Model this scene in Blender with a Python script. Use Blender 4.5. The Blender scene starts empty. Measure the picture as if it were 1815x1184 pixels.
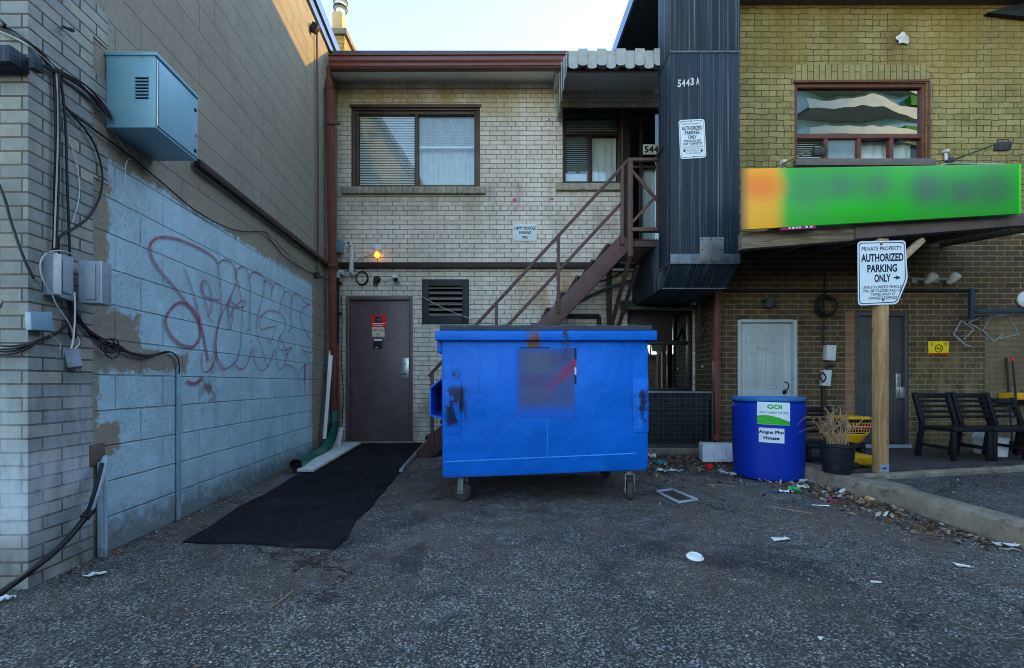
import bpy, bmesh, math, random
from mathutils import Vector, Matrix, noise
R = math.radians
random.seed(7)
scene = bpy.context.scene
COL = scene.collection
F, H0, CX, HY = 800.0, 0.95, 907.5, 679.0        # focal length in photo pixels, eye height, optical centre, horizon

def P(px, py, Y):                                 # photo pixel at a known depth -> point
    return Vector(((px-CX)*Y/F, Y, H0-(py-HY)*Y/F))
WX, WS = -2.043, -0.0894                          # the left wall stands on the line X = WX + WS*Y
def WL(Y, off, z): return Vector((WX+WS*Y+off, Y, z))
def L(px, py, off=0.0):                           # photo pixel on the left wall
    Y = (WX+off)/((px-CX)/F-WS)
    return P(px, py, Y)
YPIER = 2.079
def LP(px, py, off=0.02):                         # same, going round the pier's corner to its front
    if px < 50: return P(px, py, YPIER-off)
    return L(px, py, off)

ORG = {}
def tag(o, label=None, cat=None, group=None, kind=None):
    if label: o['label'] = label
    if cat: o['category'] = cat
    if group: o['group'] = group
    if kind: o['kind'] = kind
    return o
def thing(name, label, cat, loc=(0,0,0), group=None):
    o = bpy.data.objects.new(name, None); COL.objects.link(o)
    o.location = loc; o.empty_display_size = 0.1
    ORG[o.name] = Vector(loc)
    return tag(o, label, cat, group)
def kids(o): return [c for c in bpy.data.objects if c.parent == o]
def dup(root, loc, rotz=0.0, label=None, scale=None):
    r = root.copy(); COL.objects.link(r); r.location = loc; r.rotation_euler = (0,0,rotz)
    if scale: r.scale = scale
    if label: r['label'] = label
    for ch in kids(root):
        c = ch.copy(); COL.objects.link(c); c.parent = r
        for g in kids(ch):
            d = g.copy(); COL.objects.link(d); d.parent = c
    return r

class MB:
    def __init__(s): s.v=[]; s.f=[]; s.uv=None
    def add(s, vs, fs):
        n=len(s.v); s.v += [Vector(p) for p in vs]; s.f += [tuple(i+n for i in f) for f in fs]; return s
    def quad(s, a,b,c,d): return s.add([a,b,c,d],[(0,1,2,3)])
    def hexa(s, p, bev=0.0):                      # 8 corners: bottom ring 0-3, top ring 4-7
        fs=[(3,2,1,0),(4,5,6,7),(0,1,5,4),(1,2,6,5),(2,3,7,6),(3,0,4,7)]
        if bev<=0: return s.add(p,fs)
        bm=bmesh.new(); bv=[bm.verts.new(q) for q in p]
        for f in fs: bm.faces.new([bv[i] for i in f])
        bmesh.ops.recalc_face_normals(bm, faces=bm.faces)
        bmesh.ops.bevel(bm, geom=list(bm.edges), offset=bev, segments=2, affect='EDGES', profile=0.5)
        bm.verts.index_update()
        s.add([v.co.copy() for v in bm.verts],[tuple(v.index for v in f.verts) for f in bm.faces]); bm.free(); return s
    def box(s, x0,x1,y0,y1,z0,z1, bev=0.0):
        return s.hexa([(x0,y0,z0),(x1,y0,z0),(x1,y1,z0),(x0,y1,z0),(x0,y0,z1),(x1,y0,z1),(x1,y1,z1),(x0,y1,z1)],bev)
    def obox(s, c, sz, M=None, bev=0.0):
        M = M or Matrix.Identity(3); c=Vector(c); h=Vector(sz)/2
        q=[(-1,-1,-1),(1,-1,-1),(1,1,-1),(-1,1,-1),(-1,-1,1),(1,-1,1),(1,1,1),(-1,1,1)]
        return s.hexa([c+M@Vector((a*h.x,b*h.y,d*h.z)) for a,b,d in q],bev)
    def bar(s, p0,p1,w,h,up=(0,0,1),bev=0.0):     # rectangular bar between two points; w sideways, h along up
        p0=Vector(p0);p1=Vector(p1); d=(p1-p0).normalized(); up=Vector(up)
        sd=d.cross(up)
        if sd.length<1e-4: sd=d.cross(Vector((0,1,0)))
        sd.normalize(); u=sd.cross(d).normalized()
        a=sd*w/2; b=u*h/2
        return s.hexa([p0-a-b,p0+a-b,p1+a-b,p1-a-b,p0-a+b,p0+a+b,p1+a+b,p1-a+b],bev)
    def slab(s, pts, t, bev=0.0):                 # quad pts (top-left, top-right, bottom-right, bottom-left seen from the front), thickened backwards
        p=[Vector(q) for q in pts]; n=(p[1]-p[0]).cross(p[3]-p[0]).normalized()   # points backwards, away from the viewer
        b=[q+n*t for q in p]
        return s.hexa([p[3],p[2],b[2],b[3],p[0],p[1],b[1],b[0]],bev)
    def tube(s, pts, r, n=8, caps=True, closed=False):
        pts=[Vector(p) for p in pts]; m=len(pts)
        rr=r if isinstance(r,(list,tuple)) else [r]*m
        t0=(pts[1]-pts[0]).normalized(); up=Vector((0,0,1)) if abs(t0.z)<0.9 else Vector((0,1,0))
        a=t0.cross(up).normalized(); vs=[]
        for i,p in enumerate(pts):
            if closed: t=(pts[(i+1)%m]-pts[i-1]).normalized()
            else: t=(pts[min(i+1,m-1)]-pts[max(i-1,0)]).normalized()
            a=(a-t*a.dot(t)); a = a.normalized() if a.length>1e-6 else t.orthogonal().normalized()
            b=t.cross(a)
            for k in range(n):
                w=2*math.pi*k/n; vs.append(p+(a*math.cos(w)+b*math.sin(w))*rr[i])
        fs=[]
        for i in range(m if closed else m-1):
            j=(i+1)%m
            for k in range(n):
                fs.append((i*n+k,i*n+(k+1)%n,j*n+(k+1)%n,j*n+k))
        if caps and not closed:
            fs.append(tuple(range(n-1,-1,-1))); fs.append(tuple((m-1)*n+k for k in range(n)))
        return s.add(vs,fs)
    def lathe(s, prof, c=(0,0,0), n=32, axis=(0,0,1)):
        c=Vector(c); ax=Vector(axis).normalized(); e=ax.orthogonal().normalized(); g=ax.cross(e); vs=[];fs=[]
        for r,z in prof:
            for k in range(n):
                w=2*math.pi*k/n; vs.append(c+ax*z+(e*math.cos(w)+g*math.sin(w))*max(r,1e-4))
        for i in range(len(prof)-1):
            for k in range(n): fs.append((i*n+k,i*n+(k+1)%n,(i+1)*n+(k+1)%n,(i+1)*n+k))
        return s.add(vs,fs)
    def prism(s, poly, ext):                      # polygon of 3D points extruded along a vector
        m=len(poly); e=Vector(ext); p=[Vector(q) for q in poly]
        fs=[tuple(range(m-1,-1,-1)),tuple(range(m,2*m))]+[(i,(i+1)%m,m+(i+1)%m,m+i) for i in range(m)]
        return s.add(p+[q+e for q in p],fs)
    def wall_y(s, Y, x0,x1,z0,z1, holes=(), depth=0.12):
        xs=sorted({x0,x1}|{v for h in holes for v in h[:2]}); zs=sorted({z0,z1}|{v for h in holes for v in h[2:4]})
        for i in range(len(xs)-1):
            for j in range(len(zs)-1):
                cx=(xs[i]+xs[i+1])/2; cz=(zs[j]+zs[j+1])/2
                if any(h[0]<cx<h[1] and h[2]<cz<h[3] for h in holes): continue
                s.quad((xs[i],Y,zs[j]),(xs[i+1],Y,zs[j]),(xs[i+1],Y,zs[j+1]),(xs[i],Y,zs[j+1]))
        for a,b,c,d in [h[:4] for h in holes]:
            s.quad((a,Y,c),(a,Y+depth,c),(a,Y+depth,d),(a,Y,d)); s.quad((b,Y+depth,c),(b,Y,c),(b,Y,d),(b,Y+depth,d))
            s.quad((a,Y,c),(b,Y,c),(b,Y+depth,c),(a,Y+depth,c)); s.quad((a,Y+depth,d),(b,Y+depth,d),(b,Y,d),(a,Y,d))
        return s
    def frame_y(s, x0,x1,z0,z1,Y,t,d,bev=0.004,bottom=True):    # rectangular frame of section t, depth d
        s.box(x0,x0+t,Y,Y+d,z0,z1,bev); s.box(x1-t,x1,Y,Y+d,z0,z1,bev)
        s.box(x0+t,x1-t,Y,Y+d,z1-t,z1,bev)
        if bottom: s.box(x0+t,x1-t,Y,Y+d,z0,z0+t,bev)
        return s
    def build(s, name, mat, parent=None, flat=False, uv=None):
        o0 = Vector((0,0,0))
        if parent is not None: o0=ORG[parent.name]
        me=bpy.data.meshes.new(name); me.from_pydata([v-o0 for v in s.v],[],s.f)
        lay=me.uv_layers.new(name='UVMap')
        for p in me.polygons:
            nx,ny,nz=(abs(c) for c in p.normal)
            for li in p.loop_indices:
                vi=me.loops[li].vertex_index
                if uv is not None: lay.data[li].uv=uv[vi]; continue
                c=s.v[vi]
                if nz>0.75: lay.data[li].uv=(c.x,c.y)
                elif nx>ny: lay.data[li].uv=(c.y,c.z)
                else: lay.data[li].uv=(c.x,c.z)
        if not flat:
            me.shade_smooth(); me.set_sharp_from_angle(angle=R(38))
        me.materials.append(mat); me.update()
        o=bpy.data.objects.new(name,me); COL.objects.link(o)
        if parent is not None: o.parent=parent
        ORG[o.name]=o0
        return o

def smooth_path(pts, k=6):                        # Catmull-Rom through points
    pts=[Vector(p) for p in pts]
    if len(pts)<3: return pts
    out=[]
    for i in range(len(pts)-1):
        p0=pts[max(i-1,0)];p1=pts[i];p2=pts[i+1];p3=pts[min(i+2,len(pts)-1)]
        for j in range(k):
            t=j/k
            out.append(0.5*((2*p1)+(p2-p0)*t+(2*p0-5*p1+4*p2-p3)*t*t+(3*p1-p0-3*p2+p3)*t**3))
    out.append(pts[-1]); return out

def text(body, c, W, Hh, mat, parent, name='lettering', right=(1,0,0), up=(0,0,1), bold=0.0, fitw=True, proud=0.0015, extr=0.0):
    cu=bpy.data.curves.new('t','FONT'); cu.body=body; cu.align_x='CENTER'; cu.size=1; cu.offset=bold; cu.resolution_u=3
    ob=bpy.data.objects.new('t',cu); COL.objects.link(ob)
    me=bpy.data.meshes.new_from_object(ob); bpy.data.objects.remove(ob); bpy.data.curves.remove(cu)
    vs=[v.co.copy() for v in me.vertices]; fs=[tuple(p.vertices) for p in me.polygons]; bpy.data.meshes.remove(me)
    if not vs: return None
    x0=min(v.x for v in vs);x1=max(v.x for v in vs);y0=min(v.y for v in vs);y1=max(v.y for v in vs)
    sy=Hh/(y1-y0); sx=W/(x1-x0) if fitw else sy
    rt=Vector(right).normalized(); u=Vector(up).normalized(); n=rt.cross(u).normalized()
    c=Vector(c)
    return [c+rt*((v.x-(x0+x1)/2)*sx)+u*((v.y-(y0+y1)/2)*sy)+n*proud for v in vs], fs
def letter(parent, mat, items, name='lettering', **k):          # items: (body, centre, width, height, bold)
    m=MB()
    for it in items:
        r=text(it[0],it[1],it[2],it[3],mat,parent,bold=(it[4] if len(it)>4 else 0.0),**k)
        if r: m.add(*r)
    return m.build(name,mat,parent,flat=True)
# ---------------------------------------------------------------- materials
class NT:
    def __init__(s,name):
        s.m=bpy.data.materials.new(name); s.m.use_nodes=True; s.t=s.m.node_tree; s.t.nodes.clear()
        s.out=s.n('ShaderNodeOutputMaterial'); s.b=s.n('ShaderNodeBsdfPrincipled'); s.l(s.b.outputs[0],s.out.inputs[0])
        s._pos=None;s._uv=None;s._obj=None
    def n(s,t,**k):
        x=s.t.nodes.new(t)
        for a,b in k.items(): setattr(x,a,b)
        return x
    def l(s,a,b): s.t.links.new(a,b)
    def set(s,inp,v):
        if hasattr(v,'is_output') or isinstance(v,bpy.types.NodeSocket): s.l(v,inp)
        else: inp.default_value=v
    @property
    def pos(s):
        if not s._pos: s._pos=s.n('ShaderNodeNewGeometry').outputs['Position']
        return s._pos
    @property
    def uv(s):
        if not s._uv: s._uv=s.n('ShaderNodeUVMap').outputs[0]
        return s._uv
    @property
    def obj(s):
        if not s._obj: s._obj=s.n('ShaderNodeTexCoord').outputs['Object']
        return s._obj
    def math(s,op,a,b=None,c=None,clamp=False):
        x=s.n('ShaderNodeMath',operation=op,use_clamp=clamp); s.set(x.inputs[0],a)
        if b is not None: s.set(x.inputs[1],b)
        if c is not None: s.set(x.inputs[2],c)
        return x.outputs[0]
    def xyz(s,v):
        x=s.n('ShaderNodeSeparateXYZ'); s.l(v,x.inputs[0]); return x.outputs
    def comb(s,x,y,z=0.0):
        c=s.n('ShaderNodeCombineXYZ'); s.set(c.inputs[0],x); s.set(c.inputs[1],y); s.set(c.inputs[2],z); return c.outputs[0]
    def mapv(s,v,sc):
        m=s.n('ShaderNodeMapping'); s.l(v,m.inputs[0]); m.inputs['Scale'].default_value=sc; return m.outputs[0]
    def noise(s,v,scale,detail=4,rough=0.55,dist=0.0,col=False):
        x=s.n('ShaderNodeTexNoise'); s.l(v,x.inputs['Vector']); x.inputs['Scale'].default_value=scale
        x.inputs['Detail'].default_value=detail; x.inputs['Roughness'].default_value=rough; x.inputs['Distortion'].default_value=dist
        return x.outputs['Color' if col else 'Fac']
    def voro(s,v,scale,feat='F1',out='Distance',rnd=1.0):
        x=s.n('ShaderNodeTexVoronoi',feature=feat); s.l(v,x.inputs['Vector']); x.inputs['Scale'].default_value=scale; x.inputs['Randomness'].default_value=rnd
        return x.outputs[out]
    def ramp(s,f,stops,interp='LINEAR'):
        x=s.n('ShaderNodeValToRGB'); e=x.color_ramp.elements; x.color_ramp.interpolation=interp
        while len(e)<len(stops): e.new(0.5)
        for i,(p,c) in enumerate(stops):
            e[i].position=p; e[i].color=(*c,1) if isinstance(c,tuple) else (c,c,c,1)
        s.set(x.inputs[0],f); return x.outputs[0]
    def step(s,f,a,b):                           # smooth 0..1 between a and b
        x=s.n('ShaderNodeMapRange',interpolation_type='SMOOTHSTEP'); s.set(x.inputs[0],f)
        x.inputs[1].default_value=a; x.inputs[2].default_value=b; x.inputs[3].default_value=0; x.inputs[4].default_value=1; return x.outputs[0]
    def mix(s,f,a,b,mode='MIX'):
        x=s.n('ShaderNodeMix',data_type='RGBA',blend_type=mode); x.clamp_factor=True
        s.set(x.inputs[0],f)
        for k,v in ((6,a),(7,b)):
            if isinstance(v,tuple): v=(*v,1) if len(v)==3 else v
            s.set(x.inputs[k],v)
        return x.outputs[2]
    def gain(s,c,f,lo=0.7,hi=1.3):               # multiply a colour by a factor spread round 1
        x=s.n('ShaderNodeMapRange'); s.set(x.inputs[0],f); x.inputs[1].default_value=0.25; x.inputs[2].default_value=0.75
        x.inputs[3].default_value=lo; x.inputs[4].default_value=hi
        v=s.comb(x.outputs[0],x.outputs[0],x.outputs[0]); return s.mix(1.0,c,v,'MULTIPLY')
    def band(s,v,lo,hi,soft):                     # 1 inside lo..hi of one coordinate
        return s.math('MULTIPLY',s.step(v,lo-soft,lo+soft),s.math('SUBTRACT',1.0,s.step(v,hi-soft,hi+soft)))
    def bump(s,h,dist=0.01,strength=1.0,prev=None):
        x=s.n('ShaderNodeBump'); x.inputs['Strength'].default_value=strength; x.inputs['Distance'].default_value=dist
        s.set(x.inputs['Height'],h)
        if prev is not None: s.l(prev,x.inputs['Normal'])
        return x.outputs[0]
    def fin(s,col=None,rough=None,metal=None,nrm=None,spec=None,alpha=None):
        for k,v in (('Base Color',col),('Roughness',rough),('Metallic',metal),('Normal',nrm),('Specular IOR Level',spec),('Alpha',alpha)):
            if v is None: continue
            if isinstance(v,tuple) and len(v)==3: v=(*v,1)
            s.set(s.b.inputs[k],v)
        return s.m

def M(name,base,rough=0.6,var=0.25,scale=5.0,bump=0.0015,bscale=45.0,metal=0.0,spec=0.25,dirt=None,dirtamt=0.5,streak=0.0,alt=None):
    t=NT(name); p=t.obj
    c=t.gain(base,t.noise(p,scale,6,0.62),1-var,1+var)
    if alt: c=t.mix(t.step(t.noise(p,scale*0.7,5,0.7,0.4),0.5,0.72),c,alt)
    if dirt:
        d=t.math('MULTIPLY',t.step(t.noise(p,scale*2.3,8,0.72),0.5,0.68),dirtamt); c=t.mix(d,c,dirt)
    if streak:
        sv=t.mapv(p,(38,38,0.7)); c=t.gain(c,t.noise(sv,1.0,5,0.6),1-streak,1+streak)
    r=t.math('ADD',rough-0.12,t.math('MULTIPLY',t.noise(p,scale*3,5,0.6),0.24))
    nr=t.bump(t.noise(p,bscale,5,0.6),bump) if bump else None
    return t.fin(c,r,metal,nr,spec)

def wood(name,base,dark,rough=0.75,axis='z',ring=1.0):
    t=NT(name); sc={'z':(14,14,0.9),'x':(0.9,14,14),'y':(14,0.9,14)}[axis]
    v=t.mapv(t.obj,sc); g=t.noise(v,2.2*ring,6,0.6,1.2); k=t.voro(t.mapv(t.obj,{'z':(9,9,3.2),'x':(3.2,9,9),'y':(9,3.2,9)}[axis]),1.0)
    c=t.mix(t.step(g,0.35,0.7),dark,base); c=t.mix(t.math('SUBTRACT',1.0,t.step(k,0.06,0.16)),c,tuple(x*0.35 for x in dark))
    c=t.gain(c,t.noise(t.obj,3,5),0.75,1.2)
    return t.fin(c,rough,0.0,t.bump(g,0.002),0.25)

def brick(name,bw,rh,mort,c1,c2,cm,depth=0.006,wob=0.006,var=0.25,rough=0.85,stains=(),peel=None,spot=None,rot=False,smooth=0.3,seed=0.0,varied=None,headers=None,faint=None):
    t=NT(name); uv=t.uv
    if rot:
        q=t.xyz(uv); uv=t.comb(q[1],q[0])
    wn=t.noise(t.pos,7,4,0.6,0,True); wv=t.n('ShaderNodeVectorMath',operation='MULTIPLY_ADD')
    t.l(wn,wv.inputs[0]); wv.inputs[1].default_value=(wob*2,)*3; t.l(uv,wv.inputs[2])
    b=t.n('ShaderNodeTexBrick',offset=0.5,offset_frequency=2,squash=1.0,squash_frequency=1)
    t.l(wv.outputs[0],b.inputs['Vector'])
    for k,v in (('Color1',(*c1,1)),('Color2',(*c2,1)),('Mortar',(*cm,1)),('Scale',1.0),('Mortar Size',mort),('Mortar Smooth',smooth),('Bias',0.0),('Brick Width',bw),('Row Height',rh)):
        b.inputs[k].default_value=v
    c=b.outputs['Color']; fac=b.outputs['Fac']
    if headers:                                   # every so many courses a row of brick ends
        hb=t.n('ShaderNodeTexBrick',offset=0.5,offset_frequency=2); t.l(wv.outputs[0],hb.inputs['Vector'])
        for k,v in (('Color1',(*c1,1)),('Color2',(*c2,1)),('Mortar',(*cm,1)),('Scale',1.0),('Mortar Size',mort),('Mortar Smooth',smooth),('Bias',0.0),('Brick Width',bw/2),('Row Height',rh)): hb.inputs[k].default_value=v
        row=t.math('FLOOR',t.math('DIVIDE',t.xyz(wv.outputs[0])[1],rh)); hm=t.math('COMPARE',t.math('FLOORED_MODULO',row,float(headers[0])),float(headers[1]),0.1)
        c=t.mix(hm,c,hb.outputs['Color']); fm=t.n('ShaderNodeMix',data_type='FLOAT'); t.l(hm,fm.inputs[0]); t.l(fac,fm.inputs[2]); t.l(hb.outputs['Fac'],fm.inputs[3]); fac=fm.outputs[0]
    if faint:                                     # paint has filled the joints here and there
        fo=t.math('MULTIPLY',fac,t.math('SUBTRACT',1.0,t.step(t.noise(t.pos,faint,6,0.7,0.4),0.48,0.74)))
        c=t.mix(t.math('MULTIPLY',t.math('SUBTRACT',fac,fo),0.85),c,tuple((a_+b_)/2*0.9 for a_,b_ in zip(c1,c2)))
    p=t.pos
    if varied:                                    # a share of bricks in another colour
        cell=t.n('ShaderNodeTexBrick',offset=0.5,offset_frequency=2); t.l(wv.outputs[0],cell.inputs['Vector'])
        for k,v in (('Color1',(0,0,0,1)),('Color2',(1,1,1,1)),('Mortar',(0,0,0,1)),('Scale',1.0),('Mortar Size',mort),('Mortar Smooth',smooth),('Bias',varied[1]),('Brick Width',bw),('Row Height',rh)): cell.inputs[k].default_value=v
        c=t.mix(cell.outputs['Color'],c,varied[0])
    c=t.gain(c,t.noise(p,1.3,5,0.6),1-var,1+var); c=t.gain(c,t.noise(p,23,5,0.65),0.84,1.16)
    if spot: c=t.mix(t.math('MULTIPLY',t.step(t.noise(p,60,3,0.7),0.62,0.7),spot[1]),c,spot[0])
    if peel: # (colour, lo, hi, scale)
        c=t.mix(t.step(t.noise(p,peel[3],8,0.7,0.3),peel[1],peel[2]),c,peel[0])
    q=t.xyz(p)
    for (x0,x1,z0,z1,soft,colr,amt,nsc) in stains:
        m=t.math('MULTIPLY',t.band(q[0],x0,x1,soft),t.band(q[2],z0,z1,soft))
        nz=t.step(t.noise(t.mapv(p,(1,1,0.35)),nsc,6,0.65),0.36,0.66)
        c=t.mix(t.math('MULTIPLY',t.math('MULTIPLY',m,nz),amt),c,colr)
    # thin vertical run-off marks
    sv=t.mapv(p,(9,9,0.5)); c=t.gain(c,t.noise(sv,1.0,5,0.6),0.9,1.1)
    h=t.math('SUBTRACT',1.0,fac); h=t.math('ADD',h,t.math('MULTIPLY',t.noise(p,55,5,0.65),0.35)); h=t.math('ADD',h,t.math('MULTIPLY',t.noise(p,11,3),0.5))
    return t.fin(c,rough,0.0,t.bump(h,depth),0.25)

m={}
# --- setting
def asphalt(name,base,bright=1.0,brown=True):
    t=NT(name); p=t.pos
    q=t.xyz(p); pp=t.comb(q[0],q[1],0.0)
    warp=t.noise(pp,30,3,0.6,0,True); wv=t.n('ShaderNodeVectorMath',operation='MULTIPLY_ADD'); t.l(warp,wv.inputs[0]); wv.inputs[1].default_value=(0.012,)*3; t.l(pp,wv.inputs[2]); w=wv.outputs[0]
    st=t.n('ShaderNodeTexVoronoi'); t.l(w,st.inputs['Vector']); st.inputs['Scale'].default_value=125
    s2=t.n('ShaderNodeTexVoronoi'); t.l(w,s2.inputs['Vector']); s2.inputs['Scale'].default_value=290
    rnd=t.xyz(st.outputs['Color']); rnd2=t.xyz(s2.outputs['Color'])
    c=t.mix(t.step(rnd[0],0.25,0.95),tuple(x*0.45 for x in base),tuple(x*1.65 for x in base))
    c=t.mix(t.math('MULTIPLY',t.step(rnd2[1],0.6,1.0),0.5),c,tuple(x*2.0 for x in base))
    patchy=t.noise(pp,9,5,0.7)
    lit=t.math('MULTIPLY',t.step(rnd[2],0.77,0.82),t.step(patchy,0.34,0.58))
    c=t.mix(t.math('MULTIPLY',lit,0.85),c,(0.24*bright,0.23*bright,0.215*bright))
    tan=t.math('MULTIPLY',t.step(rnd[1],0.88,0.93),0.6); c=t.mix(tan,c,(0.15,0.11,0.075))
    c=t.mix(t.math('MULTIPLY',t.step(st.outputs['Distance'],0.42,0.75),0.75),c,tuple(x*0.25 for x in base))
    big=t.noise(pp,0.75,6,0.62,0.5); c=t.gain(c,big,0.48,1.5)
    mid=t.noise(pp,3.3,6,0.7,0.8); c=t.gain(c,mid,0.55,1.42)
    if brown:
        br=t.math('MULTIPLY',t.step(t.noise(pp,1.5,7,0.7,0.6),0.42,0.60),t.step(q[1],0.9,3.2)); c=t.mix(t.math('MULTIPLY',br,0.6),c,t.gain((0.105,0.078,0.052),t.noise(pp,55,5,0.75),0.45,1.6))
        pl=t.math('MULTIPLY',t.step(t.noise(pp,1.15,6,0.7,1.0),0.54,0.70),t.step(patchy,0.35,0.6)); c=t.mix(t.math('MULTIPLY',pl,0.42),c,t.gain((0.15,0.15,0.155),t.noise(pp,70,4,0.8),0.4,1.6))
        dn=t.math('MULTIPLY',t.math('MULTIPLY',t.band(q[1],3.0,3.55,0.25),t.band(q[0],-0.6,1.3,0.4)),t.step(t.noise(t.mapv(pp,(1,2.4,1)),4.2,7,0.75,0.8),0.5,0.72))
        c=t.mix(t.math('MULTIPLY',dn,0.7),c,(0.24,0.23,0.21))
        ol=t.math('MULTIPLY',t.step(t.noise(pp,1.25,6,0.62,1.2),0.55,0.68),0.62); c=t.mix(ol,c,(0.018,0.017,0.017))
    # fine cracks
    cr=t.n('ShaderNodeTexVoronoi',feature='DISTANCE_TO_EDGE'); 
    w2=t.n('ShaderNodeVectorMath',operation='MULTIPLY_ADD'); t.l(t.noise(pp,2.4,7,0.7,0,True),w2.inputs[0]); w2.inputs[1].default_value=(0.9,)*3; t.l(pp,w2.inputs[2])
    t.l(w2.outputs[0],cr.inputs['Vector']); cr.inputs['Scale'].default_value=0.42
    crk=t.math('MULTIPLY',t.math('SUBTRACT',1.0,t.step(cr.outputs['Distance'],0.001,0.009)),t.step(t.noise(pp,1.1,3),0.42,0.6))
    c=t.mix(t.math('MULTIPLY',crk,0.8),c,(0.008,0.008,0.009))
    h=t.math('SUBTRACT',t.math('MULTIPLY',t.math('SUBTRACT',1.0,st.outputs['Distance']),0.6),t.math('MULTIPLY',crk,3.0))
    h=t.math('ADD',h,t.math('MULTIPLY',rnd[0],0.5)); h=t.math('ADD',h,t.math('MULTIPLY',t.math('SUBTRACT',1.0,s2.outputs['Distance']),0.3))
    n0=t.bump(t.noise(pp,2.2,4,0.5),0.05,0.8)
    return t.fin(c,t.math('ADD',0.72,t.math('MULTIPLY',mid,0.25)),0.0,t.bump(h,0.004,0.9,n0),0.22)
m['asphalt']=asphalt('worn asphalt',(0.080,0.075,0.069),1.4)
m['pave']=asphalt('raised paving',(0.066,0.063,0.060),1.0,False)
m['concrete']=M('kerb concrete',(0.195,0.165,0.125),0.9,0.4,6,0.006,70,dirt=(0.075,0.06,0.04),dirtamt=0.8,alt=(0.15,0.12,0.08))
m['patio']=M('dark patio boards',(0.055,0.045,0.042),0.8,0.4,4,0.004,40,dirt=(0.12,0.11,0.10),dirtamt=0.4)

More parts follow.
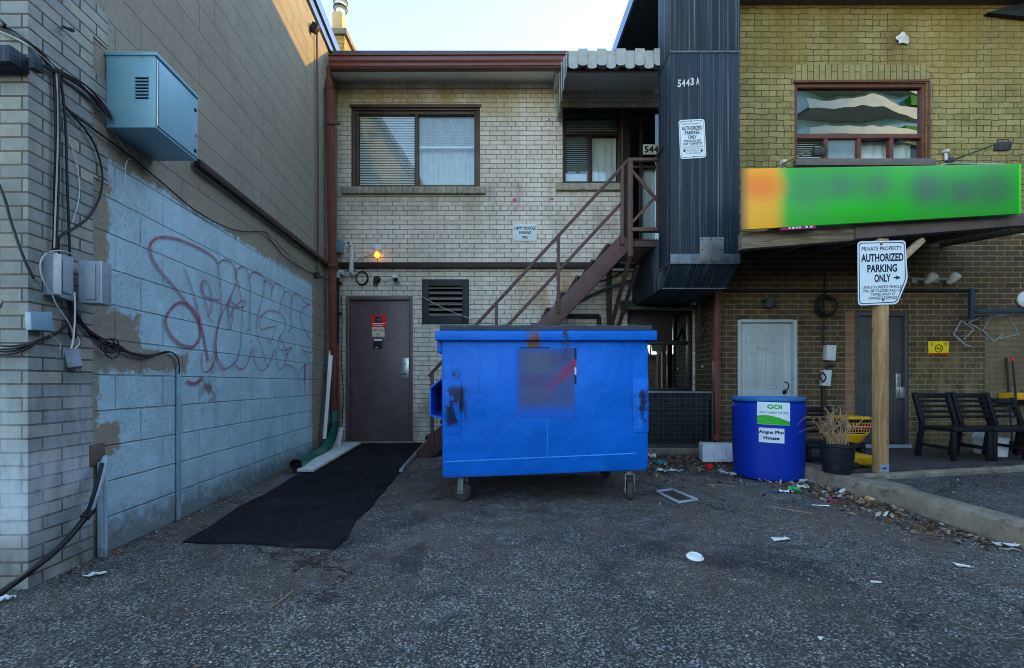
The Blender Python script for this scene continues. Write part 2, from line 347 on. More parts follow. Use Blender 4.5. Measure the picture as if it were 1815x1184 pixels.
# left building: split-faced brick pier, scored block, blue paint up to the old shed line
def blockwall():
    t=NT('painted block wall'); p=t.pos; q=t.xyz(p); uv=t.uv
    wn=t.noise(p,9,4,0.6,0,True); wv=t.n('ShaderNodeVectorMath',operation='MULTIPLY_ADD'); t.l(wn,wv.inputs[0]); wv.inputs[1].default_value=(0.010,)*3; t.l(uv,wv.inputs[2])
    b=t.n('ShaderNodeTexBrick',offset=0.5,offset_frequency=2); t.l(wv.outputs[0],b.inputs['Vector'])
    for k,v in (('Color1',(0.9,0.9,0.9,1)),('Color2',(1.08,1.08,1.08,1)),('Mortar',(0.62,0.60,0.57,1)),('Scale',1.0),('Mortar Size',0.005),('Mortar Smooth',0.35),('Bias',0.0),('Brick Width',0.40),('Row Height',0.2)): b.inputs[k].default_value=v
    # every other upright joint is filled in: the walls's upright joints are faint
    up=b.outputs['Fac']; hz=t.math('FRACT',t.math('DIVIDE',t.xyz(wv.outputs[0])[1],0.2)); hd=t.math('MULTIPLY',t.math('MINIMUM',hz,t.math('SUBTRACT',1.0,hz)),0.2)
    bed=t.math('SUBTRACT',1.0,t.step(hd,0.0010,0.0065)); fac=t.math('MAXIMUM',bed,t.math('MULTIPLY',up,t.step(t.noise(p,0.9,3,0.5),0.40,0.62)))
    n1=t.noise(p,2.1,7,0.68,0.4); n2=t.noise(p,8,7,0.7,0.3); fine=t.noise(p,120,4,0.7)
    raw=t.gain((0.240,0.216,0.160),n1,0.84,1.16); raw=t.gain(raw,fine,0.62,1.38)
    raw=t.mix(t.step(t.noise(p,150,2,0.5),0.66,0.72),raw,(0.42,0.40,0.35))
    raw=t.mix(t.math('MULTIPLY',t.step(t.noise(t.mapv(p,(6,6,0.6)),1.0,6,0.7),0.56,0.72),0.35),raw,(0.15,0.125,0.08))
    paint=t.gain((0.35,0.515,0.575),n1,0.80,1.18); paint=t.gain(paint,n2,0.86,1.12); paint=t.gain(paint,t.noise(p,40,5,0.7),0.86,1.14)
    dk=t.mapv(p,(12,12,1.1)); paint=t.mix(t.math('MULTIPLY',t.step(t.noise(dk,1.0,6,0.7),0.52,0.72),0.35),paint,(0.19,0.24,0.25))
    pits=t.math('MULTIPLY',t.step(t.noise(p,75,4,0.75),0.615,0.665),t.step(t.noise(p,3.5,4,0.6),0.35,0.6)); paint=t.mix(t.math('MULTIPLY',pits,0.85),paint,(0.10,0.11,0.115))
    wob=t.math('MULTIPLY',t.math('SUBTRACT',t.noise(p,14,8,0.8),0.5),0.22); wob2=t.math('MULTIPLY',t.math('SUBTRACT',t.noise(p,4,4,0.7),0.5),0.07)
    ww=t.math('ADD',wob,wob2)
    zz=t.math('ADD',q[2],ww); yy=t.math('ADD',q[1],ww)
    mk=t.math('MULTIPLY',t.math('SUBTRACT',1.0,t.step(zz,2.205,2.225)),t.math('SUBTRACT',1.0,t.step(yy,5.795,5.81)))
    mk=t.math('MULTIPLY',mk,t.step(yy,2.47,2.485))
    # bare patches: beside the meter boxes and under the run of cables
    def patch(y0,y1,z0,z1):
        return t.math('MULTIPLY',t.math('MULTIPLY',t.step(yy,y0-.012,y0+.012),t.math('SUBTRACT',1.0,t.step(yy,y1-.012,y1+.012))),
                      t.math('MULTIPLY',t.step(zz,z0-.012,z0+.012),t.math('SUBTRACT',1.0,t.step(zz,z1-.012,z1+.012))))
    for a in ((2.40,2.55,1.32,2.10),(2.40,2.78,1.10,1.36),(2.40,3.25,1.02,1.15),(2.40,2.62,0.55,0.72),(2.40,2.52,0.0,0.6)):
        mk=t.math('MULTIPLY',mk,t.math('SUBTRACT',1.0,patch(*a)))
    c=t.mix(mk,raw,paint)
    c=t.mix(t.math('MULTIPLY',fac,t.math('ADD',0.0,t.math('MULTIPLY',t.noise(p,5,4,0.6),1.0))),c,(0.095,0.095,0.09))
    # damp, soil-splashed foot
    ft=t.math('SUBTRACT',1.0,t.step(t.math('ADD',q[2],t.math('MULTIPLY',ww,2.2)),0.03,0.26)); c=t.mix(t.math('MULTIPLY',ft,0.72),c,(0.085,0.072,0.05))
    rust=t.math('MULTIPLY',t.math('MULTIPLY',t.band(q[1],3.42,3.62,0.07),t.band(q[2],0.72,1.22,0.12)),t.step(t.noise(p,6,6,0.7),0.45,0.62)); c=t.mix(t.math('MULTIPLY',rust,0.8),c,(0.11,0.055,0.03))
    r2=t.math('MULTIPLY',t.step(t.noise(p,2.7,7,0.75,0.5),0.64,0.70),t.math('SUBTRACT',1.0,t.step(q[2],0.5,1.0))); c=t.mix(t.math('MULTIPLY',r2,0.55),c,(0.13,0.085,0.05))
    h=t.math('SUBTRACT',1.0,fac); h=t.math('ADD',h,t.math('MULTIPLY',t.noise(p,70,6,0.7),0.6)); h=t.math('SUBTRACT',h,t.math('MULTIPLY',pits,0.5)); h=t.math('ADD',h,t.math('MULTIPLY',n2,0.6))
    return t.fin(c,0.85,0.0,t.bump(h,0.005),0.25)
m['block']=blockwall()
m['pier']=brick('grey pier brick',0.205,0.0632,0.0044,(0.195,0.220,0.215),(0.285,0.31,0.30),(0.075,0.068,0.055),0.006,0.003,0.18,
    peel=((0.44,0.48,0.50),0.66,0.72,4.0),stains=((-2.5,-2.20,0.15,0.62,0.06,(0.50,0.55,0.59),0.75,5.0),(-2.5,-2.2,0.62,0.95,0.06,(0.44,0.48,0.50),0.5,7.0),(-4,-2.2,-0.1,0.22,0.05,(0.10,0.08,0.055),0.8,5.0),(-4,-2.2,0.9,2.2,0.3,(0.17,0.145,0.10),0.6,2.5)),spot=((0.14,0.12,0.09),0.5),varied=((0.33,0.30,0.23),-0.35),smooth=0.2)
m['brickA']=brick('cream painted brick',0.228,0.0718,0.0042,(0.59,0.535,0.455),(0.68,0.62,0.53),(0.12,0.11,0.095),0.006,0.004,0.15,headers=(6,2),
    stains=((-2.7,2.6,4.95,5.6,0.14,(0.42,0.33,0.10),0.75,2.2),(0.05,0.95,2.05,2.75,0.16,(0.40,0.18,0.025),1.0,2.6),(-2.7,-0.9,0.0,0.75,0.2,(0.20,0.16,0.11),0.75,4.0),
            (-2.5,0.2,3.55,4.02,0.1,(0.25,0.22,0.17),0.55,6.0),(0.5,1.9,3.3,4.1,0.1,(0.26,0.22,0.16),0.5,6.0),(-2.7,3.2,0.0,5.6,0.1,(0.30,0.26,0.20),0.22,1.1)),
    spot=((0.20,0.18,0.14),0.45),peel=((0.26,0.22,0.17),0.72,0.76,5.0),smooth=0.25)
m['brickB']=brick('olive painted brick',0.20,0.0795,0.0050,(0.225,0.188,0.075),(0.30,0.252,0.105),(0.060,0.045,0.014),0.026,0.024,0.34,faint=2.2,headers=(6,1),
    stains=((2.8,8.0,5.15,6.1,0.12,(0.22,0.155,0.035),0.7,2.4),(5.05,5.3,5.0,5.75,0.05,(0.13,0.07,0.02),0.9,5.0),(5.6,7.4,4.8,6.0,0.25,(0.27,0.18,0.04),0.55,2.0)),
    spot=((0.10,0.08,0.035),0.6),smooth=0.4,peel=((0.17,0.125,0.035),0.55,0.72,3.0))
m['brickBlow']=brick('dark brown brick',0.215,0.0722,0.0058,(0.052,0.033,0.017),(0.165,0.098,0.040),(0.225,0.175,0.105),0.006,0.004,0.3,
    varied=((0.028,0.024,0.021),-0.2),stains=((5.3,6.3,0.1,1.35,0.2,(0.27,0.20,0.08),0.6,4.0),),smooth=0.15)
m['brickchim']=brick('yellow chimney brick',0.21,0.075,0.006,(0.33,0.22,0.055),(0.42,0.30,0.10),(0.16,0.12,0.06),0.006,0.006,0.3)
m['soldier']=brick('soldier course',0.24,0.0800,0.0045,(0.235,0.195,0.080),(0.285,0.24,0.10),(0.065,0.050,0.018),0.008,0.006,0.2,rot=True)
m['coping']=M('blue grey metal trim',(0.10,0.15,0.25),0.4,0.15,3,0.0,40,0.6)
m['soffit']=M('pale soffit board',(0.72,0.71,0.68),0.7,0.12,3,0.001)
m['gutter']=M('oxblood gutter metal',(0.145,0.043,0.030),0.45,0.18,4,0.0008,60,0.0,0.5,dirt=(0.06,0.03,0.02),dirtamt=0.4)
m['downpipe']=M('red brown downpipe',(0.13,0.042,0.028),0.5,0.3,5,0.0008,60,dirt=(0.22,0.07,0.03),dirtamt=0.5)
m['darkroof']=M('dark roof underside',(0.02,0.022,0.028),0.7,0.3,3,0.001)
m['fascia']=M('grey brown fascia',(0.11,0.095,0.095),0.6,0.2,3,0.001)
m['roofing']=M('roof felt',(0.09,0.09,0.09),0.9,0.3,5,0.004)
m['bronze']=M('bronze window frame',(0.085,0.062,0.045),0.45,0.25,6,0.0006,60,0.2)
m['darkframe']=M('dark brown frame',(0.022,0.016,0.014),0.5,0.3,6,0.0006)
m['redframe']=M('red brown window frame',(0.125,0.045,0.032),0.5,0.25,6,0.001,60,dirt=(0.05,0.03,0.03),dirtamt=0.5)
m['sillstone']=M('weathered stone sill',(0.30,0.285,0.225),0.9,0.35,8,0.003,60,dirt=(0.10,0.095,0.06),dirtamt=0.7,streak=0.2)
m['sillgrey']=M('grey painted sill',(0.13,0.115,0.115),0.7,0.25,6,0.001)
m['blind']=M('white blind slats',(0.82,0.84,0.80),0.5,0.05,3,0.0)
m['curtain']=M('grey net curtain',(0.52,0.56,0.57),0.9,0.12,5,0.0)
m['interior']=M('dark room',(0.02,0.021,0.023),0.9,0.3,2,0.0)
def glass(name,refl=0.30,tint=(0.86,0.93,0.93),rough=0.0,wave=0.0):
    t=NT(name); g=t.n('ShaderNodeBsdfGlossy'); g.inputs['Roughness'].default_value=rough; g.inputs['Color'].default_value=(0.9,0.96,0.97,1)
    tr=t.n('ShaderNodeBsdfTransparent'); tr.inputs['Color'].default_value=(*tint,1)
    if wave: t.l(t.bump(t.noise(t.pos,1.1,2,0.4),wave),g.inputs['Normal'])
    mx=t.n('ShaderNodeMixShader'); mx.inputs[0].default_value=refl; t.l(tr.outputs[0],mx.inputs[1]); t.l(g.outputs[0],mx.inputs[2]); t.l(mx.outputs[0],t.out.inputs[0])
    return t.m
m['glass']=glass('window glass',0.06,(0.93,0.97,0.97))
m['glassdark']=glass('dark window glass',0.5,(0.35,0.4,0.42),0.0,0.002)
m['glasstower']=glass('wavy window glass',0.40,(0.3,0.42,0.46),0.0,0.006)
m['door']=M('dark maroon steel door',(0.105,0.070,0.075),0.42,0.22,3.5,0.0012,30,0.0,0.5,dirt=(0.055,0.038,0.042),dirtamt=0.6)
m['steel']=M('brushed steel',(0.45,0.46,0.46),0.35,0.15,8,0.0005,80,0.85)
m['chrome']=M('dull chrome',(0.6,0.6,0.6),0.25,0.1,8,0.0,80,0.9)
m['ventdark']=M('black vent frame',(0.026,0.030,0.034),0.55,0.25,6,0.001)
m['louvre']=M('dusty louvre',(0.20,0.19,0.17),0.6,0.3,9,0.001,60,0.2,dirt=(0.07,0.06,0.05),dirtamt=0.6)
m['darkpipe']=M('dark brown conduit',(0.035,0.022,0.018),0.55,0.25,5,0.0008)
m['blackpipe']=M('black pipe',(0.018,0.018,0.019),0.6,0.3,6,0.001)
m['orangepipe']=M('orange rusted pipe',(0.30,0.075,0.022),0.7,0.3,6,0.001,dirt=(0.08,0.03,0.02),dirtamt=0.5)
m['greenpipe']=M('verdigris pipe',(0.055,0.075,0.062),0.6,0.3,5,0.001,dirt=(0.06,0.045,0.03),dirtamt=0.6)
m['pvc']=M('grey white plastic pipe',(0.52,0.54,0.53),0.45,0.15,6,0.0005,dirt=(0.24,0.24,0.22),dirtamt=0.4)
m['white']=M('white plastic',(0.66,0.68,0.68),0.45,0.08,5,0.0005)
m['whitewood']=M('dirty white board',(0.56,0.56,0.54),0.7,0.15,7,0.0015,40,dirt=(0.25,0.24,0.22),dirtamt=0.5)
m['boxgrey']=M('grey plastic box',(0.24,0.285,0.33),0.5,0.12,5,0.0006,dirt=(0.13,0.145,0.15),dirtamt=0.4)
m['boxblue']=M('blue grey box',(0.155,0.26,0.33),0.5,0.14,5,0.0006,dirt=(0.12,0.15,0.16),dirtamt=0.3)
m['boxolive']=M('olive grey box',(0.20,0.22,0.19),0.55,0.2,7,0.0006,dirt=(0.10,0.09,0.05),dirtamt=0.4)
m['cabinet']=M('blue grey steel cabinet',(0.205,0.40,0.49),0.42,0.06,3,0.0005,60,0.0,0.45,streak=0.04,dirt=(0.12,0.21,0.26),dirtamt=0.15)
m['cable']=M('black cable rubber',(0.014,0.014,0.015),0.55,0.3,8,0.0004)
m['cablegrey']=M('pale cable',(0.36,0.37,0.36),0.6,0.2,8,0.0004)
m['hole']=M('dark slot',(0.008,0.008,0.009),0.9,0.1,5,0.0)
m['mat']=None
def matmat():
    t=NT('black rubber matting'); p=t.pos
    c=t.gain((0.0135,0.0140,0.0155),t.noise(p,4,6,0.65),0.6,1.5); c=t.gain(c,t.noise(t.mapv(p,(60,160,60)),1.0,4,0.7),0.7,1.35)
    c=t.mix(t.math('MULTIPLY',t.step(t.noise(p,2.4,7,0.72,0.4),0.54,0.70),0.5),c,(0.050,0.046,0.042))
    c=t.mix(t.math('MULTIPLY',t.step(t.noise(p,170,2,0.6),0.70,0.74),t.step(t.noise(p,5,4,0.7),0.42,0.6)),c,(0.16,0.16,0.155))
    h=t.math('ADD',t.noise(t.mapv(p,(70,200,70)),1.0,3,0.7),t.math('MULTIPLY',t.noise(p,3,3),2.0))
    return t.fin(c,0.95,0.0,t.bump(h,0.006),0.08)
m['mat']=matmat()
m['hose']=M('green drain hose',(0.010,0.105,0.068),0.4,0.2,8,0.0004,60,0.0,0.5,dirt=(0.02,0.05,0.035),dirtamt=0.4)
m['rust']=M('red brown stair steel',(0.088,0.040,0.035),0.55,0.25,6,0.001,50,0.0,0.4,dirt=(0.05,0.022,0.016),dirtamt=0.6)
m['rustdark']=M('dark stair steel',(0.05,0.027,0.024),0.6,0.3,6,0.001)
m['tread']=M('worn tread plate',(0.07,0.05,0.045),0.6,0.3,8,0.002,dirt=(0.20,0.17,0.15),dirtamt=0.5)
def ductmat(ys=1.0):
    t=NT('painted duct metal'); p=t.obj
    sv=t.mapv(p,(55,55*ys,0.35)); s1=t.noise(sv,1.0,5,0.65); sv2=t.mapv(p,(16,16*ys,0.25)); s2=t.noise(sv2,1.0,4,0.6)
    c=t.gain((0.013,0.025,0.040),s2,0.62,1.4); c=t.mix(t.math('MULTIPLY',t.step(s1,0.52,0.70),0.7),c,(0.19,0.21,0.23))
    c=t.mix(t.math('MULTIPLY',t.step(t.noise(p,2.3,6,0.7),0.56,0.72),0.4),c,(0.022,0.026,0.03))
    return t.fin(c,t.math('ADD',0.45,t.math('MULTIPLY',s2,0.25)),0.0,t.bump(t.noise(t.mapv(p,(2.2,2.2,1.2)),1.0,3,0.5),0.012,0.5),0.22)
m['duct']=ductmat(); m['elbow']=ductmat(0.02)
m['ductseam']=M('pale duct seam',(0.09,0.115,0.14),0.45,0.3,14,0.001,60,0.3,0.5,streak=0.5)
m['panel']=M('galvanised access panel',(0.15,0.16,0.17),0.45,0.3,9,0.001,60,0.4,0.5,dirt=(0.16,0.10,0.06),dirtamt=0.5)
m['awning']=M('white enamel awning',(0.35,0.375,0.365),0.5,0.15,8,0.0008,60,0.0,0.4,dirt=(0.24,0.21,0.13),dirtamt=0.55)
m['signwhite']=M('white sign enamel',(0.62,0.69,0.74),0.45,0.06,6,0.0004)
m['ink']=M('navy sign ink',(0.012,0.016,0.035),0.6,0.1,5,0.0)
m['inkblack']=M('black ink',(0.012,0.012,0.013),0.6,0.1,5,0.0)
m['inkred']=M('red ink',(0.50,0.02,0.03),0.5,0.1,5,0.0)
m['inkgrey']=M('faded grey ink',(0.20,0.23,0.26),0.6,0.2,15,0.0)
m['chalk']=M('faded chalky paint',(0.20,0.23,0.25),0.8,0.5,22,0.0)
m['inkwhite']=M('chalky white paint',(0.50,0.53,0.55),0.7,0.3,30,0.0)
m['paper']=M('off white paper',(0.60,0.57,0.45),0.7,0.08,6,0.0)
m['red']=M('red vinyl',(0.62,0.016,0.018),0.4,0.1,5,0.0)
m['post']=wood('treated timber post',(0.42,0.27,0.125),(0.27,0.155,0.065))
m['oldbeam']=wood('weathered grey timber',(0.26,0.21,0.15),(0.11,0.085,0.06),0.85,'x')
m['beampaint']=M('brown painted beam',(0.105,0.080,0.078),0.7,0.3,4,0.0015,dirt=(0.06,0.045,0.045),dirtamt=0.5)
m['brace']=wood('pale timber brace',(0.46,0.34,0.22),(0.33,0.22,0.13),0.8,'x')
m['black']=M('black stained wood',(0.007,0.0085,0.011),0.45,0.3,6,0.001)
m['yellow']=M('yellow plastic',(0.62,0.34,0.010),0.42,0.15,6,0.0006,dirt=(0.30,0.16,0.02),dirtamt=0.4)
m['pink']=M('pink plastic',(0.60,0.05,0.25),0.4,0.1,6,0.0)
m['pot']=M('dark plastic pot',(0.008,0.011,0.015),0.5,0.3,7,0.001,dirt=(0.06,0.06,0.06),dirtamt=0.25)
m['soil']=M('dry soil',(0.10,0.085,0.08),0.95,0.4,14,0.01)
m['straw']=M('dry straw stems',(0.30,0.19,0.105),0.85,0.45,16,0.0)
m['barrel']=M('blue barrel plastic',(0.002,0.026,0.30),0.5,0.12,3,0.0012,22,0.0,0.2,dirt=(0.006,0.02,0.17),dirtamt=0.4)
m['barreltop']=M('faded barrel lid',(0.03,0.14,0.36),0.5,0.2,6,0.001,40,dirt=(0.05,0.12,0.2),dirtamt=0.4)
m['acblack']=M('black grille wire',(0.045,0.05,0.052),0.55,0.35,9,0.0006,dirt=(0.07,0.075,0.075),dirtamt=0.4)
m['accore']=M('dusty condenser fins',(0.014,0.016,0.017),0.8,0.5,12,0.002,dirt=(0.09,0.09,0.085),dirtamt=0.5,streak=0.4)
m['foam']=M('dirty white foam',(0.58,0.62,0.64),0.8,0.12,7,0.002,60,dirt=(0.33,0.33,0.31),dirtamt=0.5)
m['amber']=NT('lit amber bulb').fin((0.9,0.45,0.05),0.3); 
_b=[n for n in m['amber'].node_tree.nodes if n.type=='BSDF_PRINCIPLED'][0]; _b.inputs['Emission Color'].default_value=(1.0,0.36,0.03,1); _b.inputs['Emission Strength'].default_value=0.8
m['condo']=M('condo concrete',(0.26,0.31,0.33),0.7,0.10,2,0.0)
m['towerglass']=M('tower glazing',(0.08,0.17,0.21),0.22,0.5,0.4,0.0,40,0.0,0.8)
m['greenery']=M('balcony greenery',(0.03,0.13,0.015),0.8,0.4,4,0.0)
m['leaf']=None
def leafmat():
    t=NT('dead leaves'); g=t.n('ShaderNodeNewGeometry'); r=g.outputs['Random Per Island']
    c=t.ramp(r,[(0.0,(0.045,0.02,0.012)),(0.35,(0.10,0.05,0.025)),(0.6,(0.17,0.10,0.055)),(0.8,(0.24,0.17,0.11)),(0.93,(0.30,0.26,0.21)),(1.0,(0.52,0.52,0.50))])
    return t.fin(c,0.85,0.0,None,0.2)
m['leaf']=leafmat()
def gritmat():
    t=NT('loose grit'); g=t.n('ShaderNodeNewGeometry'); r=g.outputs['Random Per Island']
    c=t.ramp(r,[(0.0,(0.05,0.05,0.052)),(0.45,(0.13,0.13,0.132)),(0.75,(0.25,0.245,0.235)),(1.0,(0.46,0.46,0.45))])
    return t.fin(c,0.85,0.0,None,0.25)
m['grit']=gritmat()
# ---------------------------------------------------------------- setting
def dumpfix(): pass
YA=6.9; YB=6.1
XA0=WX+WS*YA; XA1=2.80
g=MB(); xs=[-60,-12,-4,-2,0,2,4,12,60]; ys=[-60,-12,-2,0,1,2,3,4,5,7,12,30,90]
for i in range(len(xs)-1):
    for j in range(len(ys)-1): g.quad((xs[i],ys[j],0),(xs[i+1],ys[j],0),(xs[i+1],ys[j+1],0),(xs[i],ys[j+1],0))
tag(g.build('asphalt_ground',m['asphalt']),kind='structure')
# raised lot on the right, its kerb and the patio slab under the canopy
g=MB(); g.box(3.08,14,-6,4.55,0.004,0.10); tag(g.build('raised_pavement',m['pave']),kind='structure')
def wobbly_run(a,b,w,z0,z1,n,seed,amp=0.012,dz=0.010):
    mb=MB(); a=Vector(a);b=Vector(b); d=(b-a).normalized(); sd=Vector((d.y,-d.x,0)); ring=[]
    vs=[];fs=[]
    for i in range(n+1):
        p=a.lerp(b,i/n)
        def nz(k): return noise.noise(Vector((p.x*3+seed,p.y*3,k*7.3)))*amp
        prof=[(0,z0),(nz(1),z0+(z1-z0)*0.5),(0.004+nz(2),z1-0.025),(0.022+nz(2),z1-0.006+nz(3)*dz/amp),(w*0.5,z1+nz(4)*dz/amp),(w-0.02,z1-0.004),(w,z1-0.02),(w,z0)]
        for o,z in prof: vs.append(p+sd*o+Vector((0,0,z)))
    k=8
    for i in range(n):
        for j in range(k-1): fs.append((i*k+j,i*k+j+1,(i+1)*k+j+1,(i+1)*k+j))
    fs.append(tuple(range(k))); fs.append(tuple(n*k+j for j in range(k-1,-1,-1)))
    return mb.add(vs,fs)
k=wobbly_run((2.93,-5.0,0),(2.93,3.55,0),0.17,-0.02,0.142,90,3.0)
tag(k.build('kerb',m['concrete']),kind='structure')
k=wobbly_run((2.93,3.552,0),(2.80,4.62,0),0.26,-0.02,0.138,16,5.0,0.016); tag(k.build('kerb_end',m['concrete']),kind='structure')
g=MB(); # patio floor falls slightly to the wall
e0=(3.02,4.02); e1=(5.08,4.476); sl=(e1[1]-e0[1])/(e1[0]-e0[0]); xr=9.5
def ef(x): return e0[1]+(x-e0[0])*sl
PZ0=0.15; PZ1=0.075; zf=0.15; zb=0.075
x0=2.98
g.hexa([(x0,ef(x0)+0.10,0.003),(xr,ef(xr)+0.10,0.003),(xr,YB+0.05,0.003),(x0,YB+0.05,0.003),(x0,ef(x0)+0.10,zf-0.006),(xr,ef(xr)+0.10,zf-0.006),(xr,YB+0.05,zb),(x0,YB+0.05,zb)])
tag(g.build('patio_floor',m['patio']),kind='structure')
k=wobbly_run((3.06,ef(3.06),0),(xr,ef(xr),0),0.10,0.0,zf,40,9.0,0.012); 
k.v=[v for v in k.v]; tag(k.build('patio_edge',m['concrete']),kind='structure')

# ---- left building
lb=thing('block_building','long grey block building with a brick pier and red spray graffiti along the left side','building',(WX,4,0))
b=MB(); n=24
ys=[2.30+ (12-2.30)*i/n for i in range(n+1)]
for i in range(n):
    y0,y1=ys[i],ys[i+1]
    b.quad(WL(y0,-0.006,-0.05),WL(y1,-0.006,-0.05),WL(y1,-0.006,5.86),WL(y0,-0.006,5.86))
b.quad(WL(12,-0.006,-0.05),WL(12,-7,-0.05),WL(12,-7,5.86),WL(12,-0.006,5.86))
b.build('block_wall',m['block'],lb,flat=True)
b=MB(); rh=0.0632; nr=93; zt=5.86     # toothed brick pier at the near corner
for i in range(nr):
    z0=i*rh-0.02; z1=min(z0+rh,zt)
    tooth=0.0
    if z0>1.98: tooth=[0.0,0.0,0.0,0.10,0.10,0.10][i%6]
    y1=2.436+tooth
    b.quad(WL(YPIER,0,z0),WL(y1,0,z0),WL(y1,0,z1),WL(YPIER,0,z1))
    b.quad(WL(y1,0,z0),WL(y1,-0.01,z0),WL(y1,-0.01,z1),WL(y1,0,z1))
c0=WL(YPIER,0,0)
b.quad((c0.x-5,YPIER,-0.05),(c0.x,YPIER,-0.05),(c0.x,YPIER,zt),(c0.x-5,YPIER,zt))
b.build('brick_pier',m['pier'],lb,flat=True)
b=MB(); b.hexa([WL(YPIER,0.0,5.86)+Vector((-5,0,0)),WL(YPIER,0,5.86),WL(12,0,5.86),WL(12,-7,5.86),WL(YPIER,0,5.95)+Vector((-5,0,0)),WL(YPIER,0,5.95),WL(12,0,5.95),WL(12,-7,5.95)])
b.build('roof',m['roofing'],lb)
b=MB()
b.hexa([WL(2,-0.02,5.84),WL(2,0.055,5.84),WL(12,0.055,5.84),WL(12,-0.02,5.84),WL(2,-0.02,5.99),WL(2,0.055,5.99),WL(12,0.055,5.99),WL(12,-0.02,5.99)],0.004)
b.hexa([WL(2,-0.02,5.70),WL(2,0.03,5.70),WL(12,0.03,5.70),WL(12,-0.02,5.70),WL(2,-0.02,5.81),WL(2,0.03,5.81),WL(12,0.03,5.81),WL(12,-0.02,5.81)],0.004)
b.v=[v for v in b.v]
b.build('roof_trim',m['coping'],lb)

# spray graffiti: soft-edged ribbons of paint on the block wall
def spraymat():
    t=NT('red spray paint'); q=t.xyz(t.uv)
    d=t.math('ABSOLUTE',t.math('SUBTRACT',q[1],0.5))
    n_=t.noise(t.pos,60,4,0.7); al=t.math('MULTIPLY',t.math('SUBTRACT',1.0,t.step(d,0.10,0.5)),t.math('ADD',0.30,t.math('MULTIPLY',n_,0.75)),None,True)
    return t.fin(t.gain((0.30,0.022,0.05),n_,0.8,1.2),0.8,alpha=t.math('MULTIPLY',al,1.0))
m['spray']=spraymat()
def gz(z,w):                                     # strokes measured on an enlargement of the photo
    return [L(260+a/3.484,400+c/3.484,0.004) for a,c in z],w
strokes=[
 ([(440,240),(425,205),(380,170),(300,125),(200,85),(130,70),(70,75),(30,105),(22,150),(40,210),(90,285),(160,365),(220,440),(270,510),(320,590),(350,680),(365,760),(382,835)],.030),
 ([(440,240),(452,320),(460,420),(462,520),(445,600),(430,680),(430,760),(440,820),(480,880)],.020),
 ([(330,590),(300,530),(250,485),(200,475),(150,515),(118,580),(130,640),(170,700),(230,740),(290,745),(325,700),(332,640),(320,580)],.038),
 ([(232,268),(255,320),(290,420),(320,540),(345,640),(365,740),(380,830)],.022),
 ([(345,350),(350,420),(372,500),(392,545),(402,480),(395,400),(375,350),(345,345),(340,400),(370,440),(420,455),(450,460)],.022),
 ([(372,540),(405,595)],.018),
 ([(445,235),(465,215),(500,213),(535,240),(555,290),(555,330)],.022),
 ([(555,330),(555,285),(575,258),(605,258),(630,300),(640,370),(640,460),(640,560),(640,640)],.020),
 ([(560,330),(580,430),(592,520),(588,620),(582,720),(565,810),(540,850),(500,880),(465,885),(440,840),(425,760),(440,640),(470,540),(520,440),(555,350)],.020),
 ([(505,460),(500,530),(512,560),(540,510),(580,470),(610,465),(600,500),(560,500),(520,470),(505,520),(515,640),(530,560),(522,450),(505,460)],.018),
 ([(635,330),(650,290),(685,288),(720,315),(730,360)],.020),
 ([(725,370),(725,345),(750,345),(775,375),(762,460)],.020),
 ([(770,400),(790,360),(825,365),(848,410),(830,470),(815,540)],.020),
 ([(845,420),(860,405),(885,420),(895,480),(893,560),(895,620),(870,660)],.020),
 ([(895,470),(905,430),(930,425),(985,480),(1010,485),(965,510),(950,570),(975,640),(1020,720),(1025,775),(990,780),(960,765)],.020),
 ([(725,370),(722,420),(700,500),(680,590),(685,680),(715,760),(740,860),(755,865)],.020),
 ([(800,620),(750,630),(715,640),(697,610),(710,555),(760,525),(820,540),(855,590),(850,650),(820,690),(815,750),(845,770),(895,750),(870,790),(850,800)],.020),
 ([(800,620),(790,660),(765,720),(752,720),(750,690)],.018),
 ([(345,780),(340,860),(355,900),(395,885),(425,820),(430,760)],.020),
 ([(540,850),(575,885),(610,870),(640,800),(655,755),(660,820),(690,880),(720,895),(745,870),(775,810),(795,760),(805,840),(825,890),(855,850)],.020),
 ([(820,690),(860,760),(868,810),(855,850),(900,870),(925,900),(940,950),(945,900),(980,855)],.018),
 ([(975,790),(1005,830),(1012,850)],.016),
 ([(620,650),(635,642),(650,665)],.014),([(640,705),(655,715)],.018),([(895,660),(910,680),(905,700)],.014),
 ([(245,960),(290,975),(330,955),(340,930)],.045),
]
b=MB(); uv=[]; nseg=0
for z,w in strokes:
    w*=0.95; pts=smooth_path(gz(z,w)[0],5); nseg+=1; vs=[];fs=[]
    for i,p in enumerate(pts):
        t_=(pts[min(i+1,len(pts)-1)]-pts[max(i-1,0)]).normalized(); nrm=Vector((1,0.0894,0)).normalized(); s_=t_.cross(nrm).normalized()
        q=p+nrm*(0.0004*(nseg%7))
        vs+= [q-s_*w/2,q+s_*w/2]; uv+=[(i*.1,0),(i*.1,1)]
    for i in range(len(pts)-1): fs.append((2*i,2*i+1,2*i+3,2*i+2))
    b.add(vs,fs)
go=b.build('graffiti',m['spray'],lb,flat=True,uv=uv); go['label']='looping dark red spray paint outline letters'
def dripmat():
    t=NT('red paint drips'); return t.fin(t.gain((0.42,0.085,0.075),t.noise(t.pos,50,4),0.7,1.25),0.75)
m['drip']=dripmat()
b=MB()
for (x0,y0,x1,y1,w) in ((540,645,540,706,.022),(543,645,541,680,.02),(549,652,552,748,.016),(546,645,553,662,.014),(553,655,552,700,.012)):
    p0=L(x0,y0,.003);p1=L(x1,y1,.003); s_=Vector((WS,1,0)).normalized()*w/2; nn=Vector((0.0006*len(b.f),0,0))
    b.quad(p0-s_+nn,p0+s_+nn,p1+s_*.3+nn,p1-s_*.3+nn)
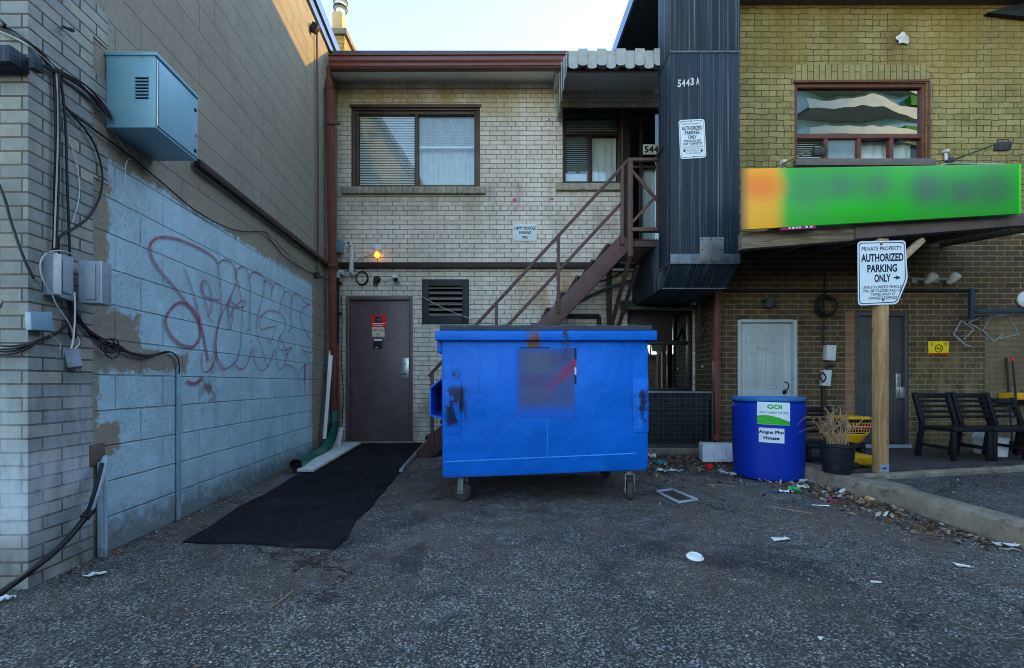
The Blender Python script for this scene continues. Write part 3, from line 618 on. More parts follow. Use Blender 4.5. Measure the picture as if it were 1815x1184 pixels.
b.build('paint_drip',m['drip'],lb,flat=True)

# ---- rear building: cream painted brick
ra=thing('brick_building','two storey cream painted brick building with red gutter closing the yard','building',(0,YA,0))
def rx(px,Y=YA): return (px-CX)*Y/F
def rz(py,Y=YA): return H0-(py-HY)*Y/F
W1=(rx(622),rx(851),rz(336),rz(187)); W2=(rx(997),rx(1178),rz(326),rz(190)); D1=(rx(613),rx(732),0.02,rz(525))
UD=(rx(1103),rx(1103)+0.95,2.80,rz(190)); V1=(rx(755),rx(825),rz(570),rz(502)); W3=(rx(1112),rx(1228),rz(694),rz(550))
W2=(W2[0],rx(1103)-0.001,W2[2],W2[3])
holes=[W1,D1,V1,W3,(W2[0],W2[1],W2[2],W2[3]),UD]
b=MB(); b.wall_y(YA,XA0-0.3,3.3,-0.05,5.62,holes,0.13)
b.build('front_wall',m['brickA'],ra,flat=True)
b=MB(); b.box(XA0-0.3,3.3,YA+1.6,YA+6,-0.05,5.60); b.build('rear_wing',m['roofing'],ra)
b=MB(); b.box(XA0-0.3,3.3,YA-0.40,YA+6,5.66,5.74); b.build('roof',m['roofing'],ra)
b=MB(); b.hexa([(XA0,6.505,5.44),(0.62,6.505,5.44),(0.62,YA-0.003,5.556),(XA0,YA-0.003,5.556),(XA0,6.505,5.47),(0.62,6.505,5.47),(0.62,YA-0.003,5.59),(XA0,YA-0.003,5.59)])
b.box(0.63,2.75,6.505,YA-0.003,5.42,5.45)
b.build('soffit',m['soffit'],ra)
b=MB()                                           # K-style gutter swept along the eave
prof=[(6.47,5.545),(6.47,5.405),(6.385,5.403),(6.372,5.425),(6.36,5.455),(6.335,5.48),(6.335,5.52),(6.345,5.525),(6.345,5.545),(6.325,5.55),(6.325,5.563),(6.36,5.563),(6.36,5.42),(6.45,5.42),(6.45,5.545)]
xa,xb=XA0+0.08,0.80; nseg=12; vs=[];fs=[]; kk=len(prof)
for i in range(nseg+1):
    x=xa+(xb-xa)*i/nseg; dzz=0.012*i/nseg+0.004*noise.noise(Vector((x*2,0,3)))
    vs+=[(x,y,z+dzz) for y,z in prof]
for i in range(nseg):
    for j in range(kk): fs.append((i*kk+j,i*kk+(j+1)%kk,(i+1)*kk+(j+1)%kk,(i+1)*kk+j))
fs+= [tuple(range(kk-1,-1,-1)),tuple(nseg*kk+j for j in range(kk))]
b.add(vs,fs); b.build('gutter',m['gutter'],ra)
b=MB(); b.box(XA0,2.78,6.472,6.50,5.445,5.62); b.build('fascia',m['gutter'],ra)
# downpipe at the corner
b=MB()
pth=[P(580,120,6.40),P(580,136,6.40),P(585,160,6.28),P(585.5,200,6.28),P(588.5,480,6.28),P(592,735,6.28)]
for i in range(len(pth)-1): b.bar(pth[i],pth[i+1],0.094,0.075,(0,1,0.001),0.006)
dp=b.build('downpipe',m['downpipe'],ra)
b=MB(); 
b.box(rx(579,6.235),rx(604,6.235),6.225,6.24,rz(221,6.235),rz(217,6.235),0.003); b.build('pipe_strap',m['rust'],dp)
b=MB(); b.box(rx(578,6.235),rx(598,6.235),6.225,6.24,rz(473,6.235),rz(468,6.235),0.003); b.build('pipe_strap',m['rust'],dp)

# chimney on the roof
ch=MB(); ch.box(-3.08,-2.82,7.6,8.05,5.75,6.83); cho=ch.build('chimney',m['brickchim'],ra,flat=True)
ch=MB(); ch.box(-3.13,-2.77,7.55,8.10,6.80,6.90,0.01); ch.build('chimney_cap',m['concrete'],cho)
ch=MB(); ch.box(-3.06,-2.88,7.66,7.86,6.90,7.27,0.02); ch.build('flue_tile',M('clay flue',(0.45,0.32,0.16),0.85,0.2,6,0.001),cho)
ch=MB(); ch.lathe([(0.07,0),(0.07,0.10),(0.11,0.10),(0.115,0.13),(0.08,0.14),(0.08,0.20),(0.12,0.21),(0.12,0.24),(0.0,0.27)],(-2.95,7.76,7.27),20); ch.build('flue_cap',m['white'],cho)
ch=MB(); ch.lathe([(0.112,0.095),(0.118,0.10),(0.118,0.128),(0.112,0.13)],(-2.95,7.76,7.27),20); ch.lathe([(0.12,0.205),(0.125,0.215),(0.125,0.235),(0.12,0.245)],(-2.95,7.76,7.27),20); ch.build('flue_band',m['blackpipe'],cho)

def blind(x0,x1,z0,z1,Y,name,par,pitch=0.026,tilt=50,mat=None):
    b=MB(); z=z1
    while z>z0:
        dy=0.011*math.cos(R(tilt)); dz=0.011*math.sin(R(tilt)); sag=0.002*random.random()
        b.add([(x0,Y-dy,z-dz-sag),(x1,Y-dy,z-dz),(x1,Y+dy,z+dz),(x0,Y+dy,z+dz-sag)],[(0,1,2,3)]); z-=pitch
    return b.build(name,mat or m['blind'],par)
def curtain(x0,x1,z0,z1,Y,par,amp=0.018,n=60):
    b=MB(); vs=[];fs=[]
    for i in range(n+1):
        x=x0+(x1-x0)*i/n; y=Y+amp*math.sin(i*1.15+0.6*math.sin(i*0.37))
        vs+=[(x,y,z0),(x,y*0.5+Y*0.5,z1)]
    for i in range(n): fs.append((2*i,2*i+2,2*i+3,2*i+1))
    return b.add(vs,fs).build('curtain',m['curtain'],par)
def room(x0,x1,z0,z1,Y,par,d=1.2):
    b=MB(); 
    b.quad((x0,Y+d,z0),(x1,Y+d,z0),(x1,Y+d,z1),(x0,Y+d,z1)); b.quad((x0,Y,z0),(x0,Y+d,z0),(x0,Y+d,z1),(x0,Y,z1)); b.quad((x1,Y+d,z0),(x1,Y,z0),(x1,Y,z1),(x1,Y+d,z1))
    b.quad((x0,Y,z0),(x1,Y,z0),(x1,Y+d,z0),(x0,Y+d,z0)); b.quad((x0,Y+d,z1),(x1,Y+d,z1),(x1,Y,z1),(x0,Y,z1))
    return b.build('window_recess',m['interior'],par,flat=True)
# big slider window with blinds
x0,x1,z0,z1=W1; yf=YA+0.04
b=MB(); b.frame_y(x0,x1,z0,z1,yf-0.02,0.055,0.11); b.frame_y(x0+0.055,x1-0.055,z0+0.055,z1-0.055,yf+0.01,0.04,0.06); xm=rx(737)
b.box(xm-0.03,xm+0.03,yf+0.005,yf+0.06,z0+0.09,z1-0.09,0.004)
b.box(x0-0.02,x1+0.02,YA-0.015,YA+0.02,z1-0.03,z1+0.012,0.004)
w=b.build('window',m['bronze'],ra); w['label']='wide two pane sliding window with half raised blinds'
b=MB(); b.box(x0+0.095,xm-0.03,yf+0.030,yf+0.034,z0+0.09,z1-0.09); b.box(xm+0.03,x1-0.095,yf+0.040,yf+0.044,z0+0.09,z1-0.09); b.build('pane',m['glass'],w,flat=True)
blind(x0+0.10,xm-0.035,z0+0.09,z1-0.09,yf+0.075,'blind',w,0.026,62)
blind(xm+0.035,x1-0.10,rz(252),z1-0.09,yf+0.085,'blind',w,0.026,40)
b=MB(); b.box(xm+0.035,x1-0.10,yf+0.075,yf+0.10,rz(256),rz(252),0.003); b.build('blind_rail',m['blind'],w)
curtain(xm+0.02,x1-0.08,z0+0.07,z1-0.09,yf+0.17,w); room(x0,x1,z0,z1,YA+0.13,w)
b=MB(); 
sx0,sx1=rx(607),rx(861); ns=26
for i in range(ns):
    a=sx0+(sx1-sx0)*i/ns; c=sx0+(sx1-sx0)*(i+1)/ns
    b.box(a+0.001,c-0.001,YA-0.06-random.random()*0.004,YA+0.02,rz(345),rz(333)-random.random()*0.004,0.005)
b.build('sill',m['sillstone'],w)
# upper small window under the awning
x0,x1,z0,z1=W2
b=MB(); b.frame_y(x0,x1,z0,z1,yf-0.02,0.05,0.10); zt_=rz(232); b.box(x0+0.05,x1-0.05,yf,yf+0.06,zt_-0.03,zt_+0.02,0.004); xm=rx(1047); b.box(xm-0.03,xm+0.03,yf,yf+0.06,z0+0.05,zt_-0.03,0.004); b.box(x0+0.05,x1-0.05,yf,yf+0.05,z1-0.14,z1-0.05,0.004)
w=b.build('window',m['darkframe'],ra); w['label']='dark framed window beside the upper door under the awning'
b=MB(); b.box(x0+0.05,x1-0.05,yf+0.03,yf+0.033,z0+0.05,z1-0.14); b.build('pane',m['glass'],w,flat=True)
blind(x0+0.06,x1-0.06,zt_+0.02,z1-0.14,yf+0.08,'blind',w,0.03,55,m['curtain']); blind(x0+0.06,xm-0.03,rz(300),zt_-0.03,yf+0.08,'blind',w,0.03,50,m['curtain'])
curtain(xm+0.03,x1-0.06,z0+0.05,zt_-0.03,yf+0.12,w,0.012,20); room(x0,x1,z0,z1,YA+0.13,w)
b=MB(); b.box(x0+0.06,xm-0.04,yf+0.07,yf+0.09,z0+0.05,rz(302),0.01); b.box(xm+0.04,xm+0.14,yf+0.06,yf+0.10,z0+0.05,rz(290),0.01); b.build('parcel',m['curtain'],w)
b=MB(); b.box(rx(985),x1+0.0,YA-0.06,YA+0.02,rz(339),rz(327),0.006); b.build('sill',m['sillstone'],w)
# upper door
x0,x1,z0,z1=UD
b=MB(); b.frame_y(x0,x1,z0,z1,yf-0.02,0.05,0.10,bottom=False); b.box(x0+0.05,x1-0.05,yf,yf+0.04,z0,z0+0.12,0.004); b.box(x0+0.05,x0+0.13,yf,yf+0.04,z0+0.12,z1-0.05,0.004)
b.box(rx(1135),rx(1140),yf-0.005,yf+0.04,z0+0.12,z1-0.05,0.003); b.box(x0+0.13,x1-0.05,yf-0.003,yf+0.04,rz(296),rz(290),0.003)
w=b.build('upper_door',m['darkframe'],ra); w['label']='dark glazed entrance door at the top of the stairs numbered 5443'
b=MB(); b.box(x0+0.13,x1-0.05,yf+0.02,yf+0.024,z0+0.12,z1-0.05); b.build('pane',m['glass'],w,flat=True)
curtain(rx(1140),x1-0.06,z0+0.1,rz(288),yf+0.09,w,0.012,24); room(x0,x1,z0,z1,YA+0.13,w)
b=MB(); pc=(rx(1140.5),rx(1178.5)); b.box(pc[0],pc[1],yf-0.012,yf-0.004,rz(272),rz(254),0.002); pl=b.build('number_plate',m['signwhite'],w)
r=text('5443',((pc[0]+pc[1])/2,yf-0.012,rz(263)),(pc[1]-pc[0])*0.86,0.105,None,None,bold=0.03)
mb=MB(); mb.add(*r); mb.build('lettering',m['inkblack'],w,flat=True)
# ground floor door
x0,x1,z0,z1=D1
b=MB(); b.frame_y(x0,x1,z0,z1,YA-0.012,0.055,0.15,0.005,False); b.build('door_frame',m['door'],ra)
b=MB(); b.box(x0+0.058,x1-0.058,YA+0.03,YA+0.075,z0+0.03,z1-0.058,0.004); d=b.build('door',m['door'],ra); d['label']='scuffed maroon steel door with red employees only sticker'
b=MB(); b.box(x0-0.03,x1+0.03,YA-0.10,YA+0.12,-0.03,0.06,0.01); b.build('threshold',m['concrete'],ra)
yd=YA+0.03
b=MB(); b.box(rx(711),rx(724),yd-0.012,yd,rz(670),rz(634),0.004); b.lathe([(0.022,0),(0.024,0.012),(0.018,0.03),(0.001,0.032)],(rx(716),yd-0.01,rz(643)),16,(0,-1,0)); b.lathe([(0.024,0),(0.026,0.01),(0.014,0.05),(0.001,0.055)],(rx(717),yd-0.01,rz(661)),16,(0,-1,0)); b.tube([(rx(717),yd-0.055,rz(661)),(rx(712),yd-0.058,rz(661)),(rx(705),yd-0.055,rz(662))],0.009,8); b.build('handle',m['steel'],d)
b=MB(); b.box(rx(656),rx(683),yd-0.004,yd-0.001,rz(579),rz(558)); b.build('red_sticker',m['red'],d)
b=MB(); b.box(rx(664),rx(674),yd-0.0065,yd-0.0045,rz(571),rz(561)); b.build('emblem_square',m['inkblack'],d)
b=MB(); ec=Vector((rx(669.3),yd-0.0075,rz(566.3)))
arc=[ec+Vector((0.026*math.cos(a_*0.25-2.6),0,0.022*math.sin(a_*0.25-2.6))) for a_ in range(0,17)]; b.tube(arc,[0.001+0.0035*math.sin(math.pi*i_/16) for i_ in range(17)],5); b.tube([ec+Vector((-0.004,0,-0.012)),ec+Vector((0.002,0,0.008)),ec+Vector((0.006,0,0.026))],[0.001,0.004,0.001],5); b.tube([ec+Vector((-0.018,0,-0.004)),ec+Vector((-0.012,0,0.006)),ec+Vector((-0.004,0,0.014))],[0.001,0.003,0.001],5)
b.build('emblem',m['boxblue'],d)
b=MB(); b.box(rx(658.5),rx(681),yd-0.006,yd-0.0045,rz(574.2),rz(572.6)); 
for i_ in range(7): b.box(rx(661+i_*2.5),rx(662.7+i_*2.5),yd-0.006,yd-0.0045,rz(577.3),rz(575.8))
b.build('sticker_text',m['signwhite'],d)
b=MB(); b.slab([(rx(658),yd-0.004,rz(579.6)),(rx(680),yd-0.004,rz(579.8)),(rx(681),yd-0.004,rz(596.5)),(rx(659),yd-0.004,rz(596.3))],0.002); b.build('paper_notice',m['paper'],d)
letter(d,m['inkred'],[('EMPLOYEES',(rx(669.5),yd-0.004,rz(584.8)),0.17,0.042,0.02),('ONLY',(rx(669.8),yd-0.004,rz(592)),0.075,0.042,0.02)])
b=MB(); b.box(rx(661),rx(677),yd-0.006,yd-0.001,rz(618),rz(601),0.001); b.build('dark_label',m['darkframe'],d)
b=MB(); b.box(rx(662),rx(676),yd-0.009,yd-0.0065,rz(604),rz(601)); b.box(rx(664),rx(669),yd-0.009,yd-0.0065,rz(616),rz(615)); b.build('label_strip',m['signwhite'],d)
# louvred vent
x0,x1,z0,z1=V1
b=MB(); b.frame_y(x0-0.055,x1+0.055,z0-0.035,z1+0.055,YA-0.03,0.10,0.04,0.004); v=b.build('vent',m['ventdark'],ra); v['label']='square black louvred vent'
b=MB(); nl=7
for i in range(nl):
    z=z1-0.05-(z1-z0-0.08)*i/(nl-1)
    b.hexa([(x0,YA-0.015,z-0.035),(x1,YA-0.015,z-0.035),(x1,YA+0.05,z+0.015),(x0,YA+0.05,z+0.015),(x0,YA-0.015,z-0.029),(x1,YA-0.015,z-0.029),(x1,YA+0.05,z+0.021),(x0,YA+0.05,z+0.021)])
b.build('louvre',m['louvre'],v); 
b=MB(); b.quad((x0,YA+0.10,z0),(x1,YA+0.10,z0),(x1,YA+0.10,z1),(x0,YA+0.10,z1)); b.build('vent_back',m['hole'],v)
# ground floor window behind the condenser
x0,x1,z0,z1=W3
b=MB(); b.frame_y(x0,x1,z0,z1,yf-0.02,0.06,0.10); zt_=rz(607); b.box(x0+0.06,x1-0.06,yf-0.01,yf+0.05,zt_-0.03,zt_+0.03,0.004); xm=rx(1193); b.box(x0+0.06,xm,yf-0.005,yf+0.04,zt_+0.03,z1-0.06,0.004)
w=b.build('window',m['darkframe'],ra); w['label']='dark framed ground floor window behind the condenser'
b=MB(); b.box(xm,x1-0.06,yf+0.03,yf+0.034,zt_+0.03,z1-0.06); b.box(x0+0.06,x1-0.06,yf+0.03,yf+0.034,z0+0.06,zt_-0.03); b.build('pane',m['glassdark'],w,flat=True)
room(x0,x1,z0,z1,YA+0.13,w)
b=MB(); b.hexa([(x0-0.12,YA-0.26,rz(552)),(x1+0.05,YA-0.26,rz(552)),(x1+0.05,YA-0.005,rz(548)),(x0-0.12,YA-0.005,rz(548)),(x0-0.12,YA-0.26,rz(549)),(x1+0.05,YA-0.26,rz(549)),(x1+0.05,YA-0.005,rz(533)),(x0-0.12,YA-0.005,rz(533))]); b.build('window_hood',m['greenpipe'],w)
b=MB(); b.obox((rx(1222),YA-0.12,rz(541)),(0.10,0.12,0.08),Matrix.Rotation(0.4,3,'Y'),0.02); b.build('foam_filler',m['foam'],w)
# awning
aw=thing('metal_awning','white scalloped metal awning over the upper door','awning',(1.5,6.4,5.2))
b=MB(); n=34; ax0,ax1=0.70,2.32; vs=[];fs=[]
for i in range(n+1):
    x=ax0+(ax1-ax0)*i/n; rp=0.016*(1 if (i//2)%2 else -1)
    vs+=[(x,5.60,5.03+rp),(x,6.88,5.66+rp)]
for i in range(n): fs.append((2*i,2*i+2,2*i+3,2*i+1))
b.add(vs,fs); b.build('roof_panel',m['awning'],aw,flat=True)
b=MB(); pw=0.117; x=ax0; i=0
while x<ax1:
    top=5.065; y=5.585-(0.02 if i%2 else 0.0); bot=4.865-(0.012 if i%2==0 else -0.012); w_=pw
    poly=[(x,y,top+(0.012 if i%2 else 0)),(x,y,bot+0.02)]+[(x+w_*(0.5-0.5*math.cos(math.pi*k/6)),y,bot+0.02-0.03*math.sin(math.pi*k/6)) for k in range(1,6)]+[(x+w_,y,bot+0.02),(x+w_,y,top+(0.012 if i%2 else 0))]
    b.prism(poly,(0,0.004,0)); x+=pw; i+=1
b.build('valance',m['awning'],aw,flat=True)
b=MB(); n=9
for i in range(n):
    t0,t1=i/n,(i+1)/n; ya,yb=5.60+1.26*t0,5.60+1.26*t1; ox=0.0 if i%2 else -0.014
    za,zb=5.07+0.63*t0,5.07+0.63*t1
    lo=4.86+0.10*t0+(0.03 if i%2 else 0.0)
    b.prism([(ax0+ox,ya,za),(ax0+ox,yb,zb),(ax0+ox,yb,lo+0.02),(ax0+ox,(ya+yb)/2,lo-0.012),(ax0+ox,ya,lo+0.02)],(-0.004,0,0))
b.build('side_skirt',m['awning'],aw,flat=True)

# ---- right building
rb=thing('yellow_brick_building','brick building on the right, olive painted above and dark brown brick below','building',(5,YB,0))
def bx(px,Y=YB): return (px-CX)*Y/F
def bz(py,Y=YB): return H0-(py-HY)*Y/F
BX0=2.80; BX1=24.0; ZS=2.95
U1=(bx(1408),bx(1643),bz(286),bz(147)); WD=(bx(1308),bx(1410),0.085,bz(567)); BD=(bx(1516),bx(1611),0.085,bz(553))
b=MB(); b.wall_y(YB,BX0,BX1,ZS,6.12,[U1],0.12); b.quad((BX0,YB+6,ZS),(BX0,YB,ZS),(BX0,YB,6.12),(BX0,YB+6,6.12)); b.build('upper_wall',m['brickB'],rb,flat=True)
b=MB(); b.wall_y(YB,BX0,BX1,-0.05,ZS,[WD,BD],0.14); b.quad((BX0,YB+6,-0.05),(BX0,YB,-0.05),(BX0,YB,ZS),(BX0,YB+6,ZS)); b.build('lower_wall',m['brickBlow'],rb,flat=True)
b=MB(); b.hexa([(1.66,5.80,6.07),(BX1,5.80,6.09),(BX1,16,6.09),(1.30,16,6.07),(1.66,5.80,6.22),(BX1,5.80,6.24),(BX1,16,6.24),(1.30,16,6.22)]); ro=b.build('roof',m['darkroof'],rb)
b=MB(); b.hexa([(2.66,5.72,6.055),(BX1,5.72,6.075),(BX1,6.099,6.068),(2.66,6.099,6.055),(2.66,5.72,6.0695),(BX1,5.72,6.0895),(BX1,6.099,6.0895),(2.66,6.099,6.0695)]); b.build('soffit_board',m['fascia'],ro)
b=MB(); b.bar((1.64,5.78,6.14),(1.28,16,6.14),0.03,0.18,(0,0,1)); b.bar((1.62,5.785,6.14),(2.66,5.785,6.14),0.03,0.18,(0,0,1)); b.build('roof_edge',m['coping'],ro)
b=MB(); b.prism([P(1750,22,6.03),P(1815,4,6.03),P(1900,-8,6.03),P(1900,40,6.03),P(1800,27,6.03)],(0,0.06,0)); b.build('roof_flashing',m['darkroof'],ro)
# upper window
x0,x1,z0,z1=U1
b=MB(); b.frame_y(x0,x1,z0,z1,YB+0.015,0.05,0.09,0.005); zt_=bz(239); b.box(x0+0.05,x1-0.05,YB+0.02,YB+0.09,zt_-0.035,zt_+0.03,0.005)
for px in (1466,1525,1583): b.box(bx(px)-0.025,bx(px)+0.025,YB+0.022,YB+0.09,z0+0.05,zt_-0.035,0.004)
w=b.build('window',m['redframe'],rb); w['label']='large red brown window with four small lower lights'
b=MB(); b.box(x0+0.05,x1-0.05,YB+0.055,YB+0.059,zt_+0.03,z1-0.05); b.build('pane',m['glasstower'],w,flat=True)
b=MB(); b.box(x0+0.05,x1-0.05,YB+0.06,YB+0.064,z0+0.05,zt_-0.035); b.build('lower_pane',m['glass'],w,flat=True)
b=MB(); b.box(bx(1467),bx(1523),YB+0.067,YB+0.07,z0+0.05,zt_-0.035); b.build('insect_screen',m['boxgrey'],w,flat=True)
curtain(bx(1526),x1-0.05,z0,zt_,YB+0.19,w,0.02,30); blind(x0+0.06,bx(1464),z0+0.06,zt_-0.04,YB+0.11,'blind',w,0.03,50,m['curtain']); room(x0,x1,z0,z1,YB+0.12,w)
b=MB(); b.box(x0-0.02,x1+0.06,YB-0.07,YB+0.015,bz(297),bz(285),0.006); b.build('sill',m['sillgrey'],w)
b=MB(); b.quad((x0-0.01,YB-0.003,z1+0.02),(x1+0.02,YB-0.003,z1+0.02),(x1+0.02,YB-0.003,z1+0.245),(x0-0.01,YB-0.003,z1+0.245)); b.build('lintel',m['soldier'],rb,flat=True)
b=MB(); b.bar((x0-0.02,YB-0.008,z1+0.01),(x1+0.03,YB-0.008,z1+0.025),0.02,0.03,(0,0,1)); b.bar((x1+0.018,YB-0.006,z0),(x1+0.022,YB-0.006,z1),0.02,0.03,(1,0,0)); b.build('caulk_strip',m['redframe'],w)
# six-panel white door
def panel_door(x0,x1,z0,z1,Y,mat,par,name,panels,lab):
    b=MB(); b.box(x0,x1,Y,Y+0.04,z0,z1,0.003)
    W_,H_=x1-x0,z1-z0
    for (u0,u1,v0,v1) in panels:
        a,c,e,f_=x0+W_*u0,x0+W_*u1,z0+H_*v0,z0+H_*v1
        b.frame_y(a,c,e,f_,Y-0.006,0.018,0.009,0.003); b.box(a+0.035,c-0.035,Y-0.005,Y+0.004,e+0.035,f_-0.035,0.004)
    o=b.build(name,mat,par); o['label']=lab; return o
m['wdoor']=M('grey white door paint',(0.40,0.44,0.44),0.5,0.08,4,0.0006,40,0.0,0.4,dirt=(0.27,0.29,0.29),dirtamt=0.3)
m['bdoor']=M('dark grey door paint',(0.062,0.060,0.064),0.5,0.15,4,0.0006,40,dirt=(0.035,0.034,0.036),dirtamt=0.4)
x0,x1,z0,z1=WD
b=MB(); b.box(x0-0.005,x0+0.035,YB-0.015,YB+0.13,z0,z1,0.003); b.box(x1-0.035,x1+0.015,YB-0.018,YB+0.13,z0,z1,0.003); b.box(x0+0.035,x1-0.035,YB-0.015,YB+0.13,z1-0.035,z1+0.005,0.003); b.box(x1-0.14,x1-0.036,YB+0.04,YB+0.12,z0,z1-0.04,0.003)
b.build('door_frame',m['wdoor'],rb)
six=[(0.14,0.44,0.83,0.92),(0.56,0.86,0.83,0.92),(0.14,0.44,0.47,0.76),(0.56,0.86,0.47,0.76),(0.14,0.44,0.08,0.40),(0.56,0.86,0.08,0.40)]
d=panel_door(x0+0.037,x1-0.145,z0+0.01,z1-0.04,YB+0.035,m['wdoor'],rb,'door',six,'pale six panel door behind the blue barrel')
b=MB(); hx=bx(1394); b.tube(smooth_path([(hx,YB+0.03,bz(677)),(hx,YB-0.02,bz(678)),(hx+0.012,YB-0.03,bz(684)),(hx,YB-0.02,bz(690)),(hx,YB+0.03,bz(691))]),0.008,8); b.lathe([(0.028,0),(0.028,0.012),(0.012,0.04),(0.001,0.042)],(hx-0.01,YB+0.03,bz(695)),14,(0,-1,0)); b.build('handle',m['blackpipe'],d)
b=MB(); b.box(bx(1344.5),bx(1366.5),YB+0.022,YB+0.030,bz(618.5),bz(608.5),0.002); b.build('mail_slot',m['wdoor'],d)
x0,x1,z0,z1=BD
b=MB(); b.frame_y(x0,x1,z0,z1,YB+0.005,0.05,0.13,0.004,False); b.build('door_frame',m['bdoor'],rb)
d=panel_door(x0+0.053,x1-0.053,z0+0.05,z1-0.053,YB+0.05,m['bdoor'],rb,'door',six,'dark panelled door with silver lock plate behind the timber post')
b=MB(); b.box(bx(1592),bx(1601),YB+0.035,YB+0.05,bz(708),bz(662),0.003); b.lathe([(0.022,0),(0.022,0.014),(0.001,0.016)],(bx(1596),YB+0.036,bz(668)),12,(0,-1,0)); b.box(bx(1595),bx(1603),YB-0.01,YB+0.036,bz(706),bz(686),0.006); b.build('handle',m['steel'],d)
b=MB(); b.box(x0-0.02,x1+0.02,YB-0.03,YB+0.1,0.03,0.12,0.006); b.build('threshold',m['boxgrey'],rb)
b=MB(); b.box(2.82,BX1,YB+1.7,16,-0.05,6.05); b.build('rear_wing',m['roofing'],rb)
b=MB(); b.box(9,24,YB+0.3,16,6.25,7.6); b.build('sun_block_box',m['brickB'],rb,flat=True)  # unseen box added to keep sun off the lower left wall
m['brickor']=brick('orange brown brick',0.215,0.0722,0.006,(0.20,0.095,0.04),(0.26,0.14,0.065),(0.23,0.19,0.13),0.005,0.004,0.25)
b=MB(); b.quad((bx(1498),YB-0.004,0.05),(bx(1514),YB-0.004,0.05),(bx(1514),YB-0.004,bz(552)),(bx(1498),YB-0.004,bz(552))); b.build('brick_jamb',m['brickor'],rb,flat=True)
m['brickpt']=brick('sooty tan painted brick',0.215,0.0722,0.005,(0.135,0.098,0.052),(0.165,0.12,0.065),(0.12,0.095,0.06),0.006,0.004,0.3)
b=MB(); b.quad((bx(1745),YB-0.004,0.05),(bx(1745)+4,YB-0.004,0.05),(bx(1745)+4,YB-0.004,bz(560)),(bx(1745),YB-0.004,bz(560))); b.build('painted_patch',m['brickpt'],rb,flat=True)
b=MB()
def chalk(pts,w=0.022):
    for i in range(len(pts)-1): b.bar(P(*pts[i],YB-0.012),P(*pts[i+1],YB-0.012),w,0.002,(0,1,0))
chalk([(1704,568),(1690,592),(1712,612),(1722,614)]); chalk([(1704,568),(1726,584),(1708,602)],0.018); chalk([(1716,572),(1740,562)],0.016); chalk([(1716,572),(1742,586),(1762,606),(1778,592)],0.016); chalk([(1742,586),(1756,562),(1786,558),(1806,592),(1772,600)],0.016)
go=b.build('graffiti',m['chalk'],rb,flat=True); go['label']='white angular scribble of paint beside the yellow sign'
dpb=MB(); 
pth=[P(1272,516,6.06),P(1270,640,6.06),P(1271,770,6.06),P(1266,782,6.0)]
for i in range(3): dpb.bar(pth[i],pth[i+1],0.085,0.07,(0,1,0.001),0.006)
dpb.build('downpipe',m['downpipe'],rb)
# ---------------------------------------------------------------- canopy, sign board, post
YC=4.60
cn=thing('canopy','lean-to canopy with a weathered timber beam over the patio','canopy',(4.4,YC,2.6))
b=MB(); xl,xm_,xr_=bx(1316,YC),bx(1514,YC),bx(1900,YC)
def beam(b,xa,xb,pa0,pa1,pb0,pb1,y0,y1,bev=0.008):
    b.hexa([(xa,y0,bz(pa1,YC)),(xb,y0,bz(pb1,YC)),(xb,y1,bz(pb1,YC)),(xa,y1,bz(pa1,YC)),(xa,y0,bz(pa0,YC)),(xb,y0,bz(pb0,YC)),(xb,y1,bz(pb0,YC)),(xa,y1,bz(pa0,YC))],bev)
beam(b,xl,xm_,412,441,396,426,YC,YC+0.09); b.build('beam',m['oldbeam'],cn)
b=MB(); beam(b,xm_+0.002,xr_,399,425,373,394,YC-0.03,YC+0.06); b.build('beam',m['beampaint'],cn)
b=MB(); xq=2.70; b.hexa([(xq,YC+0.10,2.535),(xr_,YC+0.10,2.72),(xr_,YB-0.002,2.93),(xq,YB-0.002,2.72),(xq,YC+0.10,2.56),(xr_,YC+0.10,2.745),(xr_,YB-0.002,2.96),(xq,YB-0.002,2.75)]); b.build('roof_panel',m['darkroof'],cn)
for i in range(6):
    x=2.80+i*0.6; b=MB(); zz=2.535+0.055*(x-2.7)
    b.bar((x,YC+0.1,zz-0.055),(x,YB-0.003,zz+0.13),0.04,0.10,(0,0,1),0.004); b.build('rafter',m['oldbeam'],cn)
b=MB(); b.bar(P(1584,472,YC-0.12),P(1632,427,YC-0.01),0.05,0.075,(0,1,0),0.004); b.build('brace',m['brace'],cn)
b=MB(); b.bar(P(1558,424,YC+0.02),P(1558,520,YC-0.10),0.06,0.06,(0,1,0),0.004); b.bar(P(1556,505,YC-0.11),P(1594,463,YC-0.11),0.05,0.05,(0,1,0),0.004); b.build('hanger',m['oldbeam'],cn)
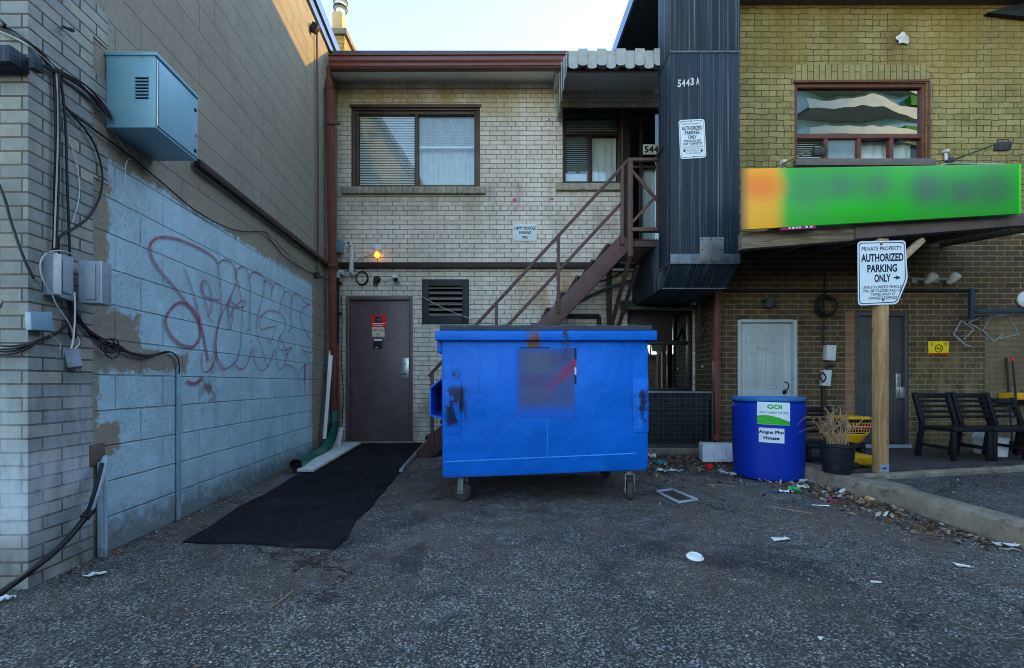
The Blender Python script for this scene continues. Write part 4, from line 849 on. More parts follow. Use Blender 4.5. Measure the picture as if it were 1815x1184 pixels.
# long green sign, its print gone soft
def signmat():
    t=NT('green sign panel'); q=t.xyz(t.pos)
    def blob(px,py,r,zr=1.0):
        x,z=bx(px,4.50),bz(py,4.50)
        dx=t.math('DIVIDE',t.math('SUBTRACT',q[0],x),r); dz=t.math('DIVIDE',t.math('SUBTRACT',q[2],z),r*zr)
        d=t.math('SQRT',t.math('ADD',t.math('MULTIPLY',dx,dx),t.math('MULTIPLY',dz,dz)))
        return t.math('SUBTRACT',1.0,t.step(d,0.1,1.0))
    c=(0.010,0.46,0.012)
    c=t.mix(t.math('MULTIPLY',t.step(q[2],bz(318,4.50),bz(296,4.50)),0.30),c,(0.10,0.26,0.08))
    c=t.mix(t.math('MULTIPLY',t.math('SUBTRACT',1.0,t.step(q[2],bz(392,4.50),bz(362,4.50))),0.35),c,(0.03,0.17,0.03))
    for (px,py,r,a) in ((1425,338,0.42,0.75),(1487,330,0.34,0.75),(1550,332,0.36,0.75),(1637,338,0.40,0.85),(1700,342,0.38,0.8),(1758,336,0.40,0.9)):
        c=t.mix(t.math('MULTIPLY',blob(px,py,r,0.9),a),c,(0.055,0.17,0.085))
    for (px,py,r,a) in ((1638,336,0.17,0.7),(1700,343,0.14,0.7),(1487,332,0.13,0.4),(1550,330,0.13,0.4)):
        c=t.mix(t.math('MULTIPLY',blob(px,py,r*1.2,0.9),a*0.8),c,(0.085,0.13,0.12))
    y=t.math('SUBTRACT',1.0,t.step(q[0],bx(1362,4.50),bx(1398,4.50)))
    c=t.mix(y,c,(0.80,0.36,0.006)); c=t.mix(t.math('MULTIPLY',blob(1345,332,0.36,0.62),0.9),c,(0.78,0.17,0.004)); c=t.mix(t.math('MULTIPLY',y,t.math('SUBTRACT',1.0,t.step(q[0],bx(1311,4.50),bx(1330,4.50)))),c,(0.24,0.12,0.03)) 
    return t.fin(c,0.42,0.0,t.bump(t.noise(t.pos,1.6,2,0.5),0.02,0.3),0.4)
m['greensign']=signmat()
sg=thing('shop_sign','long bright green sign board with an orange end above the canopy beam','sign',(4.2,4.50,2.8))
b=MB(); y0,y1=4.47,4.50
xa,xb=bx(1311.5,4.50),bx(1800,4.50)
b.hexa([(xa,y0,bz(409,4.50)),(xb,y0,bz(381,4.50)),(xb,y1,bz(381,4.50)),(xa,y1,bz(409,4.50)),(xa,y0,bz(301,4.50)),(xb,y0,bz(293,4.50)),(xb,y1,bz(293,4.50)),(xa,y1,bz(301,4.50))],0.006)
b.build('sign_panel',m['greensign'],sg)
b=MB(); b.hexa([(xb+0.001,y0-0.004,bz(381,4.50)),(xb+0.02,y0-0.004,bz(380,4.50)),(xb+0.02,y1,bz(380,4.50)),(xb+0.001,y1,bz(381,4.50)),(xb+0.001,y0-0.004,bz(293,4.50)),(xb+0.02,y0-0.004,bz(293,4.50)),(xb+0.02,y1,bz(293,4.50)),(xb+0.001,y1,bz(293,4.50))],0.002); b.build('sign_edge',M('bright green edge',(0.04,0.60,0.03),0.4,0.1,3,0.0),sg)
b=MB(); b.slab([P(1384,401,4.475),P(1446,397,4.475),P(1446,404.5,4.475),P(1384,408,4.475)],0.03); b.build('lower_strip',M('magenta strip',(0.26,0.015,0.09),0.5,0.2,8,0.0),sg)
b=MB()
for i,(px,w_) in enumerate(((1398,3),(1404,4),(1411,2.5),(1416,3.5),(1428,4),(1436,4))):
    zc=404.3-(px-1384)*0.066; b.slab([P(px,zc-2.2,4.474),P(px+w_,zc-2.4,4.474),P(px+w_,zc+2.2,4.474),P(px,zc+2.4,4.474)],0.001)
b.build('strip_print',m['signwhite'],sg,flat=True)
# sign post
YPO=4.025
pp=thing('sign_post','squared new timber post standing at the patio edge','post',P(1559,838,YPO))
b=MB(); pw=0.0885; x0=P(1558.5,800,YPO).x; b.box(x0,x0+pw,YPO,YPO+pw,0.145,2.24,0.006); b.build('timber',m['post'],pp)
b=MB(); b.box(x0+0.004,x0+pw-0.002,YPO-0.002,YPO+0.0,0.16,0.225); lb_=b.build('tag',m['boxblue'],pp); 
b=MB(); b.prism([(x0+0.02,YPO-0.0035,0.195),(x0+0.045,YPO-0.0035,0.195),(x0+0.045,YPO-0.0035,0.205),(x0+0.065,YPO-0.0035,0.19),(x0+0.045,YPO-0.0035,0.175),(x0+0.045,YPO-0.0035,0.186),(x0+0.02,YPO-0.0035,0.186)],(0,0.001,0)); b.build('tag_print',m['ink'],lb_,flat=True)
YS=YPO-0.008
ps=thing('parking_sign','large bent AUTHORIZED PARKING ONLY sign with an arrow on the timber post','sign',P(1564,485,YS))
def rounded(pts,r,n=5):                          # round the corners of a polygon (2D)
    out=[]; k=len(pts)
    for i in range(k):
        p=Vector(pts[i]); a=(Vector(pts[i-1])-p); c=(Vector(pts[(i+1)%k])-p); rr=min(r,a.length*.45,c.length*.45)
        p0=p+a.normalized()*rr; p1=p+c.normalized()*rr
        for j in range(n+1):
            t_=j/n; out.append(p0*(1-t_)**2+p*2*t_*(1-t_)+p1*t_**2)
    return out
def shift(poly,d):                               # inset
    k=len(poly); c=sum(poly,Vector((0,0)))/k
    return [p+(c-p)*(d/((c-p).length)) for p in poly]
poly=rounded([(1520,428),(1605,426),(1609,495),(1590.5,539),(1521,541.5)],7)
poly=[Vector((a.x,a.y)) for a in poly]
def to3(pl,Y): return [P(a.x,a.y,Y) for a in pl]
def ring_mesh(outer,inner,Y):
    o=to3(outer,Y); i_=to3(inner,Y); k=len(o); return o+i_,[(j,(j+1)%k,k+(j+1)%k,k+j) for j in range(k)]
b=MB(); b.prism(to3(poly,YS),(0,0.003,0)); b.build('sign_plate',m['signwhite'],ps)
b=MB(); b.add(*ring_mesh(shift(poly,3.0),shift(poly,4.6),YS-0.0012)); b.build('border',m['ink'],ps,flat=True)
k_=YS/F
def sgt(s,cx,cy,w,h,bd=0.0,Y=YS): return (s,P(cx,cy,Y),w*Y/F,h*Y/F,bd)
tilt=dict(right=(1,0,0.03),up=(-0.01,0,1))
letter(ps,m['ink'],[sgt('PRIVATE PROPERTY',1562.5,440.5,71,7,0.012),sgt('AUTHORIZED',1563.5,456.5,75,14.5,0.035),sgt('PARKING',1563.5,475.5,53,14,0.035),sgt('ONLY',1564,493,29,14,0.035),
  sgt('UNAUTHORIZED VEHICLES',1564.5,508.5,71,5,0.008),sgt('WILL BE TAGGED AND OR',1564,515,70,5,0.008),sgt('TOWED AWAY AT',1565,521.5,43,5,0.008),sgt("OWNER'S EXPENSE",1564.5,528,51,5.4,0.008)],**tilt)
b=MB(); b.prism([P(1584,490.6,YS-.0012),P(1589,490.6,YS-.0012),P(1588,488,YS-.0012),P(1596.5,491.8,YS-.0012),P(1588,495.8,YS-.0012),P(1589,493,YS-.0012),P(1584,493,YS-.0012)],(0,.0005,0)); b.build('arrow',m['ink'],ps,flat=True)
for (px,py) in ((1562,432.5),(1565,531)):
    b=MB(); b.lathe([(0.012,0),(0.010,0.004),(0.001,0.005)],P(px,py,YS-0.001),10,(0,-1,0)); b.build('bolt',M('rusty bolt',(0.12,0.09,0.06),0.6,0.2,9,0.0,40,0.5),ps)

# ---------------------------------------------------------------- kitchen duct
YD=5.20
du=thing('exhaust_duct','tall dark blue steel kitchen duct dropping between the two buildings','duct',(2.24,5.4,2.1))
xl,xr_=bx(1192,YD)-0.02,bx(1311,YD); yb=5.64; zb_=bz(466,YD)
b=MB(); b.box(xl,xr_,YD,yb,zb_,4.77,0.006); b.box(xl-0.004,xr_+0.004,YD-0.004,yb+0.004,4.775,8.0,0.006); b.build('riser',m['duct'],du)
b=MB(); zc=2.11
b.hexa([(xl+0.004,yb-0.12,zc),(xr_-0.004,yb-0.12,zc),(xr_-0.004,yb,zc),(xl+0.004,yb,zc),(xl+0.004,YD+0.004,zb_-0.001),(xr_-0.004,YD+0.004,zb_-0.001),(xr_-0.004,yb,zb_-0.001),(xl+0.004,yb,zb_-0.001)],0.004)
b.box(xl+0.006,xr_-0.006,yb+0.001,YA-0.002,zc,zc+0.62,0.004); b.build('elbow',m['elbow'],du)
b=MB(); b.box(xl-0.006,xr_+0.006,YD-0.006,YD+0.0,zb_-0.012,bz(450,YD),0.002); b.box(xl-0.008,xr_+0.008,YD-0.008,YD,4.755,4.775,0.002); b.box(bx(1241.5,YD),bx(1242.5,YD),YD-0.003,YD,bz(450,YD),4.755,0.001); b.box(xl-0.007,xl-0.001,YD+0.0,yb,zb_,zb_+0.02)
for px,qx in ((1236,1222),(1270,1255)): b.bar(P(px,467,YD-0.001),(P(qx,512,yb-0.118)),0.006,0.006,(0,1,0))
b.bar((xl,yb-0.12,zc-0.002),(xr_,yb-0.12,zc-0.002),0.012,0.012); b.bar((xl+0.002,yb,zc),(xl+0.002,yb,zb_+0.2),0.012,0.012); b.bar((xl+0.004,yb-.12,zc),(xl+0.004,YD,zb_),0.010,0.010); b.build('seam',m['ductseam'],du)
b=MB(); b.box(bx(1240,YD),bx(1282,YD),YD-0.016,YD-0.0065,bz(463,YD),bz(421,YD),0.002); pnl=b.build('access_panel',m['panel'],du)
b=MB()
for px in (1244,1261,1278):
    for py in (425,443,459):
        if (px,py)!=(1261,443): b.lathe([(0.008,0),(0.007,0.004),(0.0005,0.005)],P(px,py,YD-0.016),8,(0,-1,0))
b.build('screw_head',m['hole'],pnl); 
mb=MB()
for i,ch_ in enumerate('5443A'):
    r=text(ch_,P(1204+i*7.6+(2.2 if ch_=='A' else 0),148-i*0.6-(1.5 if i>2 else 0),YD-0.006),6.2*YD/F,(13.5-(1 if i in(1,2) else 0))*YD/F,None,None,bold=0.03); mb.add(*r)
nm=mb.build('numerals',m['inkwhite'],du,flat=True)
ds=thing('parking_sign','small tilted AUTHORIZED PARKING ONLY sign naming 5443 fixed to the dark duct','sign',P(1227,246,YD))
YT=YD-0.006
poly=rounded([(1202.5,213),(1248.5,210.5),(1252,279),(1206,282)],6); poly=[Vector((a.x,a.y)) for a in poly]
b=MB(); b.prism(to3(poly,YT),(0,0.003,0)); b.build('sign_plate',m['signwhite'],ds)
b=MB(); b.add(*ring_mesh(shift(poly,2.4),shift(poly,3.3),YT-0.0012)); b.build('border',m['ink'],ds,flat=True)
tl=dict(right=(1,0,0.05),up=(-0.05,0,1)); D=lambda *a,**k: sgt(*a,Y=YT)
letter(ds,m['ink'],[D('AUTHORIZED',1226.3,227,36.5,7,0.03),D('PARKING',1226.8,235,26,6.5,0.03),D('ONLY',1227.3,242.8,15,6.5,0.03),D('TORONTO ART',1227.3,249.8,31,4.2,0.03),D('5443 YONGE ST',1227.6,254.6,35,4.2,0.03)],**tl)
letter(ds,m['inkgrey'],[D('PRIVATE PROPERTY',1225.7,219.5,35,3.4,0.01),D('UNAUTHORIZED VEHICLES',1228,259.8,36,2.8,0.01),D('WILL BE TAGGED AND OR',1228.3,263.8,36,2.8,0.01),D('TOWED AWAY AT',1228.6,267.6,22,2.8,0.01),D("OWNER'S EXPENSE",1229,271.4,26,2.8,0.01)],name='small_lettering',**tl)
b=MB(); 
for s_,cx in ((-1,1213),(1,1244)): b.prism([P(cx+s_*3,267-s_*0.6,YT-.0012),P(cx-s_*2,264,YT-.0012),P(cx-s_*2,270.6,YT-.0012)],(0,.0004,0))
b.build('arrow',m['ink'],ds,flat=True)
b=MB()
for (px,py) in ((1224.8,214.8),(1229.4,277.8)): b.lathe([(0.008,0),(0.007,0.004),(0.0005,0.005)],P(px,py,YT-0.001),8,(0,-1,0))
b.build('bolt',m['hole'],ds)
b=MB(); b.bar(P(1166,277,5.66),P(1192,247,5.30)+Vector((-0.02,0,0)),0.05,0.04,(0,0,1),0.003); b.build('support_strap',m['blackpipe'],du)
b=MB(); b.bar((xr_+0.001,5.3,rz(247,5.3)),(xr_+0.05,5.5,rz(244,5.5)),0.03,0.03); b.build('support_strap',m['blackpipe'],du)

# ---------------------------------------------------------------- steel stairs
YN,YF=5.75,6.62
st=thing('steel_staircase','steep red brown steel outside staircase with landing and railings','staircase',(0.3,6.2,0))
s0,s1=P(747,812,YN),P(1112,424,YN)
def stringer(Y):
    b=MB(); dy=Vector((0,Y-YN,0)); b.bar(s0+dy,s1+dy,0.012,0.20,(0,0,1),0.002)
    for off in (-0.10,0.10):
        up=Vector((-(s1-s0).normalized().z,0,(s1-s0).normalized().x))
        sgn=1 if Y==YN else -1
        b.bar(s0+dy+up*off+Vector((0,sgn*0.02,0)),s1+dy+up*off+Vector((0,sgn*0.02,0)),0.05,0.008,(0,0,1))
    return b.build('stringer',m['rust'],st)
stringer(YN); stringer(YF)
nt=13
for i in range(1,nt+1):
    p=s0.lerp(s1,i/(nt+0.6)); b=MB(); dz=0.055
    b.box(p.x-0.15,p.x+0.10,YN+0.01,YF-0.01,p.z+dz,p.z+dz+0.022,0.004); b.box(p.x-0.15,p.x-0.135,YN+0.01,YF-0.01,p.z+dz-0.035,p.z+dz-0.001,0.003); b.build('tread',m['tread'],st)
def rail(a,b_,Y=YN,w=0.038,h=0.038,name='railing'):
    mb=MB(); mb.bar(P(*a,Y),P(*b_,Y),w,h,(0,1,0.001),0.004); return mb.build(name,m['rust'],st)
rail((760,667),(1113,284)); rail((775,712),(1104,357))
for (px,t0,t1) in ((766,661,808),(880,541,660),(990,421,555),(1103,296,434)):
    mb=MB(); a=P(px,t0,YN-0.022);c=P(px,t1,YN-0.022); mb.bar(c,a,0.04,0.04,(0,1,0),0.003); mb.build('rail_post',m['rust'],st)
xL=P(1113,400,YN).x; zL=2.80; xLR=xL+0.98
mb=MB(); mb.bar(P(1117,455,YN),P(1117,281,YN),0.062,0.05,(0,1,0),0.003); mb.build('landing_post',m['rust'],st)
rail((1112,283.5),(1200,283.5),h=0.05); rail((1117,408),(1200,408),h=0.075,w=0.05); rail((1120,303),(1185,378),w=0.034,h=0.034); rail((1120,395),(1190,318),w=0.034,h=0.034)
mb=MB(); mb.bar(P(1165,408,YN+0.01),P(1165,284,YN+0.01),0.025,0.03,(0,1,0)); mb.build('rail_post',m['rust'],st)
mb=MB()
for i in range(30):
    x=xL+0.02+i*0.032; mb.box(x,x+0.006,YN+0.02,YA-0.02,zL-0.03,zL)
for y in (5.9,6.3,6.7): mb.box(xL,xLR,y,y+0.008,zL-0.024,zL-0.006)
mb.build('grating',m['rustdark'],st)
mb=MB(); mb.box(xL,xLR,YN+0.012,YN+0.06,zL-0.11,zL-0.035,0.003); mb.box(xL,xLR,YA-0.07,YA-0.01,zL-0.14,zL-0.035,0.003); mb.box(xL,xL+0.05,YN+0.06,YA-0.07,zL-0.12,zL-0.035,0.003); mb.build('landing_frame',m['rustdark'],st)
mb=MB(); mb.box(xL+0.03,xLR,YA-0.085,YA-0.072,zL-0.15,zL-0.12); mb.build('ledger_angle',m['steel'],st)
for a,c,w_ in (((1117,452,YN),(1081,588,6.84),0.05),((1130,470,6.2),(1096,580,6.86),0.05)):
    mb=MB(); mb.bar(P(*a),P(*c),w_,w_,(0,1,0),0.003); mb.build('diagonal_brace',m['rust'],st)
mb=MB(); mb.bar(P(1080,600,6.80),P(1080,432,6.80),0.07,0.05,(0,1,0),0.003); mb.build('wall_channel',m['rustdark'],st)
mb=MB(); mb.bar(P(1238,515,6.5),P(1238,600,6.5),0.05,0.05,(0,1,0),0.003); mb.bar(P(1240,598,6.5),P(1262,545,6.5),0.04,0.04,(0,1,0),0.003); mb.build('diagonal_brace',m['rustdark'],st)

# ---------------------------------------------------------------- dumpster
YM=3.55
dm=thing('dumpster','blue steel dumpster on casters with a black lid in front of the stairs','dumpster',(0.26,4.1,0))
def dumpmat():
    t=NT('blue dumpster paint'); p=t.pos; q=t.xyz(p)
    c=t.gain((0.001,0.128,0.57),t.noise(p,1.1,5,0.6),0.78,1.2); 
    c=t.mix(t.math('MULTIPLY',t.step(t.noise(p,2.6,7,0.68,0.5),0.54,0.70),0.35),c,(0.010,0.21,0.68))
    c=t.mix(t.math('MULTIPLY',t.step(t.noise(t.mapv(p,(5,5,0.8)),1.0,6,0.7),0.58,0.74),0.35),c,(0.003,0.07,0.38))
    sc=t.mapv(p,(9,9,3.4)); scr=t.noise(sc,1.0,8,0.75,0.2)
    def zone(x0,x1,y0,y1,lo,hi,soft=0.03):
        mk=t.math('MULTIPLY',t.band(q[0],*sorted((P(x0,700,YM).x,P(x1,700,YM).x)),soft),t.band(q[2],P(800,y1,YM).z,P(800,y0,YM).z,soft))
        return t.math('MULTIPLY',mk,t.step(scr,lo,hi))
    for a in ((790,825,685,755,0.44,0.48),(1122,1148,690,748,0.49,0.53),(792,815,658,672,0.5,0.55),(850,870,722,735,0.58,0.60),(820,855,760,772,0.62,0.64)):
        c=t.mix(t.math('MULTIPLY',zone(*a),0.92),c,(0.012,0.012,0.015))
    # white scuffs, thin scratches
    s2=t.noise(t.mapv(p,(2.2,2.2,7)),1.0,9,0.78,0.6); c=t.mix(t.math('MULTIPLY',t.step(s2,0.60,0.68),0.55),c,(0.10,0.30,0.68)); gr_=t.math('MULTIPLY',t.step(t.noise(t.mapv(p,(14,14,0.9)),1.0,6,0.7),0.55,0.75),t.step(q[2],0.5,1.2)); c=t.mix(t.math('MULTIPLY',gr_,0.55),c,(0.004,0.045,0.22)); c=t.mix(t.math('MULTIPLY',t.step(t.noise(p,34,4,0.75),0.68,0.72),0.6),c,(0.02,0.03,0.06))
    rs=t.math('MULTIPLY',t.band(q[2],P(800,620,YM).z,P(800,588,YM).z,0.03),t.band(q[0],P(934,700,YM).x,P(956,700,YM).x,0.015)); c=t.mix(t.math('MULTIPLY',rs,t.step(t.noise(p,14,5,0.7),0.32,0.5)),c,(0.16,0.07,0.028))
    rb_=t.math('MULTIPLY',t.math('SUBTRACT',1.0,t.step(q[2],0.19,0.245)),t.step(t.noise(p,9,6,0.75),0.42,0.55)); c=t.mix(t.math('MULTIPLY',rb_,0.8),c,(0.06,0.045,0.035))
    n2=t.bump(t.noise(t.mapv(p,(2.0,2.0,2.0)),1.0,3,0.5),0.07,0.8)
    n3=t.bump(t.noise(p,6,3,0.5),0.006,0.6,n2)
    return t.fin(c,t.math('ADD',0.34,t.math('MULTIPLY',t.noise(p,4,5,0.6),0.24)),0.0,t.bump(scr,0.001,1.0,n3),0.22)
m['dump']=dumpmat()
xl,xr_=P(783,700,YM).x,P(1150,700,YM).x; zt=1.325; zl,zr=P(783,850,YM).z,P(1150,834,YM).z; D2=1.12
b=MB()
b.hexa([(xl,YM,zl),(xr_,YM,zr),(xr_,YM+D2,zr+0.02),(xl,YM+D2,zl+0.02),(xl-0.006,YM,zt),(xr_,YM,zt),(xr_,YM+D2,zt),(xl-0.006,YM+D2,zt)],0.028)
b.build('body',m['dump'],dm)
b=MB(); b.bar(P(788,818.5,YM-0.002),P(1126,803.5,YM-0.002),0.008,0.006,(0,1,0)); b.bar(P(970,740,YM-0.001),P(970,810,YM-0.001),0.004,0.004,(0,1,0)); b.build('weld_seam',M('bright blue weld',(0.05,0.28,0.72),0.4,0.4,14,0.0),dm)
b=MB()
z0,z1=P(800,604,YM).z,P(800,587,YM).z
b.box(xl-0.045,xr_+0.05,YM-0.05,YM-0.002,z0,z1,0.006); b.box(xl-0.045,xl-0.004,YM-0.001,YM+D2,z0,z1,0.006); b.box(xr_+0.003,xr_+0.05,YM-0.001,YM+D2,z0,z1,0.006); b.box(xl-0.045,xr_+0.05,YM+D2+0.001,YM+D2+0.05,z0,z1+0.03,0.006)
b.build('lip',m['dump'],dm)
b=MB(); n=40; vs=[];fs=[]                        # sagging black plastic lid
for i in range(n+1):
    x=xl-0.01+(xr_-xl+0.02)*i/n
    rb_=0.006*(1 if (i//2)%3==0 else 0)+0.006*noise.noise(Vector((x*5,1,0)))
    for j,(y,z) in enumerate(((YM-0.045,z1+0.004),(YM-0.047,z1+0.030),(YM-0.02,z1+0.043),(YM+D2*0.5,z1+0.05),(YM+D2+0.04,z1+0.075),(YM+D2+0.04,z1+0.032))):
        vs.append((x,y,z+(rb_ if j in (1,2,3,4) else 0)))
kk=6
for i in range(n):
    for j in range(kk-1): fs.append((i*kk+j,(i+1)*kk+j,(i+1)*kk+j+1,i*kk+j+1))
fs+=[tuple(range(kk)),tuple(n*kk+j for j in range(kk-1,-1,-1))]
b.add(vs,fs); b.build('lid',M('black plastic lid',(0.045,0.050,0.065),0.5,0.3,6,0.0015,40,dirt=(0.05,0.05,0.055),dirtamt=0.4),dm)
for a,c,e,f_ in ((784,818,672,771),(1120,1149,672,766)):
    b=MB(); b.box(P(a,700,YM).x+0.004,P(c,700,YM).x,YM-0.007,YM-0.001,P(800,f_,YM).z,P(800,e,YM).z,0.002); b.build('corner_plate',m['dump'],dm)
# fork pocket on the left flank
b=MB(); xs_=xl-0.105
b.hexa([(xs_,YM+0.05,0.70),(xs_+0.012,YM+0.05,0.70),(xs_+0.012,YM+0.95,0.70),(xs_,YM+0.95,0.70),(xs_,YM+0.05,0.90),(xs_+0.012,YM+0.05,0.90),(xs_+0.012,YM+0.95,0.90),(xs_,YM+0.95,0.90)])
b.hexa([(xs_,YM+0.05,0.90),(xl-0.004,YM+0.05,0.985),(xl-0.004,YM+0.95,0.985),(xs_,YM+0.95,0.90),(xs_,YM+0.05,0.912),(xl-0.004,YM+0.05,0.998),(xl-0.004,YM+0.95,0.998),(xs_,YM+0.95,0.912)])
b.hexa([(xs_,YM+0.05,0.69),(xl-0.004,YM+0.05,0.66),(xl-0.004,YM+0.95,0.66),(xs_,YM+0.95,0.69),(xs_,YM+0.05,0.702),(xl-0.004,YM+0.05,0.672),(xl-0.004,YM+0.95,0.672),(xs_,YM+0.95,0.702)])
b.build('fork_pocket',m['dump'],dm)
b=MB(); b.box(xl-0.045,xl-0.004,YM+0.05,YM+0.5,1.19,z0-0.001,0.01); b.build('lid_hinge',m['dump'],dm)
def stickmat():
    t=NT('faded dumpster notice'); q=t.xyz(t.pos)
    u=t.math('DIVIDE',t.math('SUBTRACT',q[0],P(914,700,YM).x),(P(1021,700,YM).x-P(914,700,YM).x)); v=t.math('DIVIDE',t.math('SUBTRACT',q[2],P(900,739,YM).z),(P(900,616,YM).z-P(900,739,YM).z))
    def blob(a,c,r,s=1.0):
        dx=t.math('DIVIDE',t.math('SUBTRACT',u,a),r); dz=t.math('DIVIDE',t.math('SUBTRACT',v,c),r*s)
        return t.math('SUBTRACT',1.0,t.step(t.math('SQRT',t.math('ADD',t.math('MULTIPLY',dx,dx),t.math('MULTIPLY',dz,dz))),0.05,1.0))
    c=t.mix(0.0,(0.046,0.082,0.235),(0,0,0))
    c=t.mix(t.math('MULTIPLY',blob(0.40,0.80,0.50,0.7),0.9),c,(0.088,0.105,0.155)); c=t.mix(t.math('MULTIPLY',blob(0.35,0.33,0.42,0.6),0.8),c,(0.075,0.085,0.17))
    dd=t.math('ABSOLUTE',t.math('SUBTRACT',v,t.math('ADD',0.02,t.math('MULTIPLY',u,0.75)))); dg=t.math('MULTIPLY',t.math('SUBTRACT',1.0,t.step(dd,0.0,0.16)),t.step(u,0.3,0.95))
    c=t.mix(t.math('MULTIPLY',dg,0.9),c,(0.26,0.02,0.09)); c=t.mix(t.math('MULTIPLY',blob(0.32,0.52,0.4,0.35),0.6),c,(0.10,0.035,0.13)); c=t.mix(t.math('MULTIPLY',blob(0.75,0.85,0.4,0.5),0.5),c,(0.06,0.04,0.12))
    ed=t.math('SUBTRACT',1.0,t.math('MULTIPLY',t.band(u,0.05,0.985,0.05),t.band(v,0.13,0.98,0.09))); c=t.mix(ed,c,(0.004,0.10,0.50))
    return t.fin(c,0.5,0,None,0.3)
m['notice']=stickmat()
b=MB(); b.box(P(914,700,YM).x,P(1018,700,YM).x,YM-0.004,YM-0.001,P(900,740,YM).z,P(900,617,YM).z); nt_=b.build('notice',m['notice'],dm,flat=True); nt_['label']='faded dark notice panel with a blurred red streak'
b=MB(); b.box(P(1018,700,YM).x,P(1021.5,700,YM).x,YM-0.005,YM-0.001,P(900,680,YM).z,P(900,617,YM).z); b.box(P(921,700,YM).x,P(974,700,YM).x,YM-0.005,YM-0.001,P(900,617.5,YM).z,P(900,615.5,YM).z); b.build('notice_edge',m['ink'],nt_,flat=True)
b=MB(); b.box(P(1018.3,700,YM).x,P(1021.3,700,YM).x,YM-0.0065,YM-0.0052,P(900,650,YM).z,P(900,637,YM).z); b.build('notice_print',m['red'],nt_,flat=True)
b=MB(); b.box(P(1018.3,700,YM).x,P(1021.3,700,YM).x,YM-0.0065,YM-0.0052,P(900,664,YM).z,P(900,651,YM).z); b.build('notice_print',m['signwhite'],nt_,flat=True)
m['tyre']=M('caster rubber',(0.045,0.042,0.038),0.75,0.3,9,0.001,dirt=(0.13,0.11,0.09),dirtamt=0.6)
m['forksteel']=M('galvanised fork',(0.24,0.26,0.26),0.5,0.2,9,0.0008,60,0.4,dirt=(0.12,0.09,0.06),dirtamt=0.5)
def caster(x,y,yaw,ztop):
    r=0.079; Mx=Matrix.Rotation(yaw,3,'Z'); c=Vector((x,y,r))
    fr=MB()
    for s_ in (-1,1): fr.obox(c+Mx@Vector((s_*0.034,0,0.055)),(0.008,0.055,0.15),Mx,0.003)
    fr.obox(c+Vector((0,0,0.135)),(0.078,0.075,0.012),Mx,0.003); fr.lathe([(0.03,0),(0.03,0.03),(0.001,0.031)],c+Vector((0,0,0.142)),14)
    fr.box(x-0.10,x+0.10,y-0.07,y+0.07,c.z+0.165,ztop,0.004)
    fr.lathe([(0.014,-0.044),(0.014,0.044),(0.001,0.045)],c,10,Mx@Vector((1,0,0)))
    f=fr.build('caster',m['forksteel'],dm)
    w=MB(); w.lathe([(0.02,-0.026),(0.055,-0.024),(0.057,-0.018),(0.073,-0.022),(0.079,-0.012),(0.079,0.012),(0.073,0.022),(0.057,0.018),(0.055,0.024),(0.02,0.026)],c,28,Mx@Vector((1,0,0))); w.build('wheel',m['tyre'],f)
cl=P(820,870,3.64); cr=P(1117,868,3.66)
caster(cl.x,3.66,R(62),0.262); caster(cr.x,3.68,R(-8),0.285); caster(cl.x+0.02,4.55,R(30),0.28); caster(cr.x-0.02,4.55,R(20),0.30)
# chain-like creeper hanging on the lid
b=MB(); random.seed(3)
for k in range(14):
    p=P(1003+random.uniform(-4,4),582+k*2.9,YM-0.058); b.tube(smooth_path([p,p+Vector((random.uniform(-.02,.02),-.006,-.012)),p+Vector((random.uniform(-.03,.03),-0.003,-.022))],3),0.003,5)
tag(b.build('dried_weed',M('dried weed',(0.09,0.055,0.03),0.9,0.4,20,0.0)),'dried brown weed hanging over the dumpster lid edge','weed')

# ---------------------------------------------------------------- oil barrel
br=thing('oil_barrel','blue plastic used cooking oil barrel with a white and green label','barrel',(P(1361,800,4.59).x,4.59,0))
cx=P(1361,800,4.59).x; r0=0.322
b=MB(); b.lathe([(0.001,0.004),(r0-0.035,0.004),(r0-0.012,0.02),(r0-0.004,0.06),(r0-0.002,0.12),(r0+0.002,0.30),(r0+0.003,0.55),(r0+0.004,0.70),(r0+0.0,0.735),(r0-0.006,0.75),(r0+0.0,0.765),(r0+0.008,0.775)],(cx,4.59,0),56)
bo=b.build('drum',m['barrel'],br)
for v in bo.data.vertices: v.co.x*=1.0+0.015*math.sin(v.co.z*3); 
b=MB(); b.lathe([(r0+0.008,0.776),(r0+0.012,0.79),(r0+0.008,0.806),(r0-0.004,0.812),(r0-0.02,0.806),(r0-0.026,0.775),(r0-0.05,0.768),(0.001,0.772)],(cx,4.59,0),56); lidb=b.build('lid',m['barreltop'],br)
b=MB(); b.box(cx-0.08,cx+0.0,4.36,4.40,0.775,0.79,0.006); b.build('orange_tape',M('salmon tape',(0.6,0.19,0.13),0.6,0.2,9,0.0),lidb)
def wrap(b,a0,a1,z0,z1,rad,n=14,tiltz=0.0):      # label strip hugging the drum; angles from the side facing the yard
    vs=[];fs=[]
    for i in range(n+1):
        t_=i/n; a=a0+(a1-a0)*t_
        for z in (z0,z1): vs.append((cx+rad*math.sin(a),4.59-rad*math.cos(a),z+tiltz*(t_-.5)))
    for i in range(n): fs.append((2*i,2*i+2,2*i+3,2*i+1))
    return b.add(vs,fs)
vw=math.atan2(cx,4.59)                            # the camera's side
def ang(px):                                      # pixel column on the drum front -> angle
    best=None
    for k in range(-200,201):
        a=-0.2+k*0.005; X=cx+(r0+.005)*math.sin(a); Y=4.59-(r0+.005)*math.cos(a); e=abs(CX+X*F/Y-px)
        if best is None or e<best[0]: best=(e,a)
    return best[1]
def zat(py,px=1370): 
    a=ang(px); Y=4.59-(r0+.005)*math.cos(a); return H0-(py-HY)*Y/F
a0,a1=ang(1342),ang(1400)
